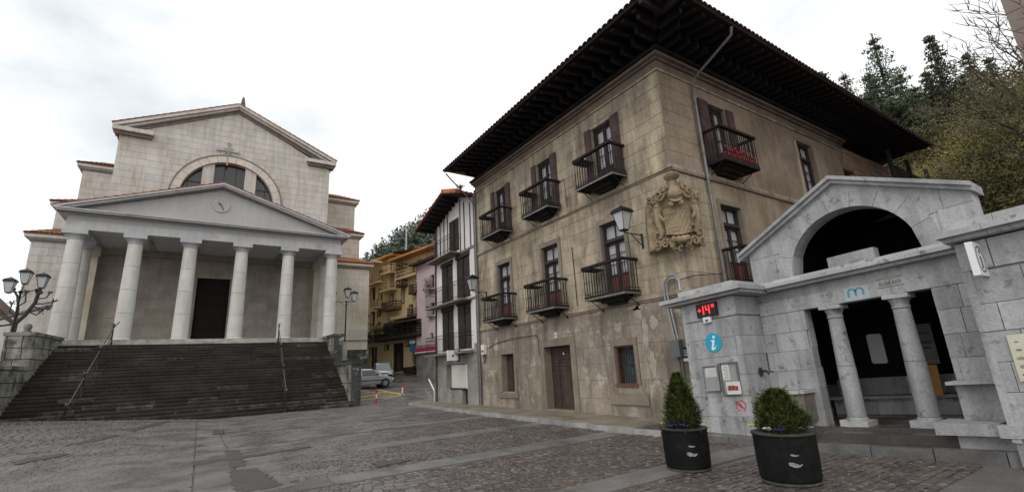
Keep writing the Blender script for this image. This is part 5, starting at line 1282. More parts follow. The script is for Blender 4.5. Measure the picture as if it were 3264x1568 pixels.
kcorn(TP, 0.6, 2.12, 2.92, 2.98, 0.20, back=-1.2); kcorn(TP, 0.6, 2.16, 2.983, 3.07, 0.32, back=-1.2); kcorn(TP, 0.6, 2.02, 3.073, 3.23, 0.02, 'parapet_block', 3, back=-2.2)
MB(TK).box(3.34, 4.14, 3.135, 3.34, -0.22, 0.0).build('parapet_block', S_marble, kio)
# gable with arch
GC, GR = (3.755, 3.14), 1.10
gu0, gu1 = 1.86, 5.72
gtop = lambda u: 3.95 + (4.92 - 3.95) * ((u - 1.75) / (3.755 - 1.75) if u < 3.755 else (5.76 - u) / (5.76 - 3.755))
TG = FX(10.34, shk)
wl_ = MB(TG); us = sorted(set(list(np.linspace(gu0, gu1, 21)) + list(np.linspace(GC[0] - GR, GC[0] + GR, 29)) + [3.755]))
for u0, u1 in zip(us, us[1:]):
    um = (u0 + u1) / 2
    lo = (lambda u: GC[1] + math.sqrt(max(0, GR ** 2 - (u - GC[0]) ** 2))) if abs(um - GC[0]) < GR else (lambda u: 3.0)
    wl_.prism([(u0, lo(u0)), (u1, lo(u1)), (u1, gtop(u1) - .1), (u0, gtop(u0) - .1)], -0.42, -0.02)
wl_.build('gable_wall', S_marble, kio)
sl_ = (4.92 - 3.95) / 2.005
KB.add(ashlar(gu0, gu1, 3.0, 5.0, 0.62, 1.1, holes=[(GC[0] - GR - .30, GC[0] + GR + .30, 3.0, GC[1])], halves=[(-sl_, 1, 3.95 - .1 - sl_ * 1.75), (sl_, 1, 3.95 - .1 + sl_ * 5.76)], circ=(GC, GR + .30), gap=0.005, seed=75), TG, -0.05, 0.0, S_marble, pr=2, vary=0.0015, inset=0.001)
for i in range(9):
    a0, a1 = math.pi * i / 9 + .003, math.pi * (i + 1) / 9 - .003
    P = [(GC[0] + (GR + .30) * math.cos(a0 + (a1 - a0) * t), GC[1] + (GR + .30) * math.sin(a0 + (a1 - a0) * t)) for t in (0, .33, .66, 1)] + [(GC[0] + GR * math.cos(a0 + (a1 - a0) * t), GC[1] + GR * math.sin(a0 + (a1 - a0) * t)) for t in (1, .66, .33, 0)]
    MB(TG).prism(P, -0.40, 0.0015 * (i % 2)).build('arch_stone', S_marble, kio)
for a, c in ((GC[0] - GR - .30, GC[0] - GR), (GC[0] + GR, GC[0] + GR + .30)): MB(TG).box(a, c, 3.0, GC[1] - .003, -0.42, 0.0).build('arch_jamb', S_marble, kio)
for s_, ue in ((-1, 1.80), (1, 5.90)):
    zt = lambda u: 4.93 - sl_ * abs(u - 3.755)
    for (o0, o1, pw) in ((0, .075, .17), (.078, .15, .10)):
        n = 2
        for i in range(n):
            ua = 3.755 + (ue - 3.755) * i / n; ub = 3.755 + (ue - 3.755) * (i + 1) / n
            MB(TG).prism([(ua, zt(ua) - o1), (ub, zt(ub) - o1), (ub, zt(ub) - o0), (ua, zt(ua) - o0)], -0.5, pw).build('gable_coping', S_marble, kio)
# vaulted roof body behind and dark interior
b = MB(lambda p: (10.34 - p[2], p[0], p[1] + shk(p[0])))
for s_, ue in ((-1, 1.70), (1, 5.82)):
    b.prism([(3.755, 4.62), (3.755 + s_ * -1.36, 4.18), (3.755 + s_ * -1.36, 4.10), (3.755, 4.54)], -3.0, -0.45)
b.build('roof_slab', S_marblej, kio)
sh_ = MB(lambda p: (p[0], p[1], p[2] + shk(p[1])))
sh_.box(13.1, 13.3, 1.9, 5.8, -0.2, 2.9); sh_.box(13.1, 13.3, 2.4, 5.1, 2.9, 4.5); sh_.box(10.6, 13.3, 5.69, 5.85, -0.2, 2.95); sh_.box(10.6, 13.3, 1.5, 1.66, -0.2, 2.95)
for yy in (2.35, 5.07): sh_.box(10.75, 13.1, yy, yy + .08, 2.9, 4.2)
sh_.box(10.65, 13.1, 1.66, 2.34, 2.9, 2.98); sh_.box(10.65, 13.1, 5.16, 5.69, 2.9, 2.98); sh_.box(10.65, 13.1, 1.66, 5.69, 2.44, 2.52)
sh_.build('rear_wall', S_marblej, kio)
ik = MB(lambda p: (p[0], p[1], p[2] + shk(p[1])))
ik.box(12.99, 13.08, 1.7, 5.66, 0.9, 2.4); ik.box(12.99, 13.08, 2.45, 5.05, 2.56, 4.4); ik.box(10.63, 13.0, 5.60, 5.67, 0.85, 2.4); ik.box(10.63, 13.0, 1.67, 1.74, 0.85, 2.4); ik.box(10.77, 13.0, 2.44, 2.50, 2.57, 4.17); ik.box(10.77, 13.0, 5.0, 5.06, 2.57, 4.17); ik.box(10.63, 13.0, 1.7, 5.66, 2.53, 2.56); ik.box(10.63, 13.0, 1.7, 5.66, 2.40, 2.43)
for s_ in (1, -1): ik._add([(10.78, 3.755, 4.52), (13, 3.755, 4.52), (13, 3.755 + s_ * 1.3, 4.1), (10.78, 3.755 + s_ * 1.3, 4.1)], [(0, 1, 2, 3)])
ik.build('soot_dark_lining', C_black, kio)  # near-black lining: the shade inside the kiosk is put into its colour
# columns
for y in (4.27, 3.19):
    z = shk(y)
    def kc(prof, nm, mt, par, n=24): return MB().lathe(10.42, y, [(r, q + z) for r, q in prof], n).build(nm, mt, par, smooth=True)
    root = kc([(.175, .28), (.175, .31), (.16, .33), (.155, .34)], 'column', S_marble, kio)
    kc([(.150, .345), (.155, .36), (.152, 1.2), (.150, 1.255)], 'drum', S_marble, root); kc([(.149, 1.262), (.148, 1.3), (.128, 2.15), (.128, 2.16)], 'drum', S_marble, root)
    kc([(.128, 2.165), (.14, 2.18), (.14, 2.20), (.13, 2.21), (.135, 2.27), (.165, 2.33), (.17, 2.345)], 'echinus', S_marble, root)
    MB().box(10.42 - .19, 10.42 + .19, y - .19, y + .19, 2.348 + z, 2.42 + z).build('abacus', S_marblec, root)
    MB().box(10.42 - .21, 10.42 + .22, y - .23, y + .23, .17 + z, .28 + z).build('plinth', S_marble, root)
# floor, steps, benches
fl = lambda p: (p[0], p[1], p[2] + shk(p[1]))
y = 1.7
while y < 5.6:
    d = rg.uniform(.55, .8); y1 = min(y + d, 5.66)
    MB(fl).box(10.2, 11.3, y + .003, y1 - .003, -.1, .175 + rg.uniform(-.003, .003)).build('floor_slab', S_paved, kio); MB(fl).box(11.303, 13.0, y + .003, y1 - .003, -.1, .172).build('floor_slab', S_paved, kio); y = y1
for a, c in ((1.0, 2.15), (2.16, 2.9)): MB(fl).box(9.55, 10.28 if a > 2 else 9.39, a, c, 0.16, 0.33).build('step_block', S_marble, kio)
for i, (a, c) in enumerate(((0.4, 1.6), (1.605, 2.7), (2.705, 3.6), (3.605, 4.66))): MB(fl).box(9.78 - .05 * (i < 2), 10.195, a, c, -.1, 0.12 + .02 * (i < 2)).build('step_block', S_marblec if i < 2 else S_paved, kio)
MB(fl).box(12.45, 12.98, 3.2, 5.6, 0.50, 0.56).build('bench_seat', S_marble, kio)
for a, c in ((3.3, 3.9), (3.91, 4.7), (4.71, 5.55)): MB(fl).box(12.55, 12.95, a, c, 0.175, 0.495).build('bench_block', S_marble, kio)
for a, c in ((3.2, 4.2), (4.21, 5.55)): MB(fl).box(12.90, 12.985, a, c, 0.565, 0.93).build('bench_back', S_marble, kio)
MB(fl).prism([(12.55, 1.75), (12.55, 1.75 + 1.2), (12.98, 2.95), (12.98, 1.75)], 0.175, 0.5).build('bench_block', S_marble, kio)
# left fountain basin and right ledge
MB(TK).box(4.90, YL0 - .002, .30, .80, 0.001, .42).build('fountain_basin', surf('stained_basin', (0.22, 0.19, 0.16), (0.14, 0.12, 0.10), scale=4, bump=0.2), kio)
MB(TK).box(4.86, YL0 - .002, .805, .86, 0.001, .47).build('basin_rim', S_marblec, kio)
MB(TK).box(2.06, 2.72, .86, .91, 0.001, .42).build('ledge', S_marblec, kio); MB(TK).prism([(2.08, .25), (2.66, .25), (2.66, .855), (2.08, .855)], 0.001, .20).build('ledge_block', S_marble, kio)
KB.build(kio, 300)
# ---- signs and fittings on the kiosk (separate things)
t = thing('temperature_display', 'black electronic display showing a red +14 degrees', 'display', (9.36, 6.35, 2.55))
def TD(p): return TP((6.35 - p[0], p[1], p[2]))
MB(TD).box(-.25, .25, 2.53, 2.83, 0.005, .07).build('case', M_black, t)
def seg(u, v, w_, h_, segs, th=.022):
    m_ = MB(TD); a, c = u, u + w_; lo, hi, md = v, v + h_, v + h_ / 2
    R = {'t': (a, c, hi - th, hi), 'm': (a, c, md - th / 2, md + th / 2), 'b': (a, c, lo, lo + th), 'tl': (a, a + th, md, hi), 'tr': (c - th, c, md, hi), 'bl': (a, a + th, lo, md), 'br': (c - th, c, lo, md)}
    for s_ in segs: x = R[s_]; m_.box(x[0], x[1], x[2], x[3], .0705, .076)
    return m_
m_ = MB(TD); m_.box(-.20, -.13, 2.675, 2.695, .0705, .076); m_.box(-.175, -.155, 2.65, 2.72, .0762, .077); m_.build('plus_sign', M_led, t)
seg(-.10, 2.585, .04, .19, ('tr', 'br'), .018).build('digit', M_led, t); seg(-.005, 2.585, .095, .19, ('tl', 'm', 'tr', 'br'), .017).build('digit', M_led, t); seg(.15, 2.715, .055, .06, ('t', 'b', 'tl', 'tr', 'bl', 'br'), .013).build('degree_sign', M_led, t)
t = thing('sensor_box', 'small white sensor box under the red display', 'sensor', (9.36, 6.37, 2.4))
MB(TP).prism([(6.29, 2.40), (6.45, 2.40), (6.47, 2.52), (6.27, 2.52)], 0.005, .07).build('case', M_wh, t); MB(TP).box(6.33, 6.41, 2.42, 2.47, .07, .075).build('grille', M_grey, t)
t = thing('information_roundel', 'round cyan sign with a white letter i above the notice boards', 'sign', (9.38, 6.33, 1.95))
cc = (6.33, 1.96)
MB(TP).prism([(cc[0] + .20 * math.cos(a), cc[1] + .205 * math.sin(a)) for a in np.linspace(0, 2 * math.pi, 41)[:-1]], 0.006, .016).build('disc', M_blue, t)
def TI(p): return TP((cc[0] - p[0], cc[1] + p[1], p[2]))
i_ = MB(TI); i_.prism([(.03 + .033 * math.cos(a), .115 + .033 * math.sin(a)) for a in np.linspace(0, 2 * math.pi, 17)[:-1]], .017, .02)
i_.prism([(-.055, .05), (.03, .06), (.045, .045), (.0, -.10), (.005, -.115), (.03, -.105), (.06, -.075), (.065, -.085), (.02, -.15), (-.03, -.165), (-.06, -.145), (-.06, -.115), (-.02, .01), (-.025, .022), (-.055, .03)], .017, .02)
i_.build('letter_i', M_wh, t)
def board(y0, y1, z0, z1, label, door):
    t = thing('notice_board', label, 'notice board', (9.38, (y0 + y1) / 2, z0), 0, 'glazed notice boards on the kiosk pillar')
    MB(TP).box(y0, y1, z0, z1, .006, .03).build('backing', M_cork, t)
    f = MB(TP); e = .028
    f.box(y0, y0 + e, z0, z1, .03, .065); f.box(y1 - e, y1, z0, z1, .03, .065); f.box(y0 + e, y1 - e, z0, z0 + e, .03, .065); f.box(y0 + e, y1 - e, z1 - e, z1, .03, .065); f.build('frame', M_alu if door else M_grey, t)
    return t
t = board(6.31, 6.70, .95, 1.50, 'grey framed notice board with a single sheet of white paper, nearer the drainpipe side', True)
MB(TP).box(6.36, 6.62, 1.24, 1.43, .031, .036).build('notice_sheet', M_paper, t)
for k in range(6): MB(TP).box(6.38, 6.60 - .03 * (k % 2), 1.26 + k * .025, 1.266 + k * .025, .0362, .0368).build('text_line', M_grey, t)
t = board(5.84, 6.26, .86, 1.52, 'grey framed notice board with two papers and a coloured poster, at the pillar corner', False)
MB(TP).box(6.05, 6.22, 1.16, 1.48, .031, .036).build('notice_sheet', M_paper, t)
for k in range(9): MB(TP).box(6.07, 6.20 - .02 * (k % 3), 1.19 + k * .028, 1.198 + k * .028, .0362, .0368).build('text_line', M_grey, t)
po = MB(TP).box(5.83, 6.15, .87, 1.12, .066, .070).build('poster', M_paper, t)
rr = random.Random(3)
for k in range(9):
    a = 5.88 + k * .026; MB(TP).prism([(a, .94 + rr.uniform(0, .02)), (a + .035, .94), (a + .04, 1.0 + rr.uniform(0, .06)), (a + .005, 1.02 + rr.uniform(0, .04))], .0705, .0712).build('poster_print', [M_red, M_grey, M_orange][k % 3], po)
t = thing('red_round_sticker', 'red round stencil of an arrow head near the foot of the information pillar', 'sticker', (9.39, 5.9, .6))
s_ = MB(TP); c0 = (5.93, .64)
for i in range(20):
    a0, a1 = 2 * math.pi * i / 20, 2 * math.pi * (i + .8) / 20
    if i in (4, 14, 15): continue
    s_.prism([(c0[0] + r * math.cos(a), c0[1] + r * math.sin(a)) for r, a in ((.095, a0), (.115, a0), (.115, a1), (.095, a1))], .004, .007)
s_.prism([(c0[0] + .055, c0[1] + .02), (c0[0] + .02, c0[1] + .055), (c0[0] - .02, c0[1] + .0), (c0[0] - .07, c0[1] - .06), (c0[0] + .005, c0[1] - .045)], .004, .007)
s_.build('stencil', M_red, t)
t = thing('wall_tap', 'round bronze spout with a lever on the side of the information pillar', 'tap', (9.98, 5.66, 1.3))
TS = TKS(YL0, 1)
MB(TS).prism([(9.90 + .07 * math.cos(a), 1.27 + .095 * math.sin(a)) for a in np.linspace(0, 2 * math.pi, 17)[:-1]], .005, .03).build('plate', surf('bronze', (0.10, 0.085, 0.065), (0.06, 0.055, 0.045), metal=0.5, rough=0.5), t)
MB().tube([(9.92, 5.66, 1.25), (9.90, 5.55, 1.24), (9.90, 5.50, 1.18)], .025, 8).build('spout', MATS['bronze'], t, smooth=True); MB().tube([(9.93, 5.60, 1.23), (10.12, 5.52, 1.22)], .012, 6).build('lever', MATS['bronze'], t)
# lettering on the fascia, worn
t = thing('fascia_logo', 'faded blue lower case m logo painted over the kiosk opening', 'logo', (10.28, 3.75, 2.5))
def TL(u0): return lambda p: TK((u0 - p[0], p[1], p[2]))
MB(TL(3.78)).box(-.19, .21, 2.44, 2.67, .0125, .0145).build('pale_field', M_lblue, t)
for k in range(2):
    m_ = MB(TL(3.78)); c0 = (-.062 + .124 * k, 2.59)
    n = 10
    for i in range(n):
        a0, a1 = math.pi * i / n, math.pi * (i + 1) / n
        m_.prism([(c0[0] + r * math.cos(a) * 1.0, c0[1] + r * math.sin(a) * .9) for r, a in ((.046, a0), (.078, a0), (.078, a1), (.046, a1))], .015, .019)
    for q in ((-1, 1) if k == 0 else (1,)): m_.box(c0[0] + q * .062 - .016, c0[0] + q * .062 + .016, 2.495 + (.015 if q > 0 else 0), 2.59, .015 if not (k == 0 and q == 1) else .0192, .019 if not (k == 0 and q == 1) else .021)
    m_.build('letter_m_arch', M_blue2, t)
t = thing('fascia_lettering', 'worn black word over a thin line on the kiosk fascia', 'lettering', (10.28, 3.2, 2.6))
text_into(TL(3.22), 'EUSKADI', .085, 0, 2.605, .0125, .0155, 'lettering', M_grey, t, bold=.002)
MB(TL(3.22)).box(-.20, .20, 2.56, 2.575, .0125, .0145).build('underline', M_grey, t); MB(TL(3.22)).box(-.2, .2, 2.70, 2.74, .0125 - .01, .0045).build('stain', surf('rust_stain', (0.28, 0.22, 0.15), (0.34, 0.3, 0.24), bump=0), t)
t = thing('fascia_emblem', 'faded grey round emblem over an outlined word box on the kiosk fascia', 'emblem', (10.28, 4.85, 2.5))
MB(TK).prism([(4.85 + .075 * math.cos(a), 2.645 + .065 * math.sin(a)) for a in np.linspace(0, 2 * math.pi, 17)[:-1]], .0125, .015).build('emblem', surf('faded_grey', (0.22, 0.22, 0.22), (0.3, 0.3, 0.3), bump=0), t)
m_ = MB(TK); m_.box(4.72, 4.98, 2.475, 2.482, .0125, .0145); m_.box(4.72, 4.98, 2.56, 2.567, .0125, .0145); m_.box(4.72, 4.727, 2.482, 2.56, .0125, .0145); m_.box(4.973, 4.98, 2.482, 2.56, .0125, .0145)
for k in range(6): m_.box(4.745 + k * .037, 4.77 + k * .037, 2.50, 2.54, .0125, .0145)
m_.build('word_box', MATS['faded_grey'], t)
for k, (u, v, a, c) in enumerate(((4.36, 2.63, .07, .07), (4.20, 2.60, .05, .05), (4.30, 2.50, .16, .02))): MB(TK).box(u - a / 2, u + a / 2, v - c / 2, v + c / 2, .0125, .0140).build('faded_square', MATS['faded_grey'], t)
# projecting i sign and poster at the right
t = thing('projecting_information_sign', 'white box sign with a grey letter i projecting from the kiosk at the right', 'sign', (9.4, 1.87, 2.5))
b = MB(); b.box(8.98, 9.40, 1.76, 1.84, 2.50, 2.98); b.build('box', M_wh, t)
Tq = lambda p: (p[0], 1.76 - p[2], p[1])
m_ = MB(Tq)
for i in range(28):
    a0, a1 = 2 * math.pi * i / 28, 2 * math.pi * (i + 1) / 28; m_.prism([(9.19 + r * math.cos(a), 2.74 + r * 1.05 * math.sin(a)) for r, a in ((.165, a0), (.185, a0), (.185, a1), (.165, a1))], .001, .004)
m_.prism([(9.16, 2.78), (9.22, 2.78), (9.22, 2.64), (9.25, 2.62), (9.13, 2.60), (9.16, 2.64)], .001, .004); m_.prism([(9.20 + .03 * math.cos(a), 2.85 + .03 * math.sin(a)) for a in np.linspace(0, 2 * math.pi, 13)[:-1]], .001, .004)
m_.build('letter_i', surf('bluegrey', (0.10, 0.12, 0.17), (0.14, 0.16, 0.2), bump=0), t)
MB().tube([(9.38, 1.80, 2.9), (9.45, 1.80, 2.9)], .02, 6).build('bracket', I_lamp, t)
t = thing('town_map_board', 'cream panel with small drawings at the right edge of the kiosk', 'information board', (9.38, 1.5, 1.0))
MB(TP).box(1.0, 1.78, .90, 1.52, .012, .035).build('panel', surf('cream_panel', (0.60, 0.58, 0.46), (0.52, 0.50, 0.41), bump=0, fine=.03), t)
rr = random.Random(5)
for r in range(5):
    for c in range(5):
        u, v = 1.70 - c * .15, .98 + r * .11; q = rr.uniform(.02, .04)
        MB(TP).prism([(u + q * 1.3 * math.cos(a) * rr.uniform(.7, 1.2), v + q * .7 * math.sin(a)) for a in np.linspace(0, 2 * math.pi, 8)[:-1]], .0352, .0362).build('drawing', [S_frame, MATS['faded_grey'], MATS['rust_stain']][(r + c) % 3], t)
t = thing('ochre_poster', 'ochre panel leaning inside the kiosk beside the right column', 'poster', (12.4, 3.6, .4))
MB().prism([(0, 0)] * 0 or [(3.50, .52), (3.80, .52), (3.78, 1.20), (3.50, 1.20)], 0, 0) if False else None
MB(lambda p: (12.40 - p[2] + (p[1] - .5) * .12, p[0], p[1])).box(3.48, 3.74, .60, 1.20, 0, .02).build('panel', M_orange, t)
t = thing('grey_poster', 'grey printed poster inside the kiosk above the ochre panel', 'poster', (12.5, 3.65, 1.2))
MB(lambda p: (12.50 - p[2], p[0], p[1])).box(3.42, 3.72, 1.22, 2.02, 0, .02).build('panel', surf('poster_grey', (0.20, 0.18, 0.15), (0.13, 0.12, 0.11), scale=5, bump=0), t)
for k, (a, c, v0, v1) in enumerate(((3.46, 3.66, 1.62, 1.68), (3.5, 3.62, 1.52, 1.56), (3.46, 3.68, 1.82, 1.85))): MB(lambda p: (12.478 - p[2], p[0], p[1])).box(a, c, v0, v1, 0, .003).build('print', M_black, t)
t = thing('inner_window', 'small pale frosted window with rounded corners in the dark kiosk back wall', 'window', (12.97, 4.5, 1.3))
P = []
for (cx, cy2, a0) in ((4.70, 1.30, -90 - 90), (4.70, 1.86, 90), (4.52, 1.86, 0), (4.52, 1.30, -90)):
    for k in range(4):
        a = RAD(a0 + (-1 if False else 1) * 0 + k * 30); P.append((cx + .04 * math.cos(a), cy2 + .04 * math.sin(a)))
P = [(4.46, 1.28), (4.49, 1.24), (4.73, 1.24), (4.76, 1.28), (4.76, 1.86), (4.73, 1.90), (4.49, 1.90), (4.46, 1.86)]
MB(lambda p: (12.98 - p[2], p[0], p[1])).prism(P, 0, .03).build('pane', plain('frosted', (0.80, 0.83, 0.82), 0.5), t)  # backlight of the pane put into its bright base colour
# ================================================================== TIMBERED HOUSE
hs = thing('timbered_house', 'narrow white half timbered house with tall brown shutters and three balconies', 'house', (10.7, 21.6, 0))
TH = FX(10.7); HY0, HY1 = 19.16, 24.05
b = MB(TH); wallboxes(b, HY0, HY1, -0.1, 2.42, [(20.50, 22.85, .70, 1.86), (20.5, 21.1, -0.1, .70)], -0.3, 0.0); b.build('base_wall', P_htg, hs)
b = MB(TH); wins1 = [(19.95, 21.40, 2.55, 4.72), (21.85, 23.25, 2.55, 4.60)]; wins2 = [(19.95, 21.40, 5.02, 7.12), (21.85, 23.25, 5.02, 7.05)]; w3 = (21.02, 22.22, 7.62, 9.42)
wallboxes(b, HY0, HY1, 2.43, 9.6, wins1 + wins2 + [w3], -0.3, 0.0); b.prism([(HY0, 9.6), (HY1, 9.6), (HY1, 9.72), (20.9, 10.62), (HY0, 10.0)], -0.3, 0.0)
b.build('wall', P_white, hs)
MB().box(11.1, 16, HY0, HY1, -.1, 9.6).build('house_core', P_htg, hs)
MB().box(10.705, 16, HY1, HY1 + .05, -.1, 9.7).build('side_wall', P_htg, hs)
for w_ in wins1 + wins2 + [w3]:
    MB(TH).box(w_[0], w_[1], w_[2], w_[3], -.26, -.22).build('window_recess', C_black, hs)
    ws = (w_[1] - w_[0]) / 2
    for k in range(2):
        s0 = w_[0] + k * ws
        sh = MB(TH).box(s0 + .012, s0 + ws - .012, w_[2] + .02, w_[3] - .02, -.10 + .05 * k, -.06 + .05 * k).build('shutter', W_dark if k else W_shut, hs)
        for j in range(4): MB(TH).box(s0 + .08, s0 + ws - .08, w_[2] + .1 + j * (w_[3] - w_[2] - .15) / 4, w_[2] + .02 + (j + 1) * (w_[3] - w_[2] - .15) / 4, -.06 + .05 * k, -.045 + .05 * k).build('panel', W_dark, sh)
    if w_ in wins1 + wins2: MB(TH).box(w_[0] - .05, w_[1] + .05, w_[3], w_[3] + .22, -.2, .05).build('shutter_box', W_dark, hs)
for y in (19.75, 20.4, 20.86, 22.38, 22.85, 23.35, 23.8): MB(TH).box(y - .045, y + .045, 7.45, 9.80 + (0.25 if 20 < y < 23 else 0) + (0.3 if 20.7 < y < 22.5 else 0), -0.05, 0.025).build('timber_stud', W_shut, hs)
for v, th in ((2.36, .12), (4.84, .10), (7.36, .12)): MB(TH).box(HY0, HY1, v, v + th, -.1, .035).build('timber_band', surf('pink_beam', (0.22, 0.15, 0.14), (0.16, 0.115, 0.11), scale=3), hs) if 'pink_beam' not in MATS else MB(TH).box(HY0, HY1, v, v + th, -.1, .035).build('timber_band', MATS['pink_beam'], hs)
MB(TH).box(HY1 - .12, HY1 + .02, 0, 9.7, -.1, .05).build('corner_post', W_shut, hs)
for v, y0, y1 in ((2.40, 19.75, 24.15), (4.90, 19.75, 24.15), (7.46, 20.85, 24.05)):
    r = MB(TH).box(y0, y1, v - .07, v, 0.04, .62).build('balcony', S_frame, hs)
    for k, hv in enumerate((.9, .72, .12)): 
        m_ = MB(TH); m_.box(y0, y1, v + hv, v + hv + .02, .58, .60); m_.box(y0, y0 + .02, v + hv, v + hv + .02, .04, .58); m_.box(y1 - .02, y1, v + hv, v + hv + .02, .04, .58); m_.build('rail', I_iron, r)
    n = int((y1 - y0) / .14)
    for i in range(n + 1): MB(TH).box(y0 + .01 + (y1 - y0 - .02) * i / n - .006, y0 + .01 + (y1 - y0 - .02) * i / n + .006, v, v + .9, .584, .596).build('bar', I_iron, r)
# shop window with roller blind, door
MB(TH).box(20.52, 22.83, .70, 1.86, -.27, -.23).build('shop_recess', S_frame, hs); MB(TH).box(20.75, 22.28, .72, 1.82, -.10, -.04).build('roller_blind', surf('blind_white', (0.62, 0.60, 0.56), (0.56, 0.54, 0.5), scale=1, bump=0, fine=.02), hs)
MB(TH).box(20.66, 22.35, .66, .72, -.15, .05).build('blind_sill', W_dark, hs); MB(TH).box(20.52, 20.68, .70, 1.84, -.09, -.02).build('side_jamb', P_white, hs)
MB(TH).box(20.5, 21.1, -.02, .66, -.24, -.20).build('door', W_dark, hs)
# gable roof: ridge runs in X, verge sits over the facade
def slab3(P, th): 
    b = MB(); b._add([tuple(p) for p in P] + [(p[0], p[1], p[2] + th) for p in P], [(0, 3, 2, 1), (4, 5, 6, 7), (0, 1, 5, 4), (1, 2, 6, 5), (2, 3, 7, 6), (3, 0, 4, 7)]); return b
slab3([(9.72, 20.9, 10.44), (16, 20.9, 10.44), (16, 24.6, 9.42), (9.72, 24.6, 9.42)], .12).build('roof_boards', W_eave, hs)
slab3([(9.72, 17.2, 9.3), (16, 17.2, 9.3), (16, 20.9, 10.44), (9.72, 20.9, 10.44)], .12).build('roof_boards', W_eave, hs) if False else slab3([(9.72, 19.3, 9.92), (16, 19.3, 9.92), (16, 20.9, 10.44), (9.72, 20.9, 10.44)], .12).build('roof_boards', W_eave, hs)
for i in range(9): 
    y = 20.9 + .15 + i * .40; MB().box(9.80, 10.72, y, y + .09, 10.30 - .275 * (y - 20.9) - .02, 10.42 - .275 * (y - 20.9) - .02).build('rafter', W_eave, hs)
tiled_roof('tile_roof', (16, 24.68, 9.55), (9.66, 24.68, 9.55), (9.66, 20.9, 10.62), (16, 20.9, 10.62), mt=T_red, par=hs)
tiled_roof('tile_roof', (9.66, 19.25, 10.06), (16, 19.25, 10.06), (16, 20.9, 10.62), (9.66, 20.9, 10.62), mt=T_red, par=hs)
for i in range(8):
    y = 19.3 + i * .21; zt = 10.10 + (y - 19.3) * .33
    MB().tube([(9.62, y, zt), (9.9, y, zt)], .12, 8).build('verge_tile', T_red, hs, smooth=True)
t = thing('box_sign', 'white square sign box with a small dark round emblem on the timbered house', 'sign', (10.3, 20.8, 2.0))
MB().box(9.75, 10.30, 20.62, 20.72, 2.02, 2.50).build('box', M_wh, t); MB(FY(20.62)).prism([(10.02 + .055 * math.cos(a), 2.24 + .06 * math.sin(a)) for a in np.linspace(0, 2 * math.pi, 13)[:-1]], .001, .005).build('emblem', M_black, t)
MB().box(10.30, 10.38, 20.60, 20.74, 1.95, 2.50).build('blue_side', plain('navy', (0.02, 0.03, 0.10), .5), t); MB().tube([(10.38, 20.67, 2.3), (10.7, 20.67, 2.3)], .02, 6).build('bracket', I_lamp, t)
MB(TH).box(20.05, 20.2, 1.55, 1.72, 0.001, .01).build('teal_sticker', plain('teal', (0.1, .32, .36), .5), hs)
MB(TH).box(19.3, 19.42, 2.9, 3.25, .001, .08).build('meter_case', P_white, hs); MB(TH).box(19.35, 19.55, 2.35, 2.75, .001, .1).build('meter_case', P_grey, hs)
t = thing('white_side_steps', 'short white stair rail beside the timbered house corner', 'stair rail', (10.8, 25.0, 0))
MB().tube([(10.75, 24.5, .55), (10.9, 25.6, 1.15)], .04, 6).build('rail', M_wh, t); MB().tube([(10.75, 24.5, -.05), (10.75, 24.5, .56)], .03, 6).build('post', M_wh, t)
for k in range(4): MB().box(10.8, 11.6, 24.7 + k * .3, 25.0 + k * .3, -.05, .15 + k * .17).build('step', P_grey, t)
# ================================================================== PINK HOUSE
pk = thing('pink_house', 'pale pink rendered house with a crimson awning stripe up the street', 'house', (18, 41, .7))
PA, PBp = (18.28, 38.8), (17.62, 44.4)
TPk = FP(PA, PBp)
hole = [(2.1, 2.85, 9.3, 10.6), (2.1, 2.9, 6.7, 7.9), (2.4, 3.0, 4.5, 5.05)]
b = MB(TPk); wallboxes(b, -3.0, 5.6, 4.0, 12.1, hole, -.4, 0); b.build('wall', P_pink, pk)
b = MB(TPk); b.box(-3.0, 5.6, 0, 3.6, -.4, .01); b.build('base_wall', P_grey, pk)
MB(TPk).box(-3.0, 5.62, 3.42, 3.78, .0, .18).build('awning_fascia', M_crim, pk); MB(TPk).box(-3.0, 5.62, 3.30, 3.41, .0, .2).build('white_trim', M_wh, pk); MB(TPk).box(-3.0, 5.62, 3.79, 4.05, 0, .12).build('grey_trim', P_grey, pk)
for h in hole: MB(TPk).box(h[0], h[1], h[2], h[3], -.3, -.25).build('window', G_dark, pk); MB(TPk).box(h[0] - .06, h[1] + .06, h[2] - .1, h[2], -.2, .06).build('sill', P_white, pk)
for v in (9.15, 6.6):
    r = MB(TPk).box(1.9, 3.05, v - .06, v, 0, .4).build('balcony', P_grey, pk)
    for i in range(9): MB(TPk).box(1.92 + i * .135, 1.94 + i * .135, v, v + .85, .36, .38).build('bar', I_zinc, r)
    MB(TPk).box(1.9, 3.05, v + .85, v + .88, .35, .39).build('rail', I_zinc, r)
fo = MB(); rr = random.Random(6)
for k in range(220):
    c = Vector(TPk((2.5 + rr.gauss(0, .45), 9.5 + rr.gauss(0, .35), .35 + rr.uniform(-.1, .35)))); q = [c + Vector([rr.uniform(-.1, .1) for _ in range(3)]) for _ in range(3)]; fo._add([tuple(x) for x in q], [(0, 1, 2)])
t = thing('balcony_plant', 'dry climbing plant spilling from the upper balcony of the pink house', 'plant', tuple(TPk((2.5, 9.2, .3)))); fo.build('foliage', surf('dry_leaves', (0.13, 0.11, 0.10), (0.08, 0.07, 0.06), bump=0), t, fix=False)
b = MB(TPk); b.prism([(-3.2, 12.05), (6.0, 12.05), (6.0, 12.2), (-3.2, 12.2)], -3, .75); b.build('eave', W_bal, pk); b = MB(TPk); b._add([(-3.2, 12.2, .75), (6.0, 12.2, .75), (6, 13.8, -4), (-3.2, 13.8, -4)], [(0, 1, 2, 3)]); b.build('roof', T_roof, pk)
MB(TPk).box(5.2, 5.58, 0, 12.05, -9, -.41).build('gable_end', P_pink, pk)
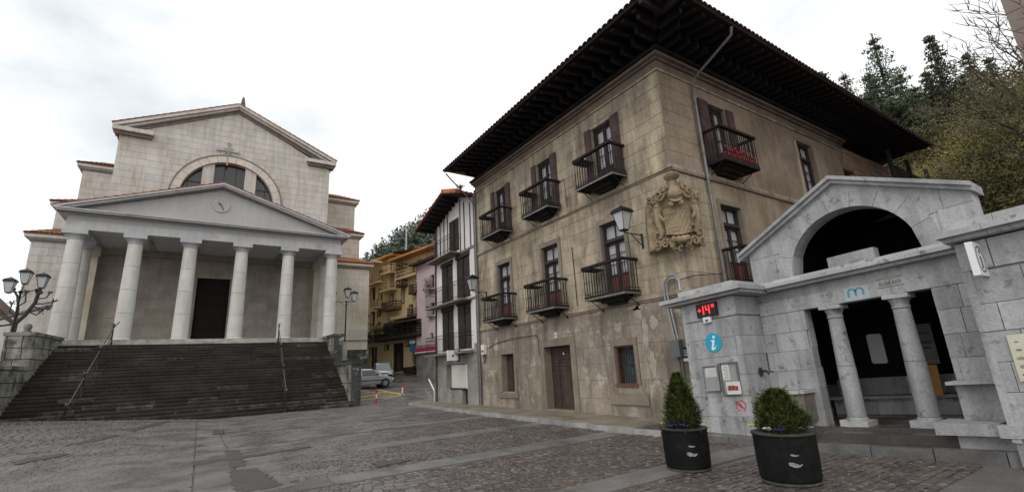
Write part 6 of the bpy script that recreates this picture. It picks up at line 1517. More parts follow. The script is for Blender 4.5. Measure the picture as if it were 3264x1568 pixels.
# ================================================================== YELLOW APARTMENT HOUSE
W_orange = surf('orange_soffit', (0.50, 0.27, 0.09), (0.38, 0.2, 0.07), scale=2, bump=0)
yl = thing('yellow_apartment_house', 'yellow apartment house with brown timber balconies and a garage door', 'apartment house', (17, 51, 1.9))
TYw = FP((18.26, 45), (15.8, 56.6))
gar = (3.08, 5.3, 1.7, 4.65)
whol = [(6.05, 6.8, 4.05, 4.6), (1.25, 2.5, 4.2, 4.78), (8.6, 10.2, 2.2, 4.5), (1.35, 1.95, 9.6, 10.5), (1.35, 1.95, 7.3, 8.4), (.1, .7, 9.6, 10.6), (.1, .7, 7.3, 8.5), (1.0, 1.9, 11.9, 12.8), (-.3, .5, 11.9, 12.9), (5.2, 5.8, 11.0, 12.3), (5.2, 5.8, 8.9, 10.1), (3.0, 3.5, 8.8, 10.3), (7.6, 8.3, 9.8, 11.2), (7.6, 8.3, 12.0, 13.2), (5.6, 6.1, 6.2, 7.4), (8.0, 8.5, 5.9, 7.2), (7.9, 8.6, 8.0, 9.0), (9.3, 10.1, 6.2, 8.6), (9.3, 10.3, 9.9, 11.4)]
b = MB(TYw); wallboxes(b, -4, 13, 0, 13.5, [gar] + whol, -.4, 0); b.build('wall', P_yellow, yl)
for h in whol:
    r = MB(TYw).box(h[0], h[1], h[2], h[3], -.3, -.25).build('window', G_dark, yl); e = .06
    f = MB(TYw); f.box(h[0] - e, h[0], h[2] - e, h[3] + e, 0, .04); f.box(h[1], h[1] + e, h[2] - e, h[3] + e, 0, .04); f.box(h[0], h[1], h[3], h[3] + e, 0, .04); f.box(h[0], h[1], h[2] - e, h[2], 0, .06); f.build('window_frame', P_brown, r)
    MB(TYw).box(h[0] + .02, h[0] + (h[1] - h[0]) * .45, h[2] + .02, h[3] - .02, -.24, -.2).build('shutter', W_bal, r)
g_ = MB(TYw).box(gar[0], gar[1], gar[2], gar[3], -.3, -.2).build('garage_door', P_brown, yl)
for k in range(8): MB(TYw).box(gar[0] + .04 + k * .272, gar[0] + .28 + k * .272, gar[2] + .05, gar[3] - .05, -.2, -.18).build('door_board', P_brown, g_)
MB(TYw).box(3.9, 4.5, 1.75, 3.6, -.18, -.15).build('wicket_door', W_bal, g_)
MB(TYw).box(-4, gar[0] - .02, 0, 2.1, .001, .03).build('plinth', P_brown, yl); MB(TYw).box(gar[1] + .02, 7.4, 0, 2.2, .001, .03).build('plinth', P_brown, yl)
def ybal(u0, u1, v, dep, hr, n, mt, corb=True):
    r = MB(TYw).box(u0, u1, v - .16, v, 0, dep).build('balcony', P_cream if mt is W_bal2 else W_bal, yl)
    for i in range(n):
        z = v + .06 + (hr - .1) * i / n
        m_ = MB(TYw); m_.box(u0, u1, z, z + .12, dep - .06, dep); m_.box(u0, u0 + .06, z, z + .12, 0, dep - .07); m_.box(u1 - .06, u1, z, z + .12, 0, dep - .07); m_.build('rail_board', mt, r)
    k = max(2, int((u1 - u0) / 1.1))
    for i in range(k + 1):
        u = u0 + .05 + (u1 - u0 - .1) * i / k; MB(TYw).box(u - .05, u + .05, v, v + hr, dep - .12, dep - .061).build('post', W_bal, r)
    return r
ybal(3.45, 6.4, 8.35, .8, .95, 3, W_bal); ybal(4.35, 6.95, 10.55, .8, .95, 3, W_bal2); ybal(4.7, 6.85, 12.55, .7, .95, 3, W_bal2); ybal(-.4, 3.3, 11.4, .8, .95, 3, W_bal2); ybal(2.3, 3.4, 10.6, .8, 2.7, 6, W_bal)
ybal(7.05, 10.3, 11.8, .8, .95, 3, W_bal2); ybal(-.6, 1.0, 9.5, .8, .9, 3, W_bal); ybal(-.6, 1.2, 7.15, .8, .9, 3, W_bal); ybal(7.0, 8.6, 8.9, 1.0, .9, 3, W_bal2); ybal(7.0, 8.4, 6.0, 1.0, .9, 3, W_bal2)
r = ybal(-1.5, 7.3, 5.3, 1.1, 1.15, 4, W_eave); MB(TYw).box(-1.5, 7.3, 4.95, 5.13, 0, 1.1).build('terrace_beam', W_eave, r); MB(TYw).box(-1.5, 7.2, 5.35, 7.0, .02, .06).build('shaded_glazing', G_dark, r)
MB(TYw).box(-1.5, 3.0, 6.5, 6.62, 0, 1.5).build('awning', W_bal, r); MB(TYw).box(1.4, 4.4, 7.05, 7.35, 0, .9).build('cream_band', P_cream, yl)
ybal(8.0, 12, 5.25, 1.0, 1.0, 4, W_eave)
fo = MB(); rr = random.Random(16)
for k in range(700):
    u = rr.uniform(-1, 12); c = Vector(TYw((u, 6.3 + rr.gauss(0, .22) - .6 * (u > 7.4), 1.05 + rr.uniform(-.15, .2)))); q = [c + Vector([rr.uniform(-.11, .11) for _ in range(3)]) for _ in range(3)]; fo._add([tuple(x) for x in q], [(0, 1, 2)])
t = thing('terrace_plants', 'dark green plants in boxes along the terrace of the yellow house', 'plants', tuple(TYw((4, 6.2, 1.6)))); fo.build('foliage', L_grn, t, fix=False)
MB(TYw).prism([(-4.2, 13.5), (4.75, 13.5), (4.75, 13.72), (-4.2, 13.72)], -3, 1.1).build('eave', W_orange, yl); MB(TYw).prism([(4.76, 14.4), (13, 14.4), (13, 14.6), (4.76, 14.6)], -3, .6).build('eave', W_orange, yl)
b = MB(TYw); b.box(4.76, 13, 13.51, 14.39, -3, -.4); b.box(-4, 4.75, 13.73, 15.3, -6, -3.2); b.build('attic_wall', P_cream, yl); MB(TYw).prism([(6.9, 13.9), (11, 13.9), (11, 14.05), (6.9, 14.05)], .41, 1.7).build('cream_canopy', P_cream, yl)
b = MB(TYw); b._add([(-4.2, 13.73, 1.1), (4.75, 13.73, 1.1), (4.75, 14.5, -3), (-4.2, 14.5, -3)], [(0, 1, 2, 3)]); b._add([(4.0, 14.62, .5), (13, 14.62, .5), (13, 15.9, -4), (4.0, 15.9, -4)], [(0, 1, 2, 3)]); b.build('roof', T_roof, yl)
for (u, v, w_) in ((1.0, 15.4, -2.9), (8.6, 15.4, -3)): MB(TYw).box(u, u + .5, v - 1, v + .3, w_ - .5, w_).build('chimney', P_cream, yl)
MB(TYw).box(-3.6, -.5, 14.6, 16.1, -5, -2.6).build('dormer', P_cream, yl); b = MB(TYw); b._add([(-4, 16.05, -2.2), (.1, 16.05, -2.2), (.1, 16.6, -5), (-4, 16.6, -5)], [(0, 1, 2, 3)]); b.build('red_sheet_roof', P_redroof, yl); 
MB(TYw).box(-.1, 1.1, 3.3, 4.2, 0.05, .9).build('blue_sign', plain('street_sign_blue', (0.03, .16, .35), .4), yl) if False else None
t = thing('blue_street_sign', 'small blue and white sign between the yellow and pink houses', 'sign', tuple(TYw((.2, 3.6, .6)))); MB(TYw).box(.05, .85, 3.55, 4.35, .6, .68).build('panel', plain('street_sign_blue', (0.03, .16, .35), .4), t); MB(TYw).box(.0, .9, 4.36, 4.66, .6, .68).build('header', M_wh, t); MB(TYw).box(.4, .5, 3.8, 3.9, 0, .6).build('bracket', I_lamp, t)
t = thing('climbing_plant', 'green climber at the corner of the yellow house', 'plant', tuple(TYw((.4, 1.8, .3)))); fo = MB()
for k in range(260):
    c = Vector(TYw((.5 + rr.gauss(0, .22), rr.uniform(1.8, 3.5), .3 + rr.uniform(-.2, .2)))); q = [c + Vector([rr.uniform(-.1, .1) for _ in range(3)]) for _ in range(3)]; fo._add([tuple(x) for x in q], [(0, 1, 2)])
fo.build('foliage', L_grn, t, fix=False)
t = thing('wall_lamp', 'small dark lantern on a long arm at the church side of the yellow house', 'lamp', tuple(TYw((8.7, 7.2, 1.2))), 0, 'lanterns on iron wall brackets')
MB(TYw).tube([(9.8, 7.2, 0), (9.2, 7.15, .9), (8.7, 7.2, 1.3)], .04, 6).build('arm', I_lamp, t); c = TYw((8.7, 7.25, 1.3)); lantern(c, 1.1, t)
# ================================================================== PLANTERS
def planter(x, y, r, h, th, tr, label, ptree, cone, seed):
    t = thing('planter', label, 'planter', (x, y, -.08), 0, 'round black planters on the plaza'); rr = random.Random(seed)
    z0, z1 = -.072, -.072 + h
    b = MB().lathe(x, y, [(r * .93, z0), (r * .94, z0 + .05), (r * .97, z0 + .055), (r * 1.0, z0 + h * .5), (r, z1 - .03), (r * 1.03, z1 - .028), (r * 1.03, z1), (r * .95, z1), (r * .94, z1 - .07), (.02, z1 - .07)], 40).build('tub', PL_black, t, smooth=True)
    MB().lathe(x, y, [(r * .945, z0 + .001), (r * .95, z0 + .03)], 40).build('scuffed_foot', PL_rim, b)
    MB().lathe(x, y, [(r * 1.032, z1 - .012), (r * 1.036, z1 - .004), (r * 1.0, z1 + .002), (r * .955, z1 + .001)], 40).build('rim', PL_rim, b)
    # torn label: two worn curved patches on the side facing the camera
    a0 = math.atan2(-y, -x) + .22
    def on(a, z, o): return (x + (r * 1.0 + o) * math.cos(a), y + (r * 1.0 + o) * math.sin(a), z)
    for (da, zc, w_, hh) in ((0.0, z0 + h * .45, .16, .045), (.02, z0 + h * .62, .10, .018)):
        m_ = MB(); P = []
        for k in range(14):
            q = k / 13; P.append((a0 + da - w_ / r / 2 * math.cos(math.pi * q) , zc - hh * math.sin(math.pi * q) * rr.uniform(.85, 1.1)))
        for k in range(13, -1, -1):
            q = k / 13; P.append((a0 + da - w_ / r / 2 * math.cos(math.pi * q) * .98, zc + hh * .35 * math.sin(math.pi * q * 2) * rr.uniform(.6, 1.1) + .004))
        m_._add([on(a, z, .001) for a, z in P] + [on(a, z, .003) for a, z in P], [tuple(range(27, -1, -1)), tuple(range(28, 56))] + [(i, (i + 1) % 28, 28 + (i + 1) % 28, 28 + i) for i in range(28)])
        m_.build('worn_label', surf('worn_label', (0.33, 0.32, 0.30), (0.2, 0.2, 0.19), scale=20, bump=.1) if 'worn_label' not in MATS else MATS['worn_label'], t)
    MB().lathe(x, y, [(.01, z1 - .10), (r * .93, z1 - .075), (r * .93, z1 - .055), (.01, z1 - .045)], 24).build('soil', surf('soil', (0.05, 0.035, 0.025), (0.03, 0.022, 0.018), scale=20, bump=.6) if 'soil' not in MATS else MATS['soil'], t)
    # clipped conifer: thing of its own
    c = thing('clipped_conifer', ptree, 'shrub', (x, y, z1 - .06), 0, 'clipped conifers in black planters')
    H = th; MB().tube([(x, y, z1 - .06), (x + .01, y, z1 + H * .9)], .035, 8, .01).build('trunk', B_bark, c)
    f = MB(); dk = MB()
    def rad(q): return tr * (min(1, .72 + q * 1.75) if q < .16 else (1 - ((q - .16) / .84) ** (1.25 if cone else 1.8)) ** (.75 if cone else .55))
    core = [(max(.01, rad(q) * .68), z1 - .02 + H * q * .97) for q in np.linspace(0, 1, 10)]
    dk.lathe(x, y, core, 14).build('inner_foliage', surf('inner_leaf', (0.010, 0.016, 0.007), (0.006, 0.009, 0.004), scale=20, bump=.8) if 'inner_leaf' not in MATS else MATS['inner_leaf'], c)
    lump = [(rr.uniform(0, 6.28), rr.uniform(0, 1), rr.uniform(-.32, .22)) for _ in range(40)]
    for k in range(9000):
        q = rr.random() ** 1.15; a = rr.uniform(0, 6.283)
        bump = sum(d * math.exp(-((min(abs(a - la), 6.283 - abs(a - la))) ** 2) * 5 - ((q - lq) ** 2) * 70) for la, lq, d in lump)
        rd = rad(q) * (rr.uniform(.70, 1.04) + bump) + rr.uniform(-.01, .018)
        z = z1 - .02 + H * q + rr.uniform(-.02, .02)
        p = Vector((x + rd * math.cos(a), y + rd * math.sin(a), z))
        d = (Vector((math.cos(a), math.sin(a), rr.uniform(.2, 1.5)))).normalized(); s_ = Vector((-math.sin(a), math.cos(a), rr.uniform(-.5, .5))).normalized()
        ln, wd = rr.uniform(.03, .075), rr.uniform(.006, .014)
        f._add([tuple(p - s_ * wd), tuple(p + s_ * wd), tuple(p + d * ln)], [(0, 1, 2)])
    for k in range(70):
        q = rr.uniform(.02, .97); a = rr.uniform(0, 6.28); rd = rad(q); p0 = Vector((x + rd * .8 * math.cos(a), y + rd * .8 * math.sin(a), z1 - .02 + H * q)); d = Vector((math.cos(a), math.sin(a), rr.uniform(.4, 1.6))).normalized(); L_ = rr.uniform(.06, .13)
        for j in range(26):
            t_ = rr.random(); p = p0 + d * L_ * t_ * 1.3 + Vector([rr.uniform(-.014, .014) for _ in range(3)]); e = (d + Vector([rr.uniform(-.7, .7) for _ in range(3)])).normalized(); s_ = e.orthogonal().normalized() * .006
            f._add([tuple(p - s_), tuple(p + s_), tuple(p + e * .04)], [(0, 1, 2)])
    f.build('foliage', L_top, c, fix=False)
    # pansies
    cl = [(F_yel, 'yellow'), (F_vio, 'violet'), (F_whi, 'white')]
    af = math.atan2(-y, -x); pos = ['front', 'front right', 'rightmost', 'back right', 'back', 'back left', 'leftmost', 'front left']
    for k in range(8):
        a = af + k * math.pi / 4 + rr.uniform(-.2, .2); q = r * rr.uniform(.84, .90)
        px, py, pz = x + q * math.cos(a), y + q * math.sin(a), z1 - .05
        mt, nm = cl[(1, 1, 0, 1, 2, 0, 0, 1)[k] if cone else (1, 2, 2, 1, 1, 0, 0, 2)[k]]
        u = thing('pansy', 'small %s pansy, %s in the soil of the %s planter' % (nm, pos[k], 'left' if cone else 'right'), 'flower', (px, py, pz), 0, 'pansies in the planters')
        lf = MB()
        for j in range(26):
            cc = Vector((px + rr.uniform(-.07, .07), py + rr.uniform(-.07, .07), pz + rr.uniform(.0, .045))); lf._add([tuple(cc + Vector([rr.uniform(-.018, .018) for _ in range(3)])) for _ in range(3)], [(0, 1, 2)])
        lf.build('leaves', L_grn, u, fix=False)
        for j in range(rr.choice((2, 3))):
            ox, oy, oz = px + rr.uniform(-.05, .05), py + rr.uniform(-.05, .05), pz + rr.uniform(.06, .085)
            m_ = MB()
            for e in range(5):
                an = e * 1.2566; m_._add([(ox, oy, oz), (ox + .022 * math.cos(an - .6), oy + .022 * math.sin(an - .6), oz + .008), (ox + .027 * math.cos(an), oy + .027 * math.sin(an), oz + .012), (ox + .022 * math.cos(an + .6), oy + .022 * math.sin(an + .6), oz + .008)], [(0, 1, 2, 3)])
            m_.v = [(ox + (a_ - ox) * 1.9, oy + (b_ - oy) * 1.9, oz + .03 + (c_ - oz) * 2) for a_, b_, c_ in m_.v]; m_.build('bloom', mt, u, fix=False)
planter(6.55, 5.18, .345, .60, .84, .265, 'black round planter nearer the palace, holding a tall conical conifer', 'tall cone shaped clipped conifer in the planter nearer the palace', True, 5)
planter(6.81, 3.75, .385, .62, .56, .31, 'larger black round planter at the right front, holding a broad bushy conifer', 'broad rounded clipped conifer in the larger right hand planter', False, 6)
# ================================================================== STREET MARKINGS, POSTS
def ribbon(pts, wd, mt, nm='road_line'):
    P = resample([pts[0]] + pts[1:], .5); P.append(pts[-1]); b = MB()
    for i, p in enumerate(P):
        q = P[min(i + 1, len(P) - 1)]; o = P[max(i - 1, 0)]; t = Vector((q[0] - o[0], q[1] - o[1])); t = t.normalized() if t.length else Vector((1, 0)); n_ = Vector((-t.y, t.x)) * wd / 2
        for s_ in (1, -1): b.v.append((p[0] + n_.x * s_, p[1] + n_.y * s_, 0))
    b.v = [(x, y, gz_mesh(x, y) + .012) for x, y, _ in b.v]
    b.f = [(2 * i, 2 * i + 1, 2 * i + 3, 2 * i + 2) for i in range(len(P) - 1)]
    o = b.build(nm, mt, road_marks, fix=False)
    return o
import bisect
def gz_mesh(x, y):      # height of the ground sheet at a point (bilinear, as the sheet is built)
    i = max(0, min(len(xs) - 2, bisect.bisect_right(xs, x) - 1)); j = max(0, min(len(ys) - 2, bisect.bisect_right(ys, y) - 1))
    tx, ty = (x - xs[i]) / (xs[i + 1] - xs[i]), (y - ys[j]) / (ys[j + 1] - ys[j])
    z = [ground_z(xs[i + a], ys[j + b_]) - .045 for a, b_ in ((0, 0), (1, 0), (0, 1), (1, 1))]
    return (z[0] * (1 - tx) + z[1] * tx) * (1 - ty) + (z[2] * (1 - tx) + z[3] * tx) * ty
road_marks = struct(bpy.data.objects.new('road_markings', None)); col.objects.link(road_marks); OFF['road_markings'] = (0, 0, 0)
ribbon([(7.6, 36.1), (9.4, 36.6), (11.2, 36.0)], .22, M_yline); ribbon([(11.2, 36.0), (11.9, 32.0)], .18, M_yline); ribbon([(7.4, 31.3), (9.6, 31.2), (11.9, 32.0)], .16, M_yline)
ribbon([(7.6, 34.6), (11.5, 34.2)], .12, M_wline); ribbon([(7.9, 31.5), (11.4, 34.5)], .12, M_yline); ribbon([(7.5, 33.6), (11.8, 32.2)], .12, M_yline); ribbon([(9.6, 36.4), (11.8, 32.4)], .12, M_yline); ribbon([(8.0, 29.4), (9.4, 30.0), (11.7, 31.8)], .12, M_wline)
ribbon([(7.6, 28.6), (10.4, 28.6)], .08, M_wline)
def post(x, y, label):
    z = gz_mesh(x, y); t = thing('marker_post', label, 'bollard', (x, y, z), 0, 'striped posts at the street mouth')
    z -= .01
    hs_ = [(0, .30, M_red), (.301, .55, M_wh), (.551, .80, M_red)] if 'red post' in label else [(0, .16, M_grey), (.161, .55, M_wh), (.551, .80, M_red)]
    for a, c, mt in hs_: MB().lathe(x, y, [(.05, z + a), (.05, z + c)], 12).build('band', mt, t, smooth=True)
    MB().ball((x, y, z + .80), .05, 12, 6).build('cap', hs_[-1][2], t, smooth=True); MB().lathe(x, y, [(.09, z), (.09, z + .03)], 12).build('foot', M_grey, t)
post(8.95, 28.9, 'slim red post with white band at the street mouth, nearer the stairs'); post(11.55, 31.6, 'slim white post with red top at the tip of the yellow hatching')
t = thing('low_chain_rail', 'thin low metal rail behind the white post', 'rail', (10.8, 32.6, .2))
MB().tube([(9.9, 33.2, gz_mesh(9.9, 33.2)), (9.9, 33.2, gz_mesh(9.9, 33.2) + .35), (11.5, 32.8, gz_mesh(11.5, 32.8) + .35), (11.5, 32.8, gz_mesh(11.5, 32.8))], .015, 5).build('rail', M_grey, t)
# ================================================================== CARS
def car(name_label, loc, rz, paint, L=3.9, Wd=1.66, H=1.42, hatch=True, slope=0.0):
    t = thing('parked_car', name_label, 'car', (0, 0, 0), 0, 'cars parked beside the church'); OFF[t.name] = (0, 0, 0)
    # x forward. stations: x, belt z, hood/deck z, half width
    st = [(-L / 2, .55, .62, .60), (-L / 2 + .10, .78, .84, .74), (-L / 2 + .35, .88, .94, .80), (-.9, .90, .95, Wd / 2), (0, .88, .92, Wd / 2), (.70, .84, .90, Wd / 2), (1.15, .80, .86, .80), (L / 2 - .30, .68, .76, .75), (L / 2 - .08, .56, .63, .68), (L / 2, .48, .50, .56)]
    b = MB(); n = 12
    for (x, zb, zt, hw) in st:
        lo = .24 if abs(x) < L / 2 - .2 else .32
        ring = [(-hw * .92, lo), (-hw, lo + .12), (-hw * 1.0, zb * .75), (-hw * .97, zb), (-hw * .86, zt - .01), (-hw * .4, zt + .02)]
        b.v += [(x, y, z) for y, z in ring] + [(x, -y, z) for y, z in ring[::-1]]
    for i in range(len(st) - 1):
        for j in range(n): b.f.append((i * n + j, i * n + (j + 1) % n, (i + 1) * n + (j + 1) % n, (i + 1) * n + j))
    b.f += [tuple(range(n))[::-1], tuple((len(st) - 1) * n + j for j in range(n))]
    body = b.build('body', paint, t, smooth=True)
    # greenhouse
    gs = [(-L / 2 + .22, .92, .70, .93, .70), (-L / 2 + .55, .92, .74, H - .05, .56), (-.5, .90, .76, H, .58), (.15, .90, .76, H - .02, .58), (.45, .89, .76, H - .10, .56), (1.12, .86, .70, .875, .68)]
    g2 = MB(); 
    for (x, z0, w0, z1, w1) in gs: g2.v += [(x, -w0, z0 - .03), (x, -w1, z1 - .05), (x, -w1 * .85, z1), (x, w1 * .85, z1), (x, w1, z1 - .05), (x, w0, z0 - .03)]
    for i in range(len(gs) - 1):
        for j in range(5): g2.f.append((i * 6 + j, i * 6 + j + 1, (i + 1) * 6 + j + 1, (i + 1) * 6 + j))
    cab = g2.build('cabin', paint, t, smooth=True)
    for s_ in (-1, 1):
        for (xa, xb, xc, xd) in ((-L / 2 + .58, -.62, -.62, -L / 2 + .78), (-.54, .72, .36, -.54)):
            zt = H - .12; f0 = lambda x: s_ * .765; f1 = s_ * .60
            m_ = MB(); P = [(xa, f0(0), .93), (xb, f0(0), .91), (xc, f1 + s_ * .0, zt), (xd, f1, zt)]
            m_._add(P + [(p[0], p[1] + s_ * .012, p[2] + .004) for p in P], [(0, 1, 2, 3), (4, 5, 6, 7), (0, 1, 5, 4), (1, 2, 6, 5), (2, 3, 7, 6), (3, 0, 4, 7)]); m_.build('side_window', G_dark, cab)
        MB().box(.55, .68, s_ * .80, s_ * .98, .90, 1.02).build('door_mirror', M_trim, t)
        MB().box(-1.5, 1.0, s_ * (Wd / 2 - .01), s_ * (Wd / 2 + .012), .50, .56).build('side_moulding', M_trim, t)
        MB().box(L / 2 - .22, L / 2 - .03, s_ * .42, s_ * .66, .53, .67).build('headlight', M_head, t)
        MB().box(-L / 2 + .02, -L / 2 + .12, s_ * .48, s_ * .72, .62, .84).build('tail_light', M_red, t)
        for x in (-L / 2 + .72, L / 2 - .74):
            Tw = lambda p, s_=s_, x=x: (x + p[0], s_ * (Wd / 2 - .17 + p[2]), .30 + p[1])
            def disc(r0, r1, w0, w1): 
                m_ = MB(Tw); m_.prism([(r1 * math.cos(a), r1 * math.sin(a)) for a in np.linspace(0, 2 * math.pi, 23)[:-1]], w0, w1); return m_
            disc(0, .34, .0, .172).build('wheel_arch', M_trim, t); wh = disc(0, .295, .02, .19).build('wheel', M_tyre, t); disc(0, .19, .19, .197).build('rim', M_rim, wh)
            for k in range(5):
                a = k * 1.2566; m_ = MB(Tw); m_.prism([(.03 * math.cos(a + 1.57), .03 * math.sin(a + 1.57)), (.17 * math.cos(a + .12), .17 * math.sin(a + .12)), (.17 * math.cos(a - .12), .17 * math.sin(a - .12)), (.03 * math.cos(a - 1.57), .03 * math.sin(a - 1.57))], .1972, .202); m_.build('spoke', M_alu, wh)
    m_ = MB(); P = [(1.10, -.64, .885), (1.10, .64, .885), (.50, .50, H - .12), (.50, -.50, H - .12)]; nrm = Vector((.62, 0, .78)) * .02
    m_._add(P + [tuple(Vector(p) + nrm) for p in P], [(0, 1, 2, 3), (4, 5, 6, 7), (0, 1, 5, 4), (1, 2, 6, 5), (2, 3, 7, 6), (3, 0, 4, 7)]); m_.build('windscreen', plain('windscreen', (.10, .12, .13), .08, 0, .8) if 'windscreen' not in MATS else MATS['windscreen'], cab)
    MB().box(L / 2 - .04, L / 2 + .03, -.62, .62, .30, .46).build('bumper', M_trim, t); MB().box(L / 2 - .05, L / 2 + .012, -.34, .34, .52, .60).build('radiator_grille', M_trim, t); MB().box(L / 2 + .03, L / 2 + .036, -.24, .24, .34, .43).build('number_plate', M_wh, t)
    MB().box(-L / 2 - .03, -L / 2 + .05, -.66, .66, .34, .52).build('bumper', M_trim, t)
    t.location = loc; t.rotation_euler = (0, -slope * math.cos(0) if False else 0, rz)
    return t
car('small silver hatchback seen from its side, half hidden by the stair wall', (10.85, 37.5, gz_mesh(10.6, 37.5) + .04), RAD(-3), M_car)
car('pale silver car facing the plaza behind the small hatchback', (13.75, 42.8, gz_mesh(13.7, 42.6) + .05), RAD(-102), M_car2, L=4.2, Wd=1.74, H=1.48)
# ================================================================== STREET LAMPS
def street_lamp(x, y, zb, zt, s, label, angs):
    t = thing('street_lamp', label, 'street lamp', (x, y, zb), 0, 'three lantern street lamps')
    MB().lathe(x, y, [(.13, zb), (.13, zb + .5), (.09, zb + .6), (.065, zb + 1.0), (.055, zb + 2.2), (.045, zt - 1.0), (.045, zt - .55)], 12).build('pole', I_lamp, t, smooth=True)
    MB().ball((x, y, zt - .50), .09, 10, 6).build('boss', I_lamp, t, smooth=True)
    for (a, rd, dz) in angs:
        ex, ey = x + rd * math.cos(a), y + rd * math.sin(a)
        if rd > .1:
            MB().tube([(x, y, zt - .50), (x + (ex - x) * .5, y + (ey - y) * .5, zt - .47), (ex, ey, zt - .42 + dz)], .022, 6).build('arm', I_lamp, t)
            MB().tube([(x, y, zt - .85), (x + (ex - x) * .45, y + (ey - y) * .45, zt - .50)], .016, 6).build('arm_brace', I_lamp, t)
        lantern((ex, ey, zt - .40 + dz), s, t)
street_lamp(-7.75, 31.9, .5, 6.85, .92, 'three lantern black street lamp at the left edge beside the pollarded tree', [(-.59, .98, .02), (2.55, .62, -.12), (1.2, .12, .30)])
street_lamp(8.55, 35.3, gz_mesh(8.55, 35.3), 7.35, .95, 'three lantern black street lamp at the right end of the church steps', [(2.6, 1.0, -.06), (-.6, .55, -.12), (.8, .1, .20)])
# ================================================================== TREES
def leaves(b, c, n, spread, size, rr, flat=.6):
    for _ in range(n):
        p = Vector((c[0] + rr.gauss(0, spread), c[1] + rr.gauss(0, spread), c[2] + rr.gauss(0, spread * flat)))
        a = Vector([rr.uniform(-1, 1) for _ in range(3)]).normalized() * size; d = a.orthogonal().normalized() * size * .5
        b.v += [tuple(p - a * .5), tuple(p + d), tuple(p + a * .6)]; k = len(b.v); b.f.append((k - 3, k - 2, k - 1))
def conifer_mesh(h, r, seed, dense=1.0, leaf=.34, irregular=.3):
    rr = random.Random(seed); tr, cr_ = MB(), MB()
    tr.tube([(0, 0, -1), (rr.uniform(-.1, .1), 0, h * .5), (0, 0, h)], h * .016 + .05, 7, .03)
    z = h * .12; 
    while z < h * .985:
        q = z / h; R_ = r * (1 - q) ** .95 * rr.uniform(1 - irregular, 1.12); nb = max(4, int(16 * (1 - q) + 3))
        a0 = rr.uniform(0, 6.28)
        for k in range(nb):
            a = a0 + 6.283 * k / nb + rr.uniform(-.3, .3); L_ = max(.12, R_ * rr.uniform(.6, 1.15)); dz = L_ * rr.uniform(-.22, .12)
            e = (math.cos(a) * L_, math.sin(a) * L_, z + dz)
            if L_ > .8: tr.tube([(0, 0, z), e], .05, 3, .012, caps=False)
            m_ = max(2, int(L_ / .34 * dense))
            for j in range(m_):
                t = (j + 1) / m_; leaves(cr_, (e[0] * t, e[1] * t, z + dz * t + .05), int(12 * dense) + 3, .13 + .07 * L_ * (1 - t), leaf * rr.uniform(.5, .95), rr, .5)
        z += h * .026 + .10
    leaves(cr_, (0, 0, h), 5, .04, leaf * .8, rr, 3)
    return tr, cr_
def put_conifer(meshes, x, y, z, s, rz, label, group, cat='conifer'):
    t = thing('conifer_tree', label, cat, (x, y, z), 0, group); OFF[t.name] = (0, 0, 0); t.rotation_euler = (0, 0, rz); t.scale = (s, s, s)
    for nm, me in meshes: 
        o = bpy.data.objects.new(nm, me); col.objects.link(o); o.parent = t
    return t
CM = []
for i, (h, r, sd, dn, lf) in enumerate([(15, 5.0, 1, 1.4, .27), (14, 4.2, 2, 1.3, .26), (12, 4.6, 3, 1.5, .27)]):
    tr, cr_ = conifer_mesh(h, r, sd, dn, lf); CM.append([('trunk', tr.mesh('trunk', B_bark, fix=False)), ('crown', cr_.mesh('crown', L_con if i != 1 else L_pine, fix=False))])
# right hillside
def hz(x, y):
    return -0.2 + max(0, x - 19) * .30 * ss(19, 34, x) + max(0, 3 - y) * .12 * ss(15, 26, x)
hx = list(np.arange(14, 120, 3.0)); hy = list(np.arange(-60, 110, 4.0)); hm = MB(); rr = random.Random(12)
hm.v = [(x, y, (hz(x, y) + (rr.uniform(-.25, .25) if x > 22 else 0)) if not (y > 6 and x < 34) else min(hz(x, y), -.3)) for y in hy for x in hx]
hm.f = [(j * len(hx) + i, j * len(hx) + i + 1, (j + 1) * len(hx) + i + 1, (j + 1) * len(hx) + i) for j in range(len(hy) - 1) for i in range(len(hx) - 1)]
hill = struct(hm.build('wooded_hillside', S_hill, fix=False))
def polar(az, d): return d * math.sin(RAD(az)), d * math.cos(RAD(az))
RT = [(76.3, 47, .55, 0, 'tall dark conifer with a sharp spire behind the palace roof'), (80.3, 49, .505, 1, 'tall thin crowned pine right of the sharp conifer'), (71.3, 50, .515, 2, 'dark conifer top just clearing the palace eave'), (73.2, 52, .50, 0, 'dark bushy conifer left of the sharp spired conifer'), (67.6, 55, .52, 1, 'small conifer tip peeking over the palace roof line'), (74.6, 44, .44, 2, 'lower dark conifer in front of the sharp spired conifer'), (78.2, 46, .43, 0, 'lower dark conifer between the two tall conifers'), (81.6, 47, .42, 2, 'low dark conifer right of the thin pine'), (83.5, 55, .43, 1, 'conifer half hidden behind the bare tree'), (72.2, 46, .46, 2, 'rounded conifer at the middle of the palace eave')]
RT += [(69.5, 58, .47, 0, 'far conifer behind the left part of the palace eave'), (77.4, 58, .46, 2, 'broad far conifer filling the gap right of the sharp spire'), (79.3, 60, .45, 0, 'broad far conifer left of the thin pine'), (75.2, 60, .48, 2, 'broad far conifer left of the sharp spire'), (82.3, 60, .45, 2, 'far conifer filling the gap under the bare tree twigs')]
for i, (az, d, el, k, lb) in enumerate(RT):
    x, y = polar(az, d); z = hz(x, y) - .3; H = (1.6 + el * d - z); s = H / (15, 14, 12)[k]
    put_conifer(CM[k], x, y, z, s, i * 1.7, lb, 'conifers on the hillside behind the palace')
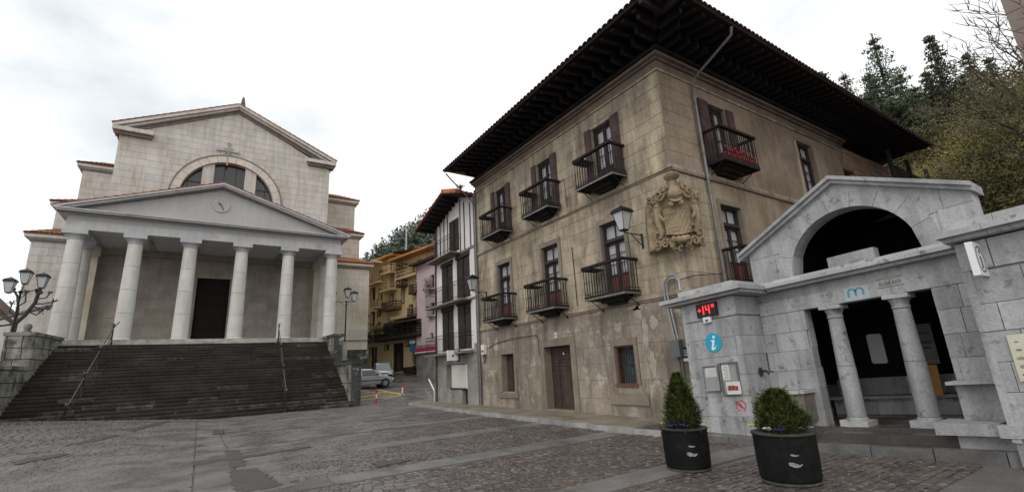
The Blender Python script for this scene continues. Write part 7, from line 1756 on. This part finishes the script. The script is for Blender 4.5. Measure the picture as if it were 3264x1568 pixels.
def broad_mesh(h, r, seed, nleaf, leaf, trunk_r=.16, mt=L_yel, open_=.0):
    rr = random.Random(seed); tr, cr_ = MB(), MB()
    tips = []
    def grow_(p, d, L_, rad, lv):
        q = p + d * L_; mid = (p + q) / 2 + Vector([rr.uniform(-.06, .06) * L_ for _ in range(3)])
        tr.tube([tuple(p), tuple(mid), tuple(q)], rad, 5 if lv < 2 else 3, rad * .6, caps=False)
        if lv >= 3: tips.append(q); return
        for _ in range(rr.choice((2, 3, 3))):
            nd = (d + Vector((rr.uniform(-.75, .75), rr.uniform(-.75, .75), rr.uniform(-.2, .45)))).normalized()
            grow_(q, nd, L_ * rr.uniform(.6, .85), rad * .6, lv + 1)
        if lv: tips.append(q)
    grow_(Vector((0, 0, -.5)), Vector((rr.uniform(-.1, .1), rr.uniform(-.1, .1), 1)).normalized(), h * .32, trunk_r, 0)
    for k in range(int(nleaf / 14)):
        c = rr.choice(tips); g_ = c + Vector((rr.gauss(0, r * .2), rr.gauss(0, r * .2), rr.gauss(0, h * .08)))
        leaves(cr_, g_, 14, r * .09, leaf * rr.uniform(.6, 1.2), rr, .8)
    return [('trunk', tr.mesh('trunk', B_bark2, fix=False)), ('crown', cr_.mesh('crown', mt, fix=False))]
BM = [broad_mesh(8, 3.2, 31, 24000, .12), broad_mesh(7, 3.4, 32, 24000, .12, mt=L_yel), broad_mesh(6.5, 3.2, 33, 20000, .13, mt=L_grn)]
def put_tree(ms, x, y, z, s, rz, label, group, cat='tree', nm='leafy_tree'):
    t = thing(nm, label, cat, (x, y, z), 0, group); t.rotation_euler = (0, 0, rz); t.scale = (s, s, s)
    for n_, me in ms:
        o = bpy.data.objects.new(n_, me); col.objects.link(o); o.parent = t
    return t
rr = random.Random(8); k = 0
names = ['yellow green leafy tree on the slope', 'olive leafy tree on the slope', 'deep green bush on the slope']
where = ['behind the far palace corner', 'above the kiosk gable peak', 'above the middle of the kiosk coping', 'above the right end of the kiosk coping', 'under the bare tree', 'at the right edge of the picture', 'between the conifers and the kiosk', 'behind the yellow bushes', 'high on the slope under the conifers', 'low beside the rear of the kiosk']
spec = [(76.5, 37, .30, 0), (78.2, 36, .31, 1), (80.2, 34, .33, 0), (82.3, 33, .33, 1), (84.2, 32, .34, 0), (85.6, 30, .36, 1), (75.2, 41, .33, 1), (79.2, 42, .37, 0), (82.0, 41, .38, 1), (84.6, 40, .40, 0), (77.2, 45, .38, 1), (87.5, 33, .38, 0), (89.5, 31, .37, 1), (81.2, 27, .20, 2), (82.6, 25, .20, 2), (86.8, 25, .22, 2), (78.8, 30, .22, 2), (76.4, 33, .22, 2), (74.0, 44, .30, 2), (85.3, 47, .47, 1), (88.5, 46, .46, 0)]
for i, (az, d, el, q) in enumerate(spec):
    x, y = polar(az, d); z = hz(x, y) - .3; H = 1.6 + el * d - z
    if y > 6.5 and x < 34: x = 34.5
    s = max(.5, H / (8.6, 7.8, 7.0)[q])
    put_tree(BM[q], x, y, z, s, i * 2.1, ['olive yellow', 'yellow green', 'dark green'][q] + ' leafy tree on the hillside, %s' % (where[i % 10] if i < 10 else ['upper row, far left', 'beyond the right edge', 'farther beyond the right edge', 'darkest clump right of the gable end', 'dark clump over the right coping', 'dark clump at the right edge', 'dark clump behind the gable end', 'dark clump by the palace corner', 'dark tuft beneath the palace eave', 'tall one behind the bare tree', 'tall one past the right edge'][i - 10]), 'leafy trees on the hillside')
# ground cover of the slope
b = MB(); rr = random.Random(77)
for k in range(26000):
    az = rr.uniform(72, 92); d = rr.uniform(24, 52); x, y = polar(az, d)
    if y > 5.5 and x < 34.3: continue
    leaves(b, (x, y, hz(x, y) + rr.uniform(0, 1.0) + (d > 34) * rr.uniform(0, 1.2)), 6, .35, rr.uniform(.12, .24), rr)
o = b.build('hillside_undergrowth', L_yel, fix=False); o['kind'] = 'stuff'
# bare tree at the right edge, with ivy on its stem
def bare_tree(x, y, z, h, seed, label, lean=(-.12, .05)):
    rr = random.Random(seed); t = thing('bare_tree', label, 'tree', (x, y, z)); tr, tw = MB(), MB(); tips = []
    def g_(p, d, L_, rad, lv):
        n = 3; pts = [p]; dd = d
        for i in range(n):
            dd = (dd + Vector([rr.uniform(-.16, .16) for _ in range(3)])).normalized(); pts.append(pts[-1] + dd * L_ / n)
        (tr if lv < 3 else tw).tube([tuple(q) for q in pts], max(rad, .016), 6 if lv < 2 else 3, rad * .55, caps=False)
        if lv >= 7: return
        for i in range(rr.choice((2, 3, 3)) if lv < 6 else 2):
            q = pts[-1] if i < 2 else pts[2]
            nd = (dd + Vector((rr.uniform(-.8, .8), rr.uniform(-.8, .8), rr.uniform(-.25, .6)))).normalized(); g_(q, nd, L_ * rr.uniform(.62, .80), rad * .60, lv + 1)
    g_(Vector((x, y, z - .5)), Vector((lean[0], lean[1], 1)).normalized(), h * .34, .26, 0)
    tr.build('trunk', B_bark2, t, fix=False); tw.build('twigs', B_bark2, t, fix=False)
    iv = MB()
    for k in range(2600):
        q = rr.uniform(0, h * .42); a = rr.uniform(0, 6.28); r = .3 + rr.gauss(0, .12); leaves(iv, (x + lean[0] * q + r * math.cos(a), y + lean[1] * q + r * math.sin(a), z + q), 1, .05, .2, rr)
    iv.build('ivy', L_grn if seed > 60 else L_yel, t, fix=False); return t
x, y = polar(83.2, 27); bare_tree(x, y, hz(x, y), 14.6, 51, 'tall bare tree with fine twigs at the right edge of the picture')
# pine behind the timbered house
x, y = polar(27.3, 62); put_conifer(CM[1], x, y, 2.5, 1.75, .4, 'pine crown showing between the timbered house roof and the palace eave', 'pines behind the houses', 'pine')
# left, distant hill above the yellow house
def h2(x, y): return 56 * math.exp(-((x - 84) / 55) ** 2 - ((y - 152) / 58) ** 2) - .5
hx = list(np.arange(-60, 260, 8.0)); hy = list(np.arange(66, 330, 8.0)); hm = MB()
hm.v = [(x, y, h2(x, y)) for y in hy for x in hx]; hm.f = [(j * len(hx) + i, j * len(hx) + i + 1, (j + 1) * len(hx) + i + 1, (j + 1) * len(hx) + i) for j in range(len(hy) - 1) for i in range(len(hx) - 1)]
struct(hm.build('distant_hill', S_hill, fix=False))
rr = random.Random(40); wv, wf = [], []; wb = MB()
for k in range(1500):
    az = rr.uniform(8, 34); d = rr.uniform(95, 175); x, y = polar(az, d); z = h2(x, y); h = rr.uniform(6, 11); r = rr.uniform(1.6, 2.8); bare = rr.random() < .16
    b = wb if bare else None
    if bare: h *= .7
    tgt = wb if bare else hm
    n = 26
    V, Fc = (wb.v, wb.f) if bare else (wv, wf)
    for j in range(n):
        q = rr.random() ** 1.3; a = rr.uniform(0, 6.28); R_ = r * (1 - q) * rr.uniform(.5, 1.1) if not bare else r * rr.uniform(.2, .9)
        c = Vector((x + R_ * math.cos(a), y + R_ * math.sin(a), z + h * (.1 + .9 * q))); u = Vector([rr.uniform(-1, 1) for _ in range(3)]).normalized() * rr.uniform(.6, 1.3); v_ = u.orthogonal().normalized() * .7
        V += [tuple(c - u), tuple(c + v_), tuple(c + u * .9)]; Fc.append((len(V) - 3, len(V) - 2, len(V) - 1))
b = MB(); b.v, b.f = wv, wf; o = b.build('pine_wood', L_far, fix=False); o['kind'] = 'stuff'
o = wb.build('bare_wood', L_farb, fix=False); o['kind'] = 'stuff'
ids = ['first', 'second', 'third', 'fourth', 'fifth', 'sixth', 'seventh', 'eighth', 'ninth', 'tenth', 'eleventh', 'twelfth']
for i in range(12):
    az = 14.9 + i * .78; d = 128 + (i * 37 % 20); x, y = polar(az, d); z = h2(x, y) - .5; put_conifer(CM[i % 3], x, y, z, .72 + .12 * math.sin(i * 2.3), i, 'dark conifer on the distant hill crest, %s from the church side' % ids[i], 'conifers on the distant hill crest')
t = thing('antenna_mast', 'thin mast with cross arm standing above the yellow house roofs', 'antenna', (30, 78, 14)); x, y = polar(20.4, 75)
MB().tube([(x, y, 10), (x, y, 24.5)], .12, 6).build('mast', M_alu, t); MB().box(x - 1.0, x + .1, y - .05, y + .05, 24.2, 24.4).build('cross_arm', M_alu, t)
# ---- pollarded plane tree at the left
pt = thing('pollarded_plane_tree', 'bare pollarded plane tree with knobbly branch ends at the left edge', 'tree', (-8.05, 32.9, .4)); rr = random.Random(14)
tr = MB(); tr.tube([(-8.05, 32.9, .2), (-8.0, 32.9, 2.5), (-7.93, 32.8, 4.95)], .15, 10, .11)
def limb(pts, r0, r1, knob=True, subs=4):
    tr.tube(pts, r0, 8, r1)
    if knob:
        for k in range(5): tr.ball(tuple(Vector(pts[-1]) + Vector([rr.uniform(-.09, .09) for _ in range(3)])), r1 * 1.25, 7, 5)
        for k in range(subs):
            d = Vector((rr.uniform(-1, 1), rr.uniform(-.5, .5), rr.uniform(-.1, .9))).normalized(); e = Vector(pts[-1]) + d * rr.uniform(.12, .25); tr.tube([pts[-1], tuple(e)], .025, 5, .012)
B0 = (-7.93, 32.8, 4.9)
limb([B0, (-7.6, 32.6, 5.3), (-7.28, 32.4, 5.9), (-7.2, 32.3, 6.45)], .09, .075); limb([B0, (-8.3, 32.9, 5.2), (-8.75, 33.0, 5.7), (-8.95, 33.1, 6.45)], .09, .08); limb([B0, (-7.95, 32.9, 5.6), (-8.1, 33.0, 6.3), (-8.35, 33.1, 6.7)], .06, .045)
limb([(-7.3, 32.4, 5.85), (-6.95, 32.3, 5.85), (-6.55, 32.2, 5.95)], .04, .03); limb([(-7.3, 32.4, 5.7), (-7.0, 32.3, 5.6), (-6.7, 32.2, 5.6)], .04, .03); limb([(-7.45, 32.5, 5.45), (-7.15, 32.4, 5.3), (-6.98, 32.3, 5.45)], .035, .03); limb([(-7.25, 32.4, 6.1), (-6.9, 32.3, 6.15), (-6.8, 32.3, 6.4)], .035, .025)
limb([B0, (-8.4, 32.8, 4.8), (-8.8, 32.7, 4.95)], .05, .04); limb([(-8.05, 32.9, 5.7), (-7.75, 32.9, 6.0), (-7.8, 32.9, 6.5)], .035, .03); limb([(-7.9, 32.8, 5.2), (-8.2, 32.7, 5.5), (-8.15, 32.7, 5.9)], .04, .03)
tr.build('trunk', B_bark, pt, smooth=True, fix=False)
# ---- far left: white house, trees, terrace behind
t = thing('white_house', 'white walled house with brown roof far off at the left edge', 'house', (-19, 62, 5))
b = MB(); b.box(-24, -16.2, 62, 70, 0, 8.6); b.build('wall', P_white, t); b = MB(); b._add([(-24.4, 61.6, 8.5), (-15.8, 61.6, 8.5), (-17.5, 66, 10.9), (-24.4, 66, 10.9), (-15.8, 70.4, 8.5), (-24.4, 70.4, 8.5)], [(0, 1, 2, 3), (1, 4, 2), (4, 5, 3, 2)]); b.build('roof', W_bal, t)
for x in (-21, -18.2): MB().box(x, x + .9, 61.9, 61.99, 5.5, 7).build('window', G_dark, t)
for i, (az, d, z0, s, q, lb) in enumerate([(-16.5, 52, 1.5, .95, 2, 'dark green tree behind the pollarded tree'), (-18.5, 50, 1.5, .8, 1, 'bright green tree at the left edge'), (-21, 56, 1.5, 1.0, 2, 'green tree just past the left edge')]):
    x, y = polar(az, d); put_tree(BM[q], x, y, z0, s, i, lb, 'trees far left of the church')
# ---- tall building whose corner edge shows at the top right
t = thing('corner_building', 'tall tan rendered building whose pale quoined edge cuts into the top right corner', 'building', (22, 1.6, 0)); x0, y0 = polar(85.4, 21)
P0 = Vector((x0, y0)); b = MB(); b.box(x0, x0 + 8, y0 - 9, y0 - .35, 3, 22); b.build('wall', S_palr, t)
for k in range(28): MB().box(x0 - .06, x0 + .5, y0 - .36, y0, 3 + k * .68, 3.66 + k * .68).build('quoin_stone', surf('quoin_lilac', (0.27, 0.22, 0.20), (0.21, 0.17, 0.155), scale=2, rnd=.08, bump=.1) if 'quoin_lilac' not in MATS else MATS['quoin_lilac'], t)
